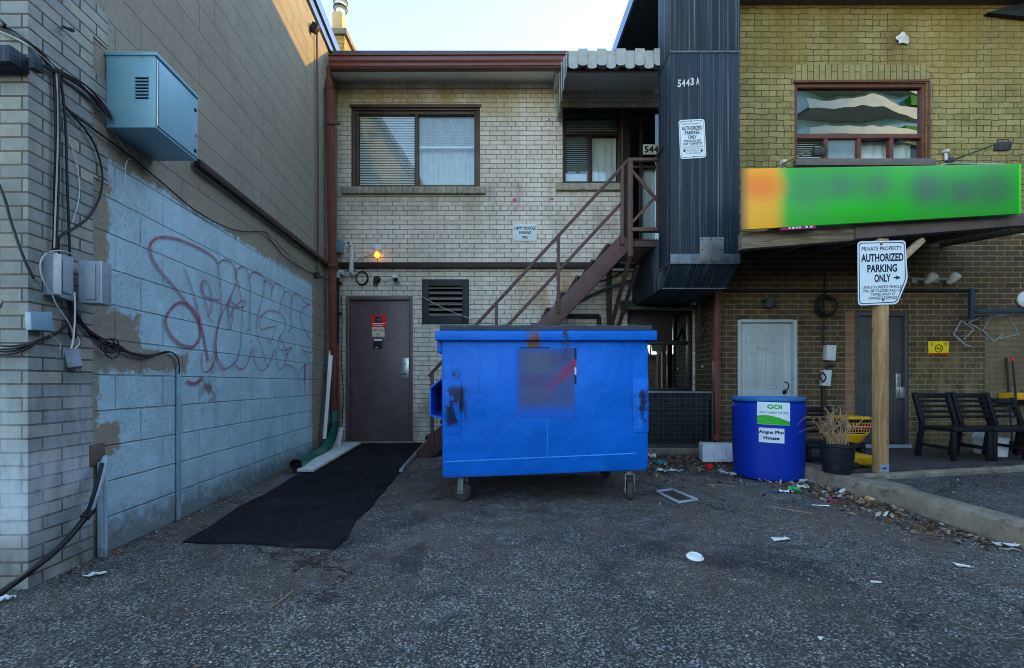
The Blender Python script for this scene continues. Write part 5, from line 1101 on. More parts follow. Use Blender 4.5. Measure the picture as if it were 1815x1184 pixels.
b=MB(); wrap(b,a0,a1,zat(753),zat(713),r0+0.0075,14,-0.008); lab=b.build('oil_label',m['signwhite'],br); lab['label']='white label with green swoosh reading used cooking oil only'
m['grn']=M('label green',(0.03,0.36,0.02),0.45,0.35,9,0.0)
b=MB(); n=14; vs=[];fs=[]
for i in range(n+1):
    t_=i/n; a=a0+(a1-a0)*t_; top=zat(738)+0.012*math.sin(t_*4.5)-0.035*t_*t_; bot=zat(752.5)
    for z in (bot,max(top,bot+0.003)): vs.append((cx+(r0+.0088)*math.sin(a),4.59-(r0+.0088)*math.cos(a),z-0.008*(t_-.5)))
for i in range(n): fs.append((2*i,2*i+2,2*i+3,2*i+1))
b.add(vs,fs); b.build('green_swoosh',m['grn'],lab,flat=True)
b=MB(); wrap(b,ang(1345),ang(1390),zat(785),zat(759),r0+0.0075,12,-0.006); lab2=b.build('name_label',M('white paper label',(0.58,0.64,0.72),0.6,0.06,5,0.0),br); lab2['label']='plain white label reading Angus Pho House'
def drumtext(s,pxc,pyc,w,h,mat,par,bd):
    r=text(s,(0,0,0),w,h,None,None,right=(1,0,0),up=(0,0,1),bold=bd); ac=ang(pxc); zc=zat(pyc,pxc); rad=r0+0.0092
    vs=[]
    for v in r[0]:
        a=ac+v.x/rad; vs.append((cx+rad*math.sin(a),4.59-rad*math.cos(a),zc+v.z-0.02*v.x))
    mb=MB(); mb.add(vs,r[1]); return mb.build('lettering',mat,par,flat=True)
drumtext('GOi',1373,721,0.127,0.045,m['grn'],lab,0.05); drumtext('Used Cooking Oil Only',1371.5,731.5,0.255,0.030,m['inkgrey'],lab,0.02)
drumtext('Angus Pho',1367,766.8,0.215,0.040,m['inkblack'],lab2,0.04); drumtext('House',1367.5,776.4,0.135,0.034,m['inkblack'],lab2,0.04)

# ---------------------------------------------------------------- condenser, foam box, planter
ac=thing('air_conditioner','black caged air conditioner condenser standing beside the dumpster','air conditioner',(2.05,6.2,0))
xa,xb=P(1128,700,6.0).x,P(1263,700,6.0).x; ya,yb_=6.0,6.55; zt_=P(1200,694,6.0).z; zb_=0.09
b=MB(); b.box(xa+0.03,xb-0.03,ya+0.03,yb_,zb_,zt_-0.02,0.004); b.build('coil',m['accore'],ac)
b=MB(); b.box(xa,xb,ya,yb_,zt_-0.02,zt_,0.006); b.build('top_cover',M('grey top edge',(0.16,0.17,0.175),0.5,0.2,7,0.0006),ac)
b=MB(); b.box(xa-0.01,xb+0.01,ya-0.02,yb_+0.05,0.0,zb_-0.002,0.01); b.build('base_pad',m['concrete'],ac)
b=MB()
for i in range(15): 
    x=xa+(xb-xa)*i/14; b.box(x-0.003,x+0.003,ya,ya+0.006,zb_,zt_-0.021)
for i in range(12):
    z=zb_+(zt_-0.03-zb_)*i/11; b.box(xa,xb,ya+0.007,ya+0.012,z-0.003,z+0.003)
for x in (xa,xb): b.box(x-0.012,x+0.012,ya-0.004,ya+0.02,zb_,zt_-0.021)
b.box(xa+0.013,xb-0.013,ya-0.004,ya-0.001,zb_,zb_+0.05); b.build('guard_grille',m['acblack'],ac)
fb=thing('foam_box','dirty white foam box lid lying against the wall beside the barrel','box',(2.35,5.6,0))
b=MB(); x0,x1=P(1247,800,5.3).x,P(1325,800,5.3).x; b.hexa([(x0-0.02,5.28,0.02),(x1,5.30,0.02),(x1,5.55,0.02),(x0+0.03,5.52,0.02),(x0+0.02,5.36,0.225),(x1,5.38,0.225),(x1,5.6,0.215),(x0+0.06,5.6,0.225)],0.018); fo=b.build('shell',m['foam'],fb)
b=MB()
for i in range(3): x=x0+0.12+i*0.10; b.hexa([(x,5.265,0.03),(x+0.05,5.265,0.03),(x+0.05,5.30,0.03),(x,5.30,0.03),(x+0.01,5.335,0.20),(x+0.05,5.335,0.20),(x+0.05,5.37,0.20),(x+0.01,5.37,0.20)],0.01)
b.build('rib',m['foam'],fb)
pt=thing('potted_plant','dead straw coloured plant in a dark plastic pot at the kerb end','plant',P(1485,838,4.10))
c=P(1484,838,4.10); c.z=0.142
b=MB(); b.lathe([(0.001,0),(0.108,0),(0.113,0.01),(0.136,0.235),(0.150,0.24),(0.152,0.265),(0.142,0.268),(0.132,0.24),(0.10,0.232)],c,30); b.build('pot',m['pot'],pt)
b=MB(); n=20; vs=[c+Vector((0,0,0.262))]; fs=[]
for i in range(n): a=2*math.pi*i/n; vs.append(c+Vector((0.139*math.cos(a),0.139*math.sin(a),0.243+0.018*noise.noise(Vector((i,0,0))))))
for i in range(n): fs.append((0,1+i,1+(i+1)%n))
b.add(vs,fs); b.build('soil',m['soil'],pt)
b=MB(); random.seed(11)
for k in range(46):
    a=random.uniform(0,6.28); sp=abs(random.gauss(0,0.12))+.02; h_=random.uniform(0.14,0.37)*(1 if sp<0.16 else 0.8)
    p0=c+Vector((random.gauss(0,.045),random.gauss(0,.045),0.24)); dr=Vector((math.cos(a)*sp,math.sin(a)*sp*0.8,0))
    pts=[p0,p0+dr*0.25+Vector((random.gauss(0,.025),random.gauss(0,.02),h_*0.5)),p0+dr*0.65+Vector((random.gauss(0,.04),random.gauss(0,.03),h_)),p0+dr*1.0+Vector((random.gauss(0,.03),random.gauss(0,.03),h_*random.uniform(0.55,1.0)))]
    b.tube(smooth_path(pts,3),[0.0038-0.0026*i/9 for i in range(10)],4)
    for q in range(3):
        s_=pts[1].lerp(pts[2],random.uniform(.3,1)); e=s_+Vector((random.gauss(0,.03),random.gauss(0,.03),random.gauss(-.02,.04)))
        b.tube([s_,(s_+e)/2+Vector((0,0,.012)),e],[0.0025,0.003,0.0015],4)
p0=c+Vector((0.06,0,0.24)); b.tube(smooth_path([p0,p0+Vector((0.10,0,.16)),p0+Vector((.19,-.02,.26)),p0+Vector((.24,-.02,.245))],5),0.004,5)
b.build('dry_stems',m['straw'],pt)

# ---------------------------------------------------------------- patio chairs and cleaning things
def chair_parts(name,label,loc,w=0.42,d=0.42,sh=0.36,bh=0.72,curved=False,nsl=5):
    t=thing(name,label,'chair',loc,'black slat back chairs on the patio'); o=Vector(loc)
    b=MB(); b.hexa([o+Vector(q) for q in ((-w/2,-d/2,sh-0.045),(w/2,-d/2,sh-0.045),(w/2-.01,d/2,sh-0.055),(-w/2+.01,d/2,sh-0.055),(-w/2,-d/2,sh),(w/2,-d/2,sh),(w/2-.01,d/2,sh-0.012),(-w/2+.01,d/2,sh-0.012))],0.008); b.build('seat',m['black'],t)
    for s_ in (-1,1):
        b=MB(); b.bar(o+Vector((s_*(w/2-.022),-d/2+.025,0)),o+Vector((s_*(w/2-.022),-d/2+.025,sh-0.046)),0.042,0.042,(0,1,0),0.004); b.build('leg',m['black'],t)
        b=MB(); x=s_*(w/2-.02); 
        b.bar(o+Vector((x,d/2+.03,0)),o+Vector((x,d/2-.03,sh+0.02)),0.038,0.045,(0,1,0),0.004); b.bar(o+Vector((x,d/2-.03,sh+0.015)),o+Vector((x,d/2+.075,bh)),0.038,0.045,(0,1,0),0.004); b.build('leg',m['black'],t)
        b=MB(); b.bar(o+Vector((x,-d/2+.04,0.13)),o+Vector((x,d/2,0.14)),0.022,0.03,(0,0,1),0.003); b.build('stretcher',m['black'],t)
    b=MB()
    for i in range(nsl):
        f_=(i+0.6)/nsl; z=sh+0.05+(bh-sh-0.06)*f_; y=d/2-.03+0.105*(z-sh)/(bh-sh); hh=0.03 if i<nsl-1 else 0.055
        n=8 if curved else 1; vs=[]
        for k in range(n):
            xa_=-w/2+.035+(w-.07)*k/n; xb2=-w/2+.035+(w-.07)*(k+1)/n
            ca=0.035*math.sin(math.pi*k/n) if curved else 0; cb=0.035*math.sin(math.pi*(k+1)/n) if curved else 0
            b.bar(o+Vector((xa_,y+ca,z)),o+Vector((xb2,y+cb,z)),0.018,hh,(0,0,1),0.0 if curved else 0.003)
    b.build('backrest',m['black'],t)
    return t
def fz(y): return PZ0+(PZ1-PZ0)*max(0,min(1,(y-4.15)/(YB-4.15)))
c1=chair_parts('patio_chair','black slat chair beside the dark door, leftmost of the three by the wall',(4.66+0.21,4.97,fz(4.97)))
c2=dup(c1,(5.31,4.97,fz(4.97)),R(-2),'black slat chair standing between two other black chairs')
c3=chair_parts('patio_chair','black chair with curved back slats near the broom',(5.72,5.05,fz(5.05)),0.40,0.42,0.36,0.66,True,4)
c4=chair_parts('patio_chair','low black slat chair half hidden behind the blue barrel and the pot',(3.34,4.86,fz(4.86)),0.60,0.44,0.20,0.56)
# mop wringer on that chair's seat, wheeled bucket under it
wr=thing('mop_wringer','yellow mop wringer with a black grid standing on the low chair behind the post','mop wringer',(3.40,4.80,0.34))
o=Vector((3.57,4.84,fz(4.86)+0.20))
b=MB(); b.lathe([(0.001,0.001),(0.15,0.001),(0.17,0.02),(0.20,0.085),(0.215,0.09),(0.215,0.105),(0.19,0.10)],o+Vector((-.02,0,0)),24); b.build('tray',m['yellow'],wr)
b=MB(); b.hexa([o+Vector(q) for q in ((-.06,-.11,.09),(.16,-.11,.09),(.16,.09,.09),(-.06,.09,.09),(-.08,-.13,.245),(.18,-.13,.245),(.18,.11,.245),(-.08,.11,.245))],0.006); b.build('basket',m['hole'],wr)
b=MB()
for i in range(9): x=-.065+i*.029; b.bar(o+Vector((x,-.118,.105)),o+Vector((x*1.06,-.134,.215)),0.004,0.005,(1,0,0))
for i in range(4): z=.11+i*.033; b.bar(o+Vector((-.07,-.118-(z-.1)*.12,z)),o+Vector((.17,-.118-(z-.1)*.12,z)),0.005,0.004)
b.build('grid',m['yellow'],wr)
b=MB(); b.bar(o+Vector((-.02,-.142,.165)),o+Vector((.20,-.142,.168)),0.018,0.018,(0,0,1),0.006); b.build('handle',m['pink'],wr)
b=MB(); b.box(o.x-.085,o.x+.185,o.y-.14,o.y+.12,o.z+.246,o.z+.275,0.008); b.build('rim',m['yellow'],wr)
bk=thing('mop_bucket','yellow wheeled mop bucket tucked under the low black chair','mop bucket',(3.25,4.35,0.15))
o=Vector((3.34,4.42,fz(4.42)))
b=MB(); b.hexa([o+Vector(q) for q in ((-.12,-.13,.03),(.14,-.13,.03),(.14,.13,.03),(-.12,.13,.03),(-.14,-.15,.11),(.16,-.15,.11),(.16,.15,.11),(-.14,.15,.11))],0.012); b.build('tub',m['yellow'],bk)
for s_ in (-.08,.11):
    b=MB(); b.lathe([(0.001,-.012),(.026,-.012),(.03,-.006),(.03,.006),(.026,.012),(0.001,.012)],o+Vector((s_,-.14,.03)),16,(0,1,0)); b.build('wheel',m['blackpipe'],bk)
# bins below the chairs
def bin_(name,label,px,py,Y,h_,r,bag):
    o=P(px,py,Y); o.z=fz(Y); t=thing(name,label,'bin',o)
    b=MB(); b.lathe([(0.001,0.002),(r*.82,0.002),(r*.85,.01),(r,h_-.02),(r*1.06,h_-.018),(r*1.06,h_),(r*.96,h_)],o,26); b.build('tub',m['white'],t)
    if bag:
        b=MB(); pr=[(r*1.0,h_-.01),(r*1.15,h_+.015),(r*1.05,h_+.05),(r*.7,h_+.085),(0.001,h_+.09)]; b.lathe(pr,o,22)
        for v in b.v: v+=Vector((noise.noise(v*22),noise.noise(v*22+Vector((5,0,0))),noise.noise(v*18+Vector((0,7,0)))))*0.022
        b.build('bag',m['whitewood'],t)
bin_('waste_bin','white plastic bin under the chair with curved slats',1772,818,5.15,0.22,0.075,False)
bin_('waste_bin','pale bin with a bag hanging over its rim behind the chair legs',1740,815,5.45,0.17,0.085,True)
ex=thing('fire_extinguisher','red cylinder standing at the right end of the patio','extinguisher',(5.9,5.2,0.1))
o=Vector((P(1822,800,5.3).x,5.3,fz(5.3))); b=MB(); b.lathe([(0.001,0),(.06,0),(.065,.01),(.065,.27),(.05,.31),(.02,.33),(.02,.36)],o,22); b.build('cylinder',m['red'],ex); b=MB(); b.box(o.x-.05,o.x+.03,o.y-.015,o.y+.015,o.z+.36,o.z+.39,.004); b.build('valve',m['blackpipe'],ex)
bm_=thing('broom','thin dark broom handle with a red tip leaning on the wall','broom',(6.0,5.9,0.1))
b=MB(); b.tube([P(1806,770,5.75),P(1795,640,5.95)],0.011,8); b.build('handle',m['blackpipe'],bm_); b=MB(); b.tube([P(1795,640,5.95),P(1794.4,632,5.963)],0.013,8); b.build('tip',m['red'],bm_); b=MB(); o=P(1806,770,5.75); o.z=fz(5.75); b.hexa([o+Vector(q) for q in ((-.14,-.03,0),(.14,-.03,0),(.14,.03,0),(-.14,.03,0),(-.1,-.02,.12),(.1,-.02,.12),(.1,.02,.12),(-.1,.02,.12))]); b.bar(o+Vector((0,0,.1)),P(1806,770,5.75),.022,.022,(0,1,0)); b.build('bristles',m['black'],bm_)
bh_=thing('broom','short dark stick leaning on the wall left of the broom','stick',(5.9,6.0,0.1)); b=MB(); b.tube([Vector((P(1785,700,6.05).x,5.98,fz(6))),P(1784,634,6.07)],0.012,8); b.build('handle',m['darkpipe'],bh_)
pb=thing('planter_box','yellow planter box with grey foliage fixed to the wall','planter',(6.1,6.0,0.8))
b=MB(); b.box(bx(1782,6.0),bx(1830,6.0),5.88,6.09,bz(708,6.0),bz(696,6.0),0.008); b.build('trough',m['yellow'],pb)
b=MB(); b.box(bx(1772,6.0),bx(1840,6.0),5.90,6.095,bz(714,6.0),bz(709,6.0),0.004); b.build('shelf',m['black'],pb)
b=MB(); random.seed(5)
for k in range(70):
    q=Vector((random.uniform(bx(1783,6.0),bx(1829,6.0)),random.uniform(5.9,6.08),bz(695,6.0)+random.uniform(-.01,.05))); e=Vector((random.gauss(0,.02),random.gauss(0,.02),random.uniform(0,.03))); s_=Vector((random.gauss(0,.012),random.gauss(0,.012),0)); b.add([q-s_,q+s_,q+e],[(0,1,2)])
b.build('foliage',M('grey foliage',(0.20,0.23,0.24),0.8,0.4,20,0.0),pb,flat=True)
# ---------------------------------------------------------------- fittings on the cream wall
def solo(mb,name,mat,label,cat,group=None,**k): return tag(mb.build(name,mat,**k),label,cat,group)
Yw=YA-0.001
b=MB(); b.box(rx(602),rx(1098),Yw-0.075,Yw-0.003,rz(476.5),rz(467.5),0.008); 
for px in (645,760,832,960): b.box(rx(px),rx(px+2),Yw-0.079,Yw-0.003,rz(477.5),rz(466.5),0.003)
solo(b,'wall_conduit',m['darkpipe'],'dark brown boxed conduit running level across the cream wall','conduit')
mt=thing('meter_box','blue grey meter box high beside the corner downpipe','meter box',(rx(601),YA,rz(440)))
b=MB(); b.box(rx(594.5),rx(609.5),Yw-0.11,Yw-0.003,rz(451),rz(428.5),0.006); b.build('case',m['boxblue'],mt)
b=MB(); b.tube([(rx(598),Yw-0.05,rz(451)),(rx(597),Yw-0.05,rz(488))],0.012,10); b.tube(smooth_path([(rx(607),Yw-0.05,rz(451)),(rx(606.5),Yw-0.05,rz(466)),(rx(602),Yw-0.05,rz(482)),(rx(601),Yw-0.05,rz(487))],4),0.011,8); b.build('conduit',m['boxgrey'],mt)
pv=thing('vent_pipe','grey white plastic vent pipe with elbows beside the lamp','pipe',(rx(626),YA,rz(460)))
b=MB(); y=Yw-0.10; path=[(rx(625),y-0.05,rz(437)),(rx(626),y-0.02,rz(436.5)),(rx(627),y,rz(441)),(rx(627),y,rz(448)),(rx(627),y,rz(470)),(rx(626.5),y,rz(482)),(rx(628),y,rz(487)),(rx(629.5),Yw,rz(489))]
b.tube(smooth_path(path,3),0.031,16); b.lathe([(0.038,0),(0.038,0.035)],(rx(627),y,rz(447)),16,(0,0,-1)); b.lathe([(0.038,0),(0.038,0.03)],(rx(627),y,rz(478)),16,(0,0,-1)); b.build('pipe',m['pvc'],pv)
b=MB(); b.lathe([(0.038,0),(0.040,0.02),(0.026,0.02),(0.024,0.004),(0.001,0.004)],(rx(624.6),y-0.045,rz(437)),18,(-0.25,-1,0.1)); b.build('opening',m['white'],pv); b=MB(); b.lathe([(0.024,0.009),(0.001,0.009)],(rx(624.6),y-0.047,rz(437)),18,(-0.25,-1,0.1)); b.build('bore',m['hole'],pv)
lp=thing('wall_lamp','round white wall lamp with a lit amber bulb above the maroon door','lamp',(rx(671),YA,rz(448)))
b=MB(); c=Vector((rx(671),Yw-0.07,rz(442))); b.lathe([(0.0,0.05),(0.05,0.045),(0.068,0.02),(0.07,-0.015),(0.058,-0.05),(0.045,-0.052)],c,22); b.build('shade',m['white'],lp)
b=MB(); c2_=c+Vector((0,0,-0.105)); b.lathe([(0.001,0.05),(0.02,0.045),(0.036,0.025),(0.042,0.0),(0.036,-0.025),(0.02,-0.04),(0.001,-0.044)],c2_,18); b.build('bulb',m['amber'],lp)
b=MB(); 
for k in range(6):
    a=k*math.pi/3; b.tube([c2_+Vector((0.036*math.cos(a),0.036*math.sin(a),.055)),c2_+Vector((0.05*math.cos(a),0.05*math.sin(a),0.0)),c2_+Vector((0.012*math.cos(a),0.012*math.sin(a),-.052))],0.0025,5)
b.box(c.x-.02,c.x+.02,c.y+.02,Yw-0.002,c.z-.03,c.z+.03,.004); b.build('cage',m['steel'],lp)
b=MB(); b.tube(smooth_path([(rx(632),Yw-0.02,rz(464)),(rx(640),Yw-0.01,rz(458)),(rx(652),Yw-0.01,rz(454)),(rx(664),Yw-0.03,rz(451))],5),0.006,6); solo(b,'cable',m['cablegrey'],'thin grey cable from the plastic vent pipe to the lit lamp','cable')
b=MB(); cc=Vector((rx(643),Yw-0.03,rz(494)))
for j in range(3): b.tube([cc+Vector(((0.093-j*.004)*math.cos(a*0.2618),-0.008*j,(0.103-j*.004)*math.sin(a*0.2618))) for a in range(24)],0.008,6,False,True)
solo(b,'cable_coil',m['cable'],'black cable coiled in a ring above the maroon door','cable coil')
fl=thing('wall_fitting','round black cable gland on the wall above the maroon door','fitting',(rx(669),YA,rz(498)))
b=MB(); b.lathe([(0.055,0),(0.055,0.03),(0.04,0.05),(0.001,0.055)],(rx(669),Yw-0.002,rz(496)),18,(0,-1,0)); b.build('body',m['blackpipe'],fl); b=MB(); b.tube(smooth_path([(rx(667),Yw-0.05,rz(499)),(rx(665),Yw-0.07,rz(504)),(rx(668),Yw-0.06,rz(508)),(rx(671),Yw-0.05,rz(502))],4),0.013,8); b.build('knot',m['darkpipe'],fl)
b=MB(); b.tube(smooth_path([(rx(672),Yw-0.03,rz(498)),(rx(685),Yw-0.01,rz(499)),(rx(695),Yw-0.03,rz(494)),(rx(702),Yw-0.06,rz(493)),(rx(708),Yw-0.05,rz(490)),(rx(706),Yw-0.02,rz(486))],5),0.004,6); solo(b,'cable',m['cablegrey'],'short grey lead from the black gland to the white camera','cable')
cm_=thing('security_camera','small white bullet camera tilted above the maroon door','camera',(rx(704),YA,rz(495)))
b=MB(); Mx=Matrix.Rotation(R(-24),3,'Y')@Matrix.Rotation(R(20),3,'X'); b.obox((rx(704),Yw-0.10,rz(495.5)),(0.062,0.09,0.115),Mx,0.014); b.build('housing',m['white'],cm_); b=MB(); b.tube([(rx(705),Yw-0.06,rz(494)),(rx(704),Yw-0.002,rz(501))],0.016,10); b.lathe([(0.03,0),(0.03,0.01)],(rx(704),Yw-0.002,rz(501)),14,(0,-1,0)); b.build('bracket',m['white'],cm_)
b=MB(); b.lathe([(0.03,0),(0.032,0.012),(0.02,0.015),(0.001,0.01)],Vector((rx(704),Yw-0.10,rz(495.5)))+Mx@Vector((0,-.044,-.02)),14,Mx@Vector((0,-1,0))); b.build('lens',m['hole'],cm_)
el=thing('pipe_elbow','grey plastic elbow pipe low beside the corner downpipe','pipe',(rx(605),YA,rz(487)))
b=MB(); b.tube(smooth_path([(rx(601),Yw-0.06,rz(494)),(rx(602),Yw-0.06,rz(488)),(rx(606),Yw-0.06,rz(484)),(rx(611),Yw-0.05,rz(487)),(rx(612),Yw-0.0,rz(489))],4),0.036,14); b.build('elbow',m['pvc'],el)
b=MB(); b.tube([(rx(601),Yw-0.06,rz(492)),(rx(601),Yw-0.06,rz(612))],0.026,12); 
for py in (503,556): b.box(rx(596),rx(606.5),Yw-0.09,Yw-0.003,rz(py+1.5),rz(py-1.5),.003)
b.build('upper_run',m['blackpipe'],el); b=MB(); b.tube([(rx(601),Yw-0.06,rz(612)),(rx(602),Yw-0.06,rz(700)),(rx(603),Yw-0.06,rz(783))],0.024,12); b.build('lower_run',m['orangepipe'],el)
b=MB(); b.tube(smooth_path([(rx(606),Yw-0.01,rz(525)),(rx(607),Yw-0.01,rz(580)),(rx(606),Yw-0.01,rz(640)),(rx(609),Yw-0.012,rz(700)),(rx(606),Yw-0.012,rz(765))],5),0.006,6); solo(b,'cable',m['cable'],'thin dark wire hanging down beside the maroon door frame','cable')
b=MB(); b.tube(smooth_path([(rx(706),Yw-0.006,rz(490)),(rx(735),Yw-0.006,rz(512)),(rx(752),Yw-0.045,rz(528)),(rx(790),Yw-0.045,rz(548)),(rx(830),Yw-0.045,rz(564)),(rx(860),Yw-0.006,rz(571)),(rx(900),Yw-0.006,rz(574))],5),0.0045,6); solo(b,'cable',m['pvc'],'thin white cable strung across the front of the black vent','cable')
pk=thing('parking_sign','white HAPPY NOODLE PARKING ONLY sign on the cream wall','sign',(rx(930.5),YA,rz(412)))
b=MB(); b.box(rx(909.5),rx(951.5),Yw-0.014,Yw-0.004,rz(427.5),rz(397.5),0.002); b.build('sign_plate',m['signwhite'],pk)
letter(pk,m['inkblack'],[('HAPPY NOODLE',(rx(930.6),Yw-0.014,rz(405)),0.32,0.050,0.03),('PARKING',(rx(930.8),Yw-0.014,rz(413)),0.18,0.046,0.03),('ONLY',(rx(931),Yw-0.014,rz(421)),0.105,0.046,0.03)])
for px,py,lab in ((868,213,'small pale anchor on the cream wall, nearest the wide window'),(971,212,'small pale anchor on the cream wall, nearest the awning'),(870,296,'small pale anchor on the cream wall, lower right of the wide window')):
    b=MB(); b.box(rx(px-4),rx(px+4),Yw-0.012,Yw-0.002,rz(py+1.6),rz(py-1.6),.002); b.lathe([(.012,0),(.010,.03),(.001,.032)],(rx(px),Yw-0.01,rz(py)),8,(0,-1,0)); solo(b,'wall_anchor',m['steel'],lab,'anchor','pale anchors on the cream wall')
b=MB(); b.tube([(rx(918),Yw-0.03,rz(326)),(rx(919),Yw-0.02,rz(333))],0.012,8); solo(b,'wall_hook',m['steel'],'small metal hook above the pink sticker on the cream wall','hook')
b=MB(); b.lathe([(.035,0),(.033,.006),(.001,.008)],(rx(912),Yw-0.002,rz(355)),7,(0,-1,0)); solo(b,'sticker',m['pink'],'round magenta sticker on the cream wall','sticker')
b=MB(); b.box(rx(975),rx(981),Yw-0.006,Yw-0.002,rz(354),rz(351)); solo(b,'sticker',M('faded pink sticker',(0.42,0.10,0.19),0.6,0.3,30,0.0),'tiny faded pink sticker below the upper window sill','sticker')
b=MB(); b.lathe([(0.06,0),(0.062,0.02),(0.045,0.05),(0.001,0.065)],P(1164,160,YA-0.002),20,(0,-1,0)); solo(b,'porch_light',m['white'],'round white porch light beneath the awning','lamp')
# pipes and wires under the stairs
b=MB(); b.tube(smooth_path([P(960,588,6.78),P(1000,552,6.78),P(1040,528,6.78),P(1075,512,6.78),P(1110,500,6.78),P(1150,492,6.8)],5),0.026,10); solo(b,'cable',m['greenpipe'],'thick grey green hose rising under the stairs to the duct','hose')
b=MB(); b.tube(smooth_path([P(985,560,6.82),P(1050,560,6.82),P(1061,562,6.82),P(1063,580,6.82)],3),0.03,10); solo(b,'drain_pipe',m['blackpipe'],'short black bent pipe on the wall under the stairs','pipe')
b=MB(); b.tube([P(1255,500,6.72),P(1255,599,6.72)],0.05,14); b.tube([P(1255,596,6.72),P(1255,606,6.72)],0.06,14); b.tube([P(1254,606,6.72),P(1254,688,6.72)],0.052,14); solo(b,'drain_pipe',m['greenpipe'],'grey green round drain pipe ending above the condenser','pipe')
for k,(a0_,a1_) in enumerate((((1090,470),(1150,478)),((1060,500),(1120,470)))):
    b=MB(); p=P(*a0_,6.84);q=P(*a1_,6.84); b.tube(smooth_path([p,(p+q)/2+Vector((0,0,-.04)),q],6),0.012,6); solo(b,'cable',m['cable'],['black cable sagging below the stair landing','black cable rising behind the stair top to the landing'][k],'cable')

# ---------------------------------------------------------------- fittings on the right building
Yb=YB-0.001
ns=thing('smoking_sign','yellow no smoking sign with Korean letters on the brown brick','sign',(bx(1662),YB,bz(617)))
b=MB(); b.box(bx(1644.5),bx(1680.5),Yb-0.010,Yb-0.003,bz(629),bz(605),.001); b.build('sign_plate',M('yellow sign enamel',(0.72,0.52,0.008),0.45,0.06,5,0.0),ns)
b=MB(); b.box(bx(1644.5),bx(1680.5),Yb-0.0115,Yb-0.0102,bz(629),bz(625.8)); b.build('red_band',M('red band',(0.36,0.03,0.012),0.5,0.1,5,0.0),ns)
cc=Vector((bx(1662.3),Yb-0.012,bz(617.5))); b=MB(); b.tube([cc+Vector((0.050*math.cos(a*.2618),0,0.050*math.sin(a*.2618))) for a in range(24)],0.0055,6,False,True); b.bar(cc+Vector((-.034,0,.034)),cc+Vector((.034,0,-.034)),.003,.010,(0,1,0)); b.bar(cc+Vector((-.030,0,-.006)),cc+Vector((.026,0,-.006)),.012,.002,(0,1,0)); b.tube(smooth_path([cc+Vector((.028,0,0)),cc+Vector((.022,0,.014)),cc+Vector((.030,0,.024))],3),.003,5); b.build('symbol',M('brown ink',(0.10,0.03,0.006),0.6,0.1,5,0.0),ns)
letter(ns,m['inkred'],[('금',(bx(1650.5),Yb-0.0105,bz(609.8)),.042,.045,.02),('연',(bx(1674),Yb-0.0105,bz(609.8)),.042,.045,.02)])
b=MB(); b.tube([P(1277,515,6.06),P(1560,514,6.05),P(1724,514,6.04)],0.022,10); b.tube(smooth_path([P(1724,513,6.04),P(1729,516,5.9)],2),0.022,8); solo(b,'wall_conduit',m['blackpipe'],'black pipe running level along the dark brick under the canopy','conduit')
b=MB(); b.box(P(1722,540,5.9).x-.02,P(1722,540,5.9).x+.025,5.88,5.93,P(1722,566,5.9).z,P(1722,511,5.9).z,.006); b.bar(P(1729,552,5.9),P(1900,549,5.9),.05,.055,(0,0,1),.006); solo(b,'wall_bracket',M('blue black tube',(0.03,0.055,0.085),0.4,0.2,6,0.0006,40,0.2),'dark blue tubular frame bracket at the right end of the brown wall','bracket')
b=MB(); cc=P(1464,542,6.05)
for j in range(5): b.tube([cc+Vector(((0.145-j*.006)*math.cos(a*.2618),-.012*j,(0.145-j*.007)*math.sin(a*.2618))) for a in range(24)],.011,6,False,True)
solo(b,'cable_coil',m['cable'],'black cable coiled in a ring hanging on the dark brown brick','cable coil')
eb=thing('switch_box','grey switch box in the middle of the cable run on the brown brick','switch box',(bx(1465),YB,bz(626)))
b=MB(); Mx=Matrix.Rotation(R(4),3,'Y'); b.obox((bx(1465.5),Yb-.05,bz(626)),(.125,.08,.205),Mx,.006); b.build('case',m['pvc'],eb); b=MB(); b.box(bx(1475),bx(1478),Yb-.03,Yb-.003,bz(640),bz(614),.003); b.build('side_tab',m['pvc'],eb)
eb=thing('switch_box','small grey junction box tilted below the larger switch box','switch box',(bx(1458),YB,bz(670)))
b=MB(); b.obox((bx(1458.5),Yb-.05,bz(670)),(.105,.08,.215),Mx,.006); b.build('case',m['pvc'],eb); b=MB(); b.tube(smooth_path([P(1452,668,6.0),P(1457,660,5.99),P(1464,668,5.99),P(1459,677,5.99),P(1453,668,5.98)],4),.009,6); b.tube(smooth_path([P(1463,655,6.03),P(1470,648,6.03),P(1476,650,6.03)],3),.016,6); b.build('wire_knot',m['cable'],eb)
b=MB(); b.tube(smooth_path([P(1462,480,6.06),P(1462,520,6.06),P(1460,560,6.06),P(1459,612,6.06)],4),.012,8); solo(b,'cable',m['cable'],'dark cable dropping through the coil to the switch boxes','cable')
b=MB(); b.tube([P(1460,686,6.07),P(1460,735,6.07)],.026,10); solo(b,'conduit',m['darkpipe'],'dark pipe below the junction box behind the low chair','conduit')
f1=thing('flood_light','dark dome flood light above the pale six panel door','flood light',(bx(1357),YB,bz(540)))
b=MB(); b.lathe([(.02,.10),(.04,.09),(.062,.03),(.066,-.03),(.05,-.035)],(bx(1357),Yb-.08,bz(541)),18,(0.15,-.35,.9)); b.build('shade',m['acblack'],f1); b=MB(); b.tube([(bx(1354),Yb-.06,bz(534)),(bx(1352),Yb-.003,bz(535))],.02,8); b.build('arm',m['blackpipe'],f1)
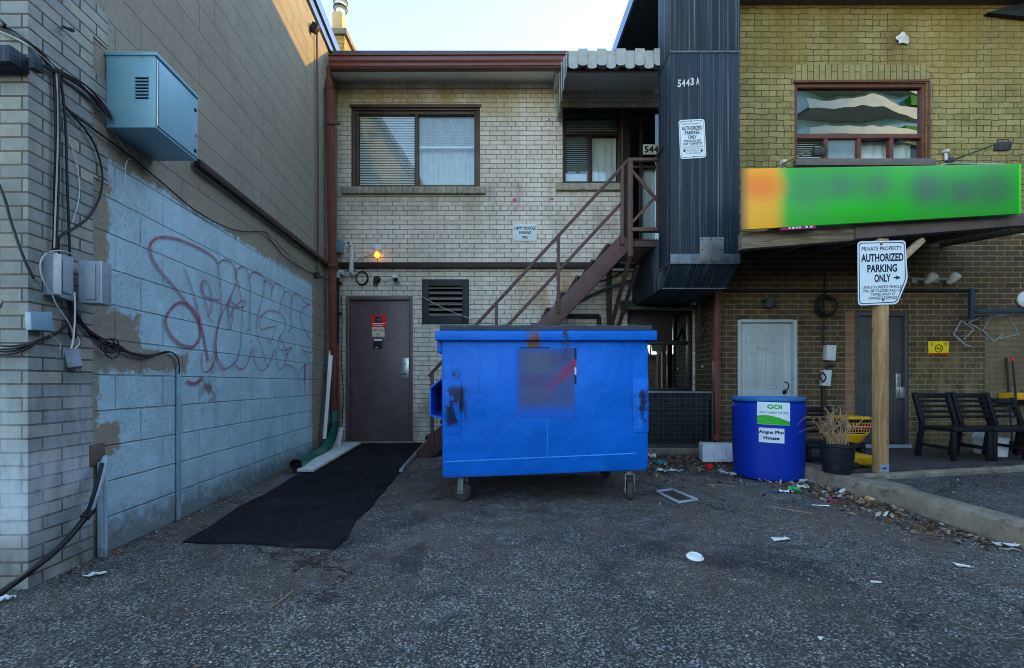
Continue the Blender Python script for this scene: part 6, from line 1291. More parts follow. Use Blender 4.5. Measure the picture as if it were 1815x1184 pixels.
for px,lab in ((1628,'grey flood light beside the sign, left of the pair'),(1667,'grey flood light right of the pair on the dark wall')):
    f2=thing('flood_light',lab,'flood light',(bx(px),YB,bz(497)),'pair of flood lights on the dark brick')
    b=MB(); b.lathe([(.001,.08),(.045,.075),(.06,.05),(.055,.0),(.04,-.05),(.03,-.07),(.001,-.075)],(bx(px+5),Yb-.13,bz(498)),18,(.25,-.5,.6)); b.build('lamp_head',m['pvc'],f2); b=MB(); b.tube([(bx(px),Yb-.10,bz(497)),(bx(px-8),Yb-.003,bz(497))],.018,8); b.box(bx(px-13),bx(px-4),Yb-.02,Yb-.002,bz(502),bz(492),.004); b.build('bracket',m['boxgrey'],f2)
b=MB(); b.lathe([(.11,0),(.11,.02),(.07,.045),(.001,.05)],P(1816,531,6.08),22,(0,-1,0)); solo(b,'wall_plate',m['pvc'],'pale round fitting at the right edge of the dark wall','fitting')
for k,(p0_,p1_,lab) in enumerate((((1386,291),(1447,262),'black spotlight on a yellow arm in front of the red brown window'),((1680,287),(1778,251),'black spotlight on a green arm right of the red brown window'))):
    sp=thing('spot_light',lab,'spotlight',P(*p0_,YB),'spotlights over the green sign')
    b=MB(); b.lathe([(.045,0),(.045,.03),(.025,.07),(.001,.075)],P(*p0_,YB-0.002),16,(0,-1,.2)); b.build('wall_base',m['pvc'] if k==0 else m['acblack'],sp)
    b=MB(); b.tube([P(*p0_,YB-.05),P(*p1_,5.55)],.010,8); b.build('arm',M('yellow arm',(0.28,0.20,0.05),0.6,0.2,9,0.0) if k==0 else M('green arm',(0.03,0.09,0.05),0.5,0.2,9,0.0),sp)
    b=MB(); cc=P(1452.5 if k==0 else 1777,269 if k==0 else 260,5.55); b.obox(cc,(.158,.07,.095),Matrix.Rotation(R(12),3,'X'),.006); b.build('lamp_head',m['acblack'],sp)
    b=MB(); b.tube([cc+Vector((-.075,0,.03)),cc+Vector((-.06,-.0,.085)),cc+Vector((.065,0,.095)),cc+Vector((.079,0,.03))],.005,6); b.build('bracket',m['blackpipe'],sp)
b=MB(); b.tube(smooth_path([P(1372,303,5.9),P(1384,296,6.05),P(1395,300,6.06),P(1402,303,6.06)],3),.010,6); solo(b,'cable',m['cablegrey'],'short pale cable at the left spotlight base','cable')
b=MB(); b.tube(smooth_path([P(1660,298,6.06),P(1680,290,6.06),P(1730,291,6.06),P(1780,292,6.05),P(1800,302,6.0),P(1806,330,6.0),P(1808,376,6.0)],5),.012,8); solo(b,'conduit',m['cablegrey'],'pale conduit curving round the right end of the green sign','conduit')
b=MB(); b.tube([P(1677,284,6.07),P(1676,270,6.07)],.018,8); b.box(P(1672,270,6.07).x,P(1680,270,6.07).x,6.04,6.095,P(1676,271,6.07).z,P(1676,266,6.07).z,.004); solo(b,'sensor',m['pvc'],'small white sensor stalk above the right spotlight base','sensor')
b=MB(); n=18; c=P(1599,67,YB-.012); vs=[c+Vector((0,-.05,.01))]; fs=[]
for i in range(n): 
    a=2*math.pi*i/n; rr=[.105,.085,.09,.12,.10,.075][i%6]*(1.0 if math.sin(a)<0 else .8); vs.append(c+Vector((rr*math.cos(a)*(1.05-.55*max(0,math.sin(a))),-.004-.02*random.random(),rr*math.sin(a)*.95)))
for i in range(n): fs.append((0,1+(i+1)%n,1+i))
b.add(vs,fs); solo(b,'white_patch',m['whitewood'],'white triangular patch high on the olive brick','patch',flat=True)  # raised white triangular patch on the wall face
b=MB(); b.lathe([(.016,0),(.014,.03),(.001,.032)],P(1245,650,6.5),8,(0,-1,0)); solo(b,'metal_stud',m['steel'],'tiny metal cap beside the grey green drain pipe','cap')

# ---------------------------------------------------------------- left wall: cabinets, boxes, cables
cb=thing('steel_cabinet','large blue grey steel cabinet mounted high on the left wall','cabinet',WL(2.7,0.1,2.4))
Z1,Z2,of=2.522,2.905,0.275; zt_,zb_=2.79,2.378
def wbox(b,y0,y1,o0,o1,z0,z1,bev=0.004): return b.hexa([WL(y0,o0,z0),WL(y0,o1,z0),WL(y1,o1,z0),WL(y1,o0,z0),WL(y0,o0,z1),WL(y0,o1,z1),WL(y1,o1,z1),WL(y1,o0,z1)],bev)
b=MB(); wbox(b,Z1,Z2,0.0,of,zb_,zt_,.004); b.build('case',m['cabinet'],cb)
b=MB(); wbox(b,Z1-.008,Z2+.004,-0.002,of+.012,zt_-.012,zt_+.008,.003); b.build('top_cap',m['cabinet'],cb)
b=MB(); wbox(b,Z1+.022,Z2-.004,of+.001,of+.008,zb_+.015,zt_-.025,.003); dr=b.build('door',m['cabinet'],cb)
b=MB(); wbox(b,Z1+.009,Z1+.017,of+.001,of+.007,zb_+.015,zt_-.025,.001); b.build('hinge',m['steel'],dr)
b=MB()
for f_ in (.20,.83): 
    c=WL(Z2-.032,of+.008,zt_-.02-(zt_-zb_)*f_); b.lathe([(.011,0),(.011,.004),(.0005,.005)],c,12,(1,.0894,0))
b.build('latch',m['hole'],dr)
b=MB(); wbox(b,Z2-.035,Z2-.018,of+.0085,of+.011,zb_+.14,zb_+.16,.001); b.build('small_tag',m['pink'],dr)
for i in range(7):
    b=MB(); z=2.66-i*.0185; x0=L(239,150).x; xa=WL(Z1,.165,0).x; b.hexa([(xa,Z1-.008,z-.006),(xa+.075,Z1-.008,z-.006),(xa+.075,Z1-.001,z-.006),(xa,Z1-.001,z-.006),(xa,Z1-.009,z-.003),(xa+.075,Z1-.009,z-.003),(xa+.075,Z1-.001,z+.005),(xa,Z1-.001,z+.005)]); b.build('louvre',m['cabinet'],cb)
    if i==0: pass
b=MB()
for i in range(7): z=2.66-i*.0185; b.box(xa+.002,xa+.073,Z1-.0015,Z1-.0008,z-.0115,z-.006)
b.build('louvre_slot',m['hole'],cb)
b=MB()
for (o_,z) in ((.06,2.405),(.20,2.405),(.06,2.772),(.20,2.772)): b.lathe([(.005,0),(.004,.003),(.0005,.004)],WL(Z1-.001,o_,z),8,(0,-1,0))
b.build('rivet',m['cabinet'],cb)
b=MB(); b.bar(L(349,288,.04),L(592,478,.04),.05,.055,(0,0,1),.006); 
for q in (430,500,560): 
    yy=(q-349)/(592-349); p=L(349,288,.04).lerp(L(592,478,.04),{430:.55,500:.78,560:.93}[q]); b.obox(p,(.058,.012,.063),None,.002)
solo(b,'wall_conduit',m['darkpipe'],'dark brown boxed conduit sloping away along the left block wall','conduit')
b=MB(); b.tube([L(562,58,.03),L(563,200,.03),L(564,420,.03),L(563,478,.03)],.014,8); solo(b,'drip_pipe',m['rust'],'thin red brown pipe upright near the corner on the left wall','pipe')
b=MB(); p=L(562,488,.03); b.obox(p,(.05,.05,.085),None,.005); solo(b,'junction_box',m['rustdark'],'small rusty box at the foot of the thin upright pipe','box')
b=MB(); p=L(558,50,.05); b.obox(p,(.09,.07,.11),Matrix.Rotation(.5,3,'Y'),.008); solo(b,'wall_bracket',m['blackpipe'],'small black bracket under the roof trim of the left wall','bracket')
# meter boxes on the pier
g1=thing('meter_cabinet','grey ribbed box on the pier with a hinge strip on its left edge','utility box',L(110,490,.03))
def fbox(par,corners,Ys,t,mat,name,bev=.004):
    pts=[P(c[0],c[1],y) for c,y in zip(corners,Ys)]; b=MB(); b.slab(pts,t,bev); return b.build(name,mat,par),pts
o_,pts=fbox(g1,[(94,447),(131,456),(131,534),(94,522)],[2.15,2.25,2.25,2.15],.07,m['boxgrey'],'case')
def inset(pts,u0,u1,v0,v1,lift,t):
    a,b_,c,d=pts; f_=lambda u,v:(a.lerp(b_,u)).lerp(d.lerp(c,u),v); n=(b_-a).cross(d-a).normalized()
    return [f_(u0,v0)-n*lift,f_(u1,v0)-n*lift,f_(u1,v1)-n*lift,f_(u0,v1)-n*lift],t
def inpan(par,pts,u0,u1,v0,v1,lift,mat,name):
    q,t=inset(pts,u0,u1,v0,v1,lift,lift*0.8); b=MB(); b.slab(q,lift*.85,.0015); return b.build(name,mat,par)
inpan(g1,pts,.40,.86,.10,.88,.008,m['boxgrey'],'cover_panel'); inpan(g1,pts,.17,.22,.03,.95,.008,m['pvc'],'rib')
fbox(g1,[(87,449),(95,447.5),(95,521),(87,519.5)],[2.165,2.15,2.15,2.165],.03,m['pvc'],'hinge_strip',.003)
for i_,py in enumerate((472,491,510)):
    b=MB(); b.obox(P(88,py-3,2.158),(.008,.01,.012),None,.001); b.build('hinge_knuckle',m['hole'],g1)
g2=thing('meter_cabinet','grey box with a raised centre panel, right of the ribbed box','utility box',L(158,500,.05))
o_,pts=fbox(g2,[(138,461),(181,462.5),(181,538),(139,536)],[2.27,2.30,2.30,2.27],.09,m['boxgrey'],'case')
inpan(g2,pts,.30,.74,.06,.92,.007,m['boxgrey'],'cover_panel'); inpan(g2,pts,.96,1.0,.0,1.0,.006,m['pvc'],'edge_strip')
o_,pts=fbox(tag(thing('junction_box','small plain blue grey box on the pier below the meter boxes','junction box',L(75,570,.03))),[(54,552),(93,553),(95,586.5),(56,584.5)],[2.06,2.14,2.14,2.06],.04,m['boxblue'],'case',.003)
tb=thing('junction_box','tilted olive grey box hanging by wires on the pier','junction box',L(128,635,.04))
o_,pts=fbox(tb,[(112,620),(139,619),(147,648),(121,652)],[2.26,2.30,2.30,2.26],.05,m['boxgrey'],'case',.003); fbox(tb,[(103,622),(111.5,620),(120.5,652),(112,651.5)],[2.28,2.262,2.262,2.28],.03,m['boxolive'],'side_flange',.003)
b=MB(); b.box(-2.6,P(37,100,2.03).x,1.985,2.07,P(20,121,2.03).z,P(20,92,2.03).z,.003); b.box(P(36,100,2.0).x,P(47,100,2.0).x,2.03,2.07,P(20,120,2.03).z,P(20,94,2.03).z,.004); solo(b,'cable_tray',m['duct'],'dark metal cable trough at the left edge on the pier front','cable trough')
cabn=[0]
def cab(pts,r,lab,mat=None,off=.02,n=5,cat='cable',seg=6):
    q=[]
    for i,p in enumerate(pts): q.append(LP(p[0],p[1],p[2] if len(p)>2 else off))
    b=MB(); b.tube(smooth_path(q,seg),r,n+1); return solo(b,'cable',mat or m['cable'],lab,cat)
random.seed(21)
for k in range(4):
    j=[(random.uniform(-1.5,1.5),random.uniform(-2.5,2.5)) for _ in range(9)]
    base=[(-12,44),(20,56),(46,72),(70,92),(96,121),(125,137),(152,156),(176,180),(196,206)]
    cab([(p[0]+a,p[1]+c_+k*2.2-2,.02+.008*(k%2)+(.02 if i==8 else 0)) for i,(p,(a,c_)) in enumerate(zip(base,j))],.0052,'black cable in the bundle swooping from the left edge into the steel cabinet',off=.025)['group']='bundle of cables entering the steel cabinet'
for k in range(3):
    j=[(random.uniform(-1,1),random.uniform(-2,2)) for _ in range(7)]
    base=[(40,106),(62,110),(98,125),(130,142),(158,164),(180,190),(197,208)]
    cab([(p[0]+a,p[1]+c_+k*2.5-2) for p,(a,c_) in zip(base,j)],.005,'black cable leaving the dark trough towards the steel cabinet',off=.032)['group']='bundle of cables from the trough'
cab([(-8,52),(22,65),(50,80),(72,98),(96,122),(101,150),(103,220),(101,300),(98,380),(96,440)],.0036,'pale grey cable dropping beside the black risers on the pier',m['cablegrey'],.03)
for k,xo in enumerate((-4,0,3.5)):
    cab([(100+xo,128),(101+xo,180),(102+xo*.8,260),(100+xo,340),(98+xo*.7,420),(97+xo,446)],.0052,'black riser cable hanging down the pier to the meter boxes',None,.02+.006*k)['group']='riser cables on the pier'
cab([(106,135),(113,180),(117,240),(119,320),(122,400),(124,456)],.0056,'single black cable hanging right of the riser bundle')
cab([(114,186),(125,200),(150,228),(170,262),(181,305),(178,345),(160,382),(135,402),(112,415),(104,425),(105,450)],.0052,'black cable looping wide to the right above the meter boxes')
cab([(115,190),(140,210),(170,232),(230,276),(290,326),(345,372),(395,400),(430,410),(468,411),(480,425),(505,455),(540,478),(566,488),(586,498)],.005,'long dark cable sagging along the left block wall to the corner',off=.015)
cab([(470,408),(500,440),(520,462),(548,482),(572,490)],.003,'second thin wire beside the long sagging cable',m['darkpipe'],.02)
cab([(562,470),(575,520),(580,560),(579,600)],.003,'thin wire hanging near the corner below the conduit',None,.02)
cab([(-6,318),(8,352),(20,395),(40,452),(58,490),(70,505)],.0062,'black cable curving in from the left edge to the ribbed box',None,.03)
cab([(62,494),(67,500),(72,507)],.0075,'silver connector end on the cable by the ribbed box',m['steel'],.035)
for k in range(4):
    j=random.uniform(-2,2)
    cab([(-10,613+k*5+j),(25,613+k*4.5),(55,608+k*2),(66,604),(90,594+k),(112,582),(124,566+k),(128,545)],.0048,'black cable in the low bundle sweeping in from the left edge',None,.02+.005*(k%2))['group']='low bundle of cables on the pier'
for k in range(5):
    j=[random.uniform(-5,5) for _ in range(9)]
    cab([(128+k,545),(140,566+j[1]),(158,588+j[2]),(182,604+j[3]),(206,615+j[4]),(232,624+j[5]*.7),(262,631+j[6]*.5),(288,626+j[7]*.4),(303,624),(314,633),(318,648),(318,662)],.0046,'black cable in the tangle running to the upright conduit',None,.014+.004*(k%3))['group']='tangle of cables on the blue wall'
for k in range(3):
    cc=[(190+random.uniform(-8,12),618+random.uniform(-6,8)) for _ in range(1)][0]
    cab([(cc[0]+11*math.cos(a)*1.2,cc[1]+12*math.sin(a)) for a in [i*.7 for i in range(10)]],.0038,'small loose loop of black wire hanging from the cable tangle',None,.026)['group']='loose wire loops in the tangle'
for k in range(3): cab([(118+k*4,534),(124+k*3,552),(126+k*2,566),(122+k*6,582),(126+k*4,600)],.0045,'short black cable between the meter boxes and the tangle',None,.03)['group']='short cables under the meter boxes'
cab([(96,448),(82,450),(73,462),(72,480),(78,500),(88,518)],.0034,'pale cable looping round the left side of the ribbed box',m['cablegrey'],.05)
cab([(88,446),(105,444),(120,447),(138,455)],.003,'pale wire crossing above the meter boxes',m['cablegrey'],.06)
cab([(92,520),(100,540),(115,562),(126,580),(131,600)],.0032,'pale wire dropping diagonally below the ribbed box',m['cablegrey'],.045)
cab([(132,518),(133,548),(132,580),(129,606),(126,618)],.0036,'white cable hanging straight between the meter boxes',m['pvc'],.075)
cab([(137,598),(141,604),(139,612),(131,619)],.003,'short white wire end above the tilted box',m['pvc'],.05)
cab([(90,594),(102,606),(107,612),(106,620)],.003,'short pale wire between the low bundle and the tilted box',m['cablegrey'],.03)
cab([(116,228),(128,262),(138,300),(141,340),(136,368),(128,395)],.0022,'thin white wire hanging on the pier beside the risers',m['pvc'],.012)
cab([(196,228),(216,256),(232,280),(226,284),(222,300),(226,335),(240,362),(251,390),(252,425),(244,455),(225,478),(200,486),(186,487)],.002,'thin pale wire looping down the blue wall from the steel cabinet',m['pvc'],.012)
b=MB(); b.tube(smooth_path([LP(112,47,.01),LP(118,50,.04),LP(128,55,.05),LP(130,53,.05),LP(122,51,.045)],4),.006,7); solo(b,'wall_hook',m['blackpipe'],'black iron hook ring high on the pier','hook')
b=MB(); b.tube(smooth_path([P(0,36,2.05),P(5,40,2.03),P(8,44,2.03),P(2,46,2.05)],4),.007,7); solo(b,'wall_hook',m['blackpipe'],'black iron hook at the left edge of the pier front','hook')
b=MB(); b.tube([P(0,545,2.05),P(4,533,2.04)],.006,7); solo(b,'nail',m['steel'],'small metal peg at the left edge of the pier front','peg')
# upright conduit, post, thick hose
b=MB(); y0=L(313.5,800).y; b.hexa([WL(y0-.012,0,.0),WL(y0-.012,.018,.0),WL(y0+.022,.018,.0),WL(y0+.022,0,.0),WL(y0-.012,0,1.06),WL(y0-.012,.018,1.06),WL(y0+.022,.018,1.06),WL(y0+.022,0,1.10)],.003); solo(b,'conduit_cover',M('blue grey channel',(0.26,0.37,0.44),0.6,0.2,7,0.001,50,dirt=(0.16,0.10,0.06),dirtamt=0.45,streak=.2),'upright blue grey cable channel painted like the block wall','cable channel')
y0=L(173.5,900).y; b=MB(); wbox(b,y0-.012,y0+.02,.004,.040,0.0,.52,.004); wbox(b,y0-.012,y0-.004,.0405,.052,0.0,.515,.002)
solo(b,'steel_post',M('pale blue flaking paint',(0.33,0.47,0.55),0.6,0.2,7,0.001,50,dirt=(0.15,0.09,0.05),dirtamt=0.55,streak=.25),'short pale blue steel guard channel standing at the wall foot','guard post')
th=thing('thick_cable','thick black cable slanting up the pier into a frayed grey sleeve','cable',L(165,905,.08))
b=MB(); b.tube(smooth_path([P(-20,1066,1.90),P(30,1030,1.98),L(62,1006,.10),L(100,975,.10),L(135,938,.10),L(160,905,.10)],6),[.013,.0132]+[.0135]*29 if False else .0135,10); b.build('black_sheath',m['cable'],th)
pth=smooth_path([L(156,910,.10),L(168,880,.10),L(178,848,.09),L(184,822,.07),L(187,812,.03)],5); b=MB(); b.tube(pth,[.017+.004*noise.noise(Vector((i*1.7,0,0))) for i in range(len(pth))],10); b.build('grey_sleeve',M('frayed grey sleeve',(0.34,0.40,0.44),0.8,0.3,25,0.004,60,dirt=(0.10,0.11,0.12),dirtamt=.8),th)
b=MB(); b.tube(smooth_path([L(152,916,.105),L(165,880,.125),L(176,842,.115),L(181,822,.09)],5),.009,7); b.build('spare_strand',m['cable'],th)
b=MB(); b.tube(smooth_path([L(150,918,.10),L(157,909,.10),L(163,903,.10)],4),.021,10); b.build('tape_wrap',m['blackpipe'],th)
b=MB(); wbox(b,L(172,835).y-.05,L(172,835).y+.05,.0005,.004,.50,.62,.001); solo(b,'wall_patch',M('brown mortar',(0.13,0.10,0.075),.95,.4,18,.006),'rough brown mortar patch where the thick cable enters the wall','patch')

# ---------------------------------------------------------------- ground: mat, boards, hose
mv=[];mf=[]; nx,ny=18,40
tl_,tr_,brr,bll=P(612,790,6.84),P(752,789,6.84),P(591,975,2.568),P(330,961,2.695)
for j in range(ny+1):
    v=j/ny; a=tl_.lerp(bll,v); c=tr_.lerp(brr,v)
    for i in range(nx+1):
        p=a.lerp(c,i/nx); z=.010+.008*max(0,noise.noise(Vector((p.x*2.2,p.y*1.3,0))))+(.016*max(0,noise.noise(Vector((p.x*5,1,4))))if j==ny else 0)+.045*max(0,(p.y-6.3)/.5)**1.0*.8
        edge=.035*noise.noise(Vector((p.x*3.1,p.y*3.1,2)))
        mv.append((p.x+(edge if i in(0,nx) else 0),p.y+(edge if j==ny else 0),z))
for j in range(ny):
    for i in range(nx): a=j*(nx+1)+i; mf.append((a,a+nx+1,a+nx+2,a+1))
rim=[j*(nx+1) for j in range(ny+1)]+[ny*(nx+1)+i for i in range(1,nx+1)]+[j*(nx+1)+nx for j in range(ny-1,-1,-1)]
n0=len(mv); mv+=[(mv[i][0],mv[i][1],0.001) for i in rim]
for k in range(len(rim)-1): mf.append((rim[k],rim[k+1],n0+k+1,n0+k))
b=MB(); b.add(mv,mf); solo(b,'rubber_mat',m['mat'],'long black rubber mat running from the maroon door','mat')
b=MB(); a,c,d,e=P(526,839,4.72),P(556,839,4.72),P(640,790,6.70),P(606,790,6.70)
b.hexa([(a.x,a.y,.02),(c.x,c.y,.02),(d.x,d.y,.045),(e.x,e.y,.045),(a.x,a.y,.052),(c.x,c.y,.052),(d.x,d.y,.077),(e.x,e.y,.077)],.004); solo(b,'white_board',m['whitewood'],'flat white board lying along the left edge of the mat','board')
b=MB(); b.bar(P(711,838,4.78)+Vector((0,0,.02)),P(751,792,6.70)+Vector((0,0,.03)),.045,.03,(0,0,1),.004); b.bar(P(711,838,4.78)+Vector((.02,0,.04)),P(751,792,6.70)+Vector((.02,0,.055)),.01,.05,(0,0,1),.003); solo(b,'edge_strip',M('grey metal strip',(0.30,0.31,0.32),.5,.25,9,.001,50,.3,dirt=(.14,.12,.1),dirtamt=.5),'grey angled metal strip along the right edge of the mat','edging strip')
b=MB(); b.bar(L(575,778,.07),P(583,602,6.3)+Vector((0.03,0,0)),.055,.02,(1,0,0),.004); b.bar(L(575,778,.09),P(583,602,6.3)+Vector((0.05,0,0)),.012,.045,(1,0,0),.003); solo(b,'trim_length',m['white'],'long white trim strip leaning in the left corner','trim strip')
b=MB(); b.hexa([P(585,800,6.3)+Vector(q) for q in ((0,0,0),(.12,.02,0),(.12,.04,0),(0,.02,0),(.02,.12,.30),(.13,.14,.33),(.13,.16,.33),(.02,.14,.30))],.003); solo(b,'board_offcut',m['whitewood'],'short white board offcut standing behind the green hose','board')
hp=thing('drain_hose','green corrugated drain hose curving from the corner downpipe','hose',P(560,810,5.9))
hpth=smooth_path([P(592,728,6.28),P(592,748,6.27),P(589,768,6.2),P(580,789,6.0),P(564,807,5.65),P(545,815,5.25),P(524,824,4.75)],14)
hpth=[Vector((p.x,p.y,max(p.z,.062))) for p in hpth]
b=MB(); mid=hpth[12:-22]; dense=[]
for i in range(len(mid)-1):
    for t_ in (0,.25,.5,.75): dense.append(mid[i].lerp(mid[i+1],t_))
b.tube(dense,[.057+(.011 if (i//3)%2 else -.011) for i in range(len(dense))],18,caps=False); b.build('corrugated_pipe',m['hose'],hp)
b=MB(); b.tube(hpth[:14],[.062-.0005*i for i in range(14)],18); b.build('top_collar',m['hose'],hp)
b=MB(); q=hpth[-24:]; b.tube(q,[.056+.006*(i/len(q)) for i in range(len(q))],18,caps=False); b.build('outlet',m['hose'],hp)
b=MB(); b.lathe([(.052,0),(.001,.0)],hpth[-1]-(hpth[-1]-hpth[-2]).normalized()*.03,18,(hpth[-1]-hpth[-2])); b.build('outlet_bore',m['hole'],hp)

# ---------------------------------------------------------------- litter
def sheet(c,w,d,hgt,yaw,seed,mat,label,cat,n=7,group=None,name='litter_paper'):
    vs=[];fs=[]; c=Vector(c); Mx=Matrix.Rotation(yaw,3,'Z')
    for j in range(n+1):
        for i in range(n+1):
            u,v=i/n-.5,j/n-.5; q=Vector((u*3.1+seed,v*3.1,seed*1.7))
            z=hgt*(.35+.9*noise.noise(q)+.6*abs(noise.noise(q*2.3))); off=Vector((noise.noise(q+Vector((9,0,0)))*.18*w,noise.noise(q+Vector((0,9,0)))*.18*d,0))
            vs.append(c+Mx@(Vector((u*w,v*d,0))+off)+Vector((0,0,max(.003,z)+.002)))
    for j in range(n):
        for i in range(n): a=j*(n+1)+i; fs.append((a,a+1,a+n+2,a+n+1))
    b=MB(); b.add(vs,fs); return solo(b,name,mat,label,cat,group,flat=True)
def G(px,py,z=0.0): Y=(H0-z)*F/(py-HY); return P(px,py,Y)
fr=thing('plastic_frame','clear rectangular plastic tray lid lying on the asphalt by the dumpster','tray lid',G(1198,881))
A_,B_,C_,D_=G(1163,873),G(1191,869.5),G(1236,888),G(1204,893)
b=MB(); cs=[A_,B_,C_,D_]
for i in range(4): b.bar(cs[i]+Vector((0,0,.012)),cs[(i+1)%4]+Vector((0,0,.012)),.014,.018,(0,0,1),.003)
m['clear']=M('cloudy clear plastic',(0.34,0.36,0.40),.3,.2,9,.0)
b.build('rim',m['clear'],fr)
t=NT('clear film'); tr=t.n('ShaderNodeBsdfTransparent'); gl=t.n('ShaderNodeBsdfGlossy'); gl.inputs['Roughness'].default_value=.15; mx=t.n('ShaderNodeMixShader'); mx.inputs[0].default_value=.10; t.l(tr.outputs[0],mx.inputs[1]); t.l(gl.outputs[0],mx.inputs[2]); t.l(mx.outputs[0],t.out.inputs[0]); m['film']=t.m
b=MB(); b.quad(*[q+Vector((0,0,.008)) for q in cs]); b.build('film',m['film'],fr,flat=True)
cl_=G(1231.5,989); b=MB(); b.lathe([(.043,0),(.046,.003),(.045,.008),(.040,.010),(.036,.018),(.030,.019),(.027,.014),(.001,.014)],cl_+Vector((0,0,.001)),28,(.05,-.1,1)); solo(b,'cup_lid',m['white'],'round white plastic cup lid lying alone on the asphalt','cup lid')
sheet(G(1383,957),.11,.05,.012,.2,1,m['whitewood'],'torn white paper flake on the open asphalt, left of the others','paper')
sheet(G(1708,1006),.075,.03,.02,-.2,2,m['whitewood'],'crumpled white tissue on the asphalt at the right','tissue')
sheet(G(1785,969),.11,.035,.025,-.25,3,m['whitewood'],'crumpled white paper against the kerb at the right edge','paper')
sheet(G(1455,897),.12,.025,.008,-.3,4,m['white'],'flat white paper strip left of the magenta wrapper','paper')
sheet(G(1407,872),.105,.06,.045,-.4,5,M('green wrapper',(0.02,0.30,0.07),.35,.3,9,.0),'shiny green wrapper beside the barrel','wrapper')
sheet(G(1425,866),.10,.07,.03,-.5,6,m['white'],'crumpled white napkin behind the green wrapper','napkin')
sheet(G(1393,873),.09,.05,.02,.1,7,m['signwhite'],'folded pale paper left of the green wrapper','paper')
sheet(G(1372,874),.12,.03,.012,-.1,8,M('navy wrapper',(0.02,0.03,0.16),.4,.3,9,.0),'dark blue wrapper strip at the foot of the barrel','wrapper')
sheet(G(1475,890),.065,.04,.03,-.4,9,M('magenta wrapper',(0.45,0.03,0.22),.35,.3,9,.0),'magenta wrapper near the kerb litter','wrapper')
sheet(G(1478,866),.075,.045,.03,0,10,m['red'],'crumpled red wrapper against the kerb','wrapper')
sheet(G(1463,873),.075,.04,.012,0,11,M('pale green card',(0.45,0.55,0.50),.6,.2,9,.0),'pale green card scrap in the kerb litter','card')
sheet(G(1538,890),.10,.06,.04,-.3,12,M('tan paper bag',(0.36,0.23,0.13),.8,.3,9,.0),'torn brown paper scrap in the kerb litter','paper')
sheet(G(1429,856),.16,.10,.04,.1,13,M('grey film',(0.26,0.29,0.33),.5,.3,9,.0),'grey plastic film between the barrel and the kerb','film')
sheet(G(1172,823),.16,.10,.05,.1,14,M('teal wrapper',(0.03,0.20,0.18),.4,.3,9,.0),'crumpled teal wrapper between the dumpster and the condenser','wrapper')
sheet(G(1174,837),.14,.10,.04,.4,15,m['signwhite'],'crumpled blue white plastic scrap by the dumpster corner','plastic scrap')
sheet(G(1199,837),.12,.08,.04,-.4,16,M('grey white film',(0.40,0.43,0.46),.5,.2,9,.0),'grey white plastic scrap right of the blue white one','plastic scrap')
sheet(G(1291,841),.17,.10,.035,-.5,17,M('pale slate film',(0.30,0.34,0.36),.5,.2,9,.0),'pale slate plastic sheet at the left foot of the barrel','plastic sheet')
sheet(G(1155,813),.09,.06,.06,0,18,m['paper'],'small buff paper ball beside the dumpster wheel','paper')
b=MB(); c=G(1257,832)+Vector((0,0,.03)); b.lathe([(.001,-.035),(.03,-.033),(.034,0),(.03,.033),(.001,.036)],c,18,(1,.2,.1)); solo(b,'bottle_cap',m['red'],'round red plastic cap on the ground in front of the foam box','cap')
b=MB(); b.tube(smooth_path([G(1490,876)+Vector((0,0,.02)),G(1502,872)+Vector((0,0,.03)),G(1524,871)+Vector((0,0,.03))],4),[.012+.004*math.sin(i) for i in range(9)],8); solo(b,'twisted_paper',m['foam'],'twisted grey paper roll lying against the kerb','paper')
sheet(G(1563,849,.10),.10,.05,.03,.2,19,m['white'],'small white scrap on the raised paving near the post','paper')
sheet(G(168,1021),.07,.04,.015,.4,20,m['whitewood'],'white bird dropping like scrap on the asphalt near the pier','paper')
sheet(G(5,1066),.06,.04,.02,.3,21,m['signwhite'],'white paper scrap at the left edge beside the pier','paper')
sheet(G(1455,1135),.018,.012,.012,.3,22,m['whitewood'],'small pale pebble of paper on the near asphalt','paper')
b=MB(); p=G(1552,1033); b.bar(p+Vector((-.02,.005,.005)),p+Vector((.022,-.006,.006)),.008,.008,(0,0,1),.002); solo(b,'cigarette_end',m['whitewood'],'white cigarette end on the asphalt at the right','cigarette end')
for (a,c,lab) in (((478,1080),(520,1048),'thin brown twig on the near asphalt at the left'),((1355,898),(1440,912),'thin straw twig on the asphalt in front of the barrel'),((1255,860),(1300,862),'pale dry straw beside the barrel')):
    b=MB(); p=G(*a);q=G(*c); b.tube(smooth_path([p+Vector((0,0,.004)),(p+q)/2+Vector((.008,.01,.006)),q+Vector((0,0,.004))],4),.003,5); solo(b,'twig',m['straw'],lab,'twig')
# dead leaves and grit
random.seed(17); b=MB()
def leaf(c,s,z0=0.004):
    yaw=random.uniform(0,6.28); Mx=Matrix.Rotation(yaw,3,'Z')@Matrix.Rotation(random.gauss(0,.35),3,'X')@Matrix.Rotation(random.gauss(0,.35),3,'Y'); cu=random.uniform(-.4,.6)*s
    q=[(-s,0,0),(-s*.3,-s*.45,cu*.4),(s*.4,-s*.38,cu*.4),(s,0,cu),(s*.4,s*.4,cu*.3),(-s*.3,s*.42,cu*.3)]
    c=Vector(c); vs=[Mx@Vector(a) for a in q]; lo=min(v.z for v in vs); b.add([c+v+Vector((0,0,z0-lo)) for v in vs],[(0,1,2,3),(0,3,4,5)])
for k in range(850):                              # drift along the kerb
    t_=random.random()**1.4; y=4.45-t_*1.9; x=2.88-abs(random.gauss(0,.15+.12*(1-t_)))
    leaf((x,y,0),random.uniform(.010,.034))
for k in range(800): leaf((random.uniform(1.15,2.6),5.75-abs(random.gauss(0,.75)),0),random.uniform(.010,.036))
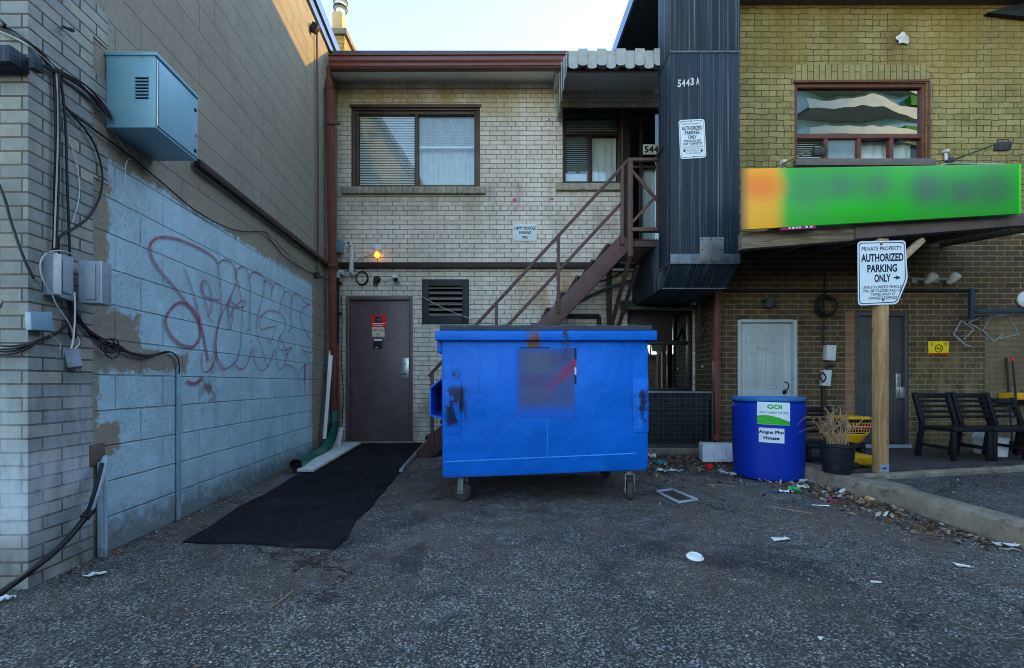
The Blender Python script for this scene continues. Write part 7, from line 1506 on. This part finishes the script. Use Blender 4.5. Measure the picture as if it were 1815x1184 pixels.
for k in range(200): leaf(WL(random.uniform(2.2,6.6),abs(random.gauss(0,.05))+.01,0),random.uniform(.006,.016))
for k in range(160): leaf((random.uniform(-1.3,-.5),random.uniform(4.3,6.6),0),random.uniform(.008,.022))
for k in range(420): leaf((random.uniform(-2,2.8),random.uniform(1.5,4.2),0),random.uniform(.003,.011))
for k in range(120): leaf((random.uniform(3.1,6),random.uniform(3.2,4.2),.10),random.uniform(.008,.02))
tag(b.build('fallen_leaves',m['leaf'],flat=True),kind='stuff')
b=MB(); random.seed(29)
def pebble(c,s):
    c=Vector(c)+Vector((0,0,s*.4)); q=[Vector(d)*s*random.uniform(.6,1.3) for d in ((1,0,0),(-1,0,0),(0,1,0),(0,-1,0),(0,0,.7),(0,0,-.6))]
    b.add([c+d for d in q],[(0,2,4),(2,1,4),(1,3,4),(3,0,4),(2,0,5),(1,2,5),(3,1,5),(0,3,5)])
for k in range(5200):
    y=1.3+3.4*random.random()**1.3; x=random.uniform(-1.15*y-.1,2.9)
    if noise.noise(Vector((x*1.3,y*1.3,0)))<-.15 and random.random()<.7: continue
    pebble((x,y,0),random.choice((.0022,.003,.003,.004,.0055)))
for k in range(900): pebble((random.uniform(-1.0,2.8),random.gauss(3.35,.22),0),random.uniform(.002,.005))
for k in range(700): pebble((2.88-abs(random.gauss(0,.2)),random.uniform(2.2,4.4),0),random.uniform(.002,.006))
for k in range(600): pebble((random.uniform(3.1,5.5),random.uniform(2.6,4.3),.10),random.uniform(.002,.006))
for k in range(400): pebble(WL(random.uniform(2.1,6),.02+abs(random.gauss(0,.09)),0),random.uniform(.002,.006))
tag(b.build('loose_grit',m['grit'],flat=True),kind='stuff')
b=MB(); random.seed(8)
for (cx_,cy_) in ((G(390,888).x-.02,G(390,888).y),(G(1630,900).x,3.3)):
    for k in range(40):
        p=Vector((cx_+random.gauss(0,.04),cy_+random.gauss(0,.05),0)); e=p+Vector((random.gauss(0,.03),random.gauss(0,.03),random.uniform(.02,.06))); s_=Vector((.0015,0,0)); b.add([p-s_,p+s_,e],[(0,1,2)])
tag(b.build('weed_tufts',M('weed green',(.06,.085,.03),.9,.4,20,0.0),flat=True),kind='stuff')

# ---------------------------------------------------------------- across the lane, behind the camera (tower and trees seen in the panes, low blocks added to cut the light)
tw=thing('condo_tower','tall white condo tower with curved balconies mirrored in the red brown window','tower',(32,-30,0))
b=MB(); b.box(22,46,-46,-26.2,0,62); b.build('tower_core',m['towerglass'],tw)
b=MB(); 
for fl_ in range(1,25):
    z=fl_*2.35; n=36; vs=[];fs=[]
    for i in range(n+1):
        x=24+22*i/n; y=-25.2+.9*math.sin((x-24)*.36+.2)
        vs+=[(x,y,z-.12),(x,y,z+.75),(x,-26.15,z-.15),(x,y-.12,z+.75),(x,y-.12,z+.05),(x,-26.15,z+.05)]
    for i in range(n):
        a=i*6; c=a+6; fs+=[(a,a+1,c+1,c),(a,c,c+2,a+2),(a+1,a+3,c+3,c+1),(a+3,a+4,c+4,c+3),(a+4,a+5,c+5,c+4)]
    b.add(vs,fs)
b.build('balcony',m['condo'],tw)
b=MB(); 
for fl_ in range(1,20): b.box(21.85,23.8,-26.19,-26.1,fl_*3.05-.2,fl_*3.05+.1)
for x in (21.9,22.6,23.3): b.box(x-.05,x+.05,-26.19,-26.05,0,62)
b.build('mullion',m['condo'],tw)
b=MB(); b.box(33,34.5,-26.5,-25.8,21.4,22.6); b.box(33.5,36,-26.3,-25.6,24.5,25.4); b.build('balcony_planting',m['greenery'],tw)
gr=thing('horizon_backdrop','low brick row added behind the camera to darken the mirrored horizon','building',(0,-15,0))  # added backdrop, darkens the bright horizon mirrored in the panes
b=MB(); b.box(-24,19,-22,-14.5,0,2.6); b.build('wall',m['brickBlow'],gr,flat=True); b=MB(); b.box(-24.2,19.2,-22.2,-14.3,2.61,2.75); b.build('roof',m['roofing'],gr)
nb=thing('shade_block','plain brick block added out of view on the right to shade the yard','building',(16,-6,0))  # occluder added right of frame to hold sun off the yard
b=MB(); b.box(10.5,20,-13,5.6,0,6.5); b.build('wall',m['brickBlow'],nb); b=MB(); b.box(10.3,20.2,-13.2,5.62,6.501,6.7); b.build('roof',m['roofing'],nb)
for k,(x,y) in enumerate(((-4.5,-12.5),(8.6,-12.5),(12,-25))):
    tt=thing('bare_tree',['bare winter tree across the lane behind the left wall','bare winter tree across the lane, mirrored in the ground floor window','tall bare winter tree near the condo tower'][k],'tree',(x,y,0)); random.seed(40+k)
    b=MB(); tp=MB()
    def br_(p,d,l,r,dep,mb):
        q=p+d*l; mb.tube([p,(p+q)/2+Vector((random.gauss(0,.04*l),random.gauss(0,.04*l),0)),q],[r,r*.85,r*.65],5,False)
        if dep==0: return
        for _ in range(3 if dep>1 else 4): 
            nd=(d+Vector((random.gauss(0,.55),random.gauss(0,.55),random.gauss(.12,.25)))).normalized(); br_(q,nd,l*random.uniform(.6,.8),r*.58,dep-1,tp if dep<4 else mb)
    br_(Vector((x,y,0)),Vector((0,0,1)),2.6,.17,5,b)
    b.build('trunk',M('bark',(0.07,0.055,0.045),.9,.3,6,.01) if k==0 else bpy.data.materials['bark'],tt); tp.build('crown',bpy.data.materials['bark'],tt)

# ---------------------------------------------------------------- light and camera
SX,SY,SZ=1.0,0.35,0.33
az=math.degrees(math.atan2(SX,SY)); el=math.degrees(math.atan2(SZ,math.hypot(SX,SY)))
w=bpy.data.worlds.new('World'); scene.world=w; w.use_nodes=True; nt_=w.node_tree; nt_.nodes.clear()
sk=nt_.nodes.new('ShaderNodeTexSky'); sk.sky_type='NISHITA'; sk.sun_disc=False; sk.sun_elevation=R(el); sk.sun_rotation=R(az); sk.altitude=100; sk.air_density=1.0; sk.dust_density=0.25; sk.ozone_density=0.7
bg=nt_.nodes.new('ShaderNodeBackground'); bg.inputs[1].default_value=SKY if 'SKY' in globals() else 0.15; wo=nt_.nodes.new('ShaderNodeOutputWorld'); nt_.links.new(sk.outputs[0],bg.inputs[0]); nt_.links.new(bg.outputs[0],wo.inputs[0])
ld=bpy.data.lights.new('sun','SUN'); ld.energy=2.0; ld.angle=R(0.5); ld.color=(0.58,0.32,0.015)
so=bpy.data.objects.new('sun',ld); COL.objects.link(so); so.location=(8,4,20); so.rotation_euler=Vector((SX,SY,SZ)).to_track_quat('Z','Y').to_euler()
cd=bpy.data.cameras.new('camera'); cam=bpy.data.objects.new('camera',cd); COL.objects.link(cam)
cd.sensor_width=36; cd.sensor_fit='HORIZONTAL'; cd.lens=36*F/1815; cd.shift_x=0; cd.shift_y=(HY-592)/1815; cd.clip_start=.05; cd.clip_end=2000
cam.location=(0,0,H0); cam.rotation_euler=(R(90),0,0); scene.camera=cam
scene.view_settings.view_transform='Standard'; scene.view_settings.look='None'; scene.view_settings.gamma=1.0; scene.view_settings.exposure=2.65
scene.render.filter_size=1.0; scene.cycles.filter_width=1.0; scene.cycles.max_bounces=6; scene.cycles.transparent_max_bounces=8
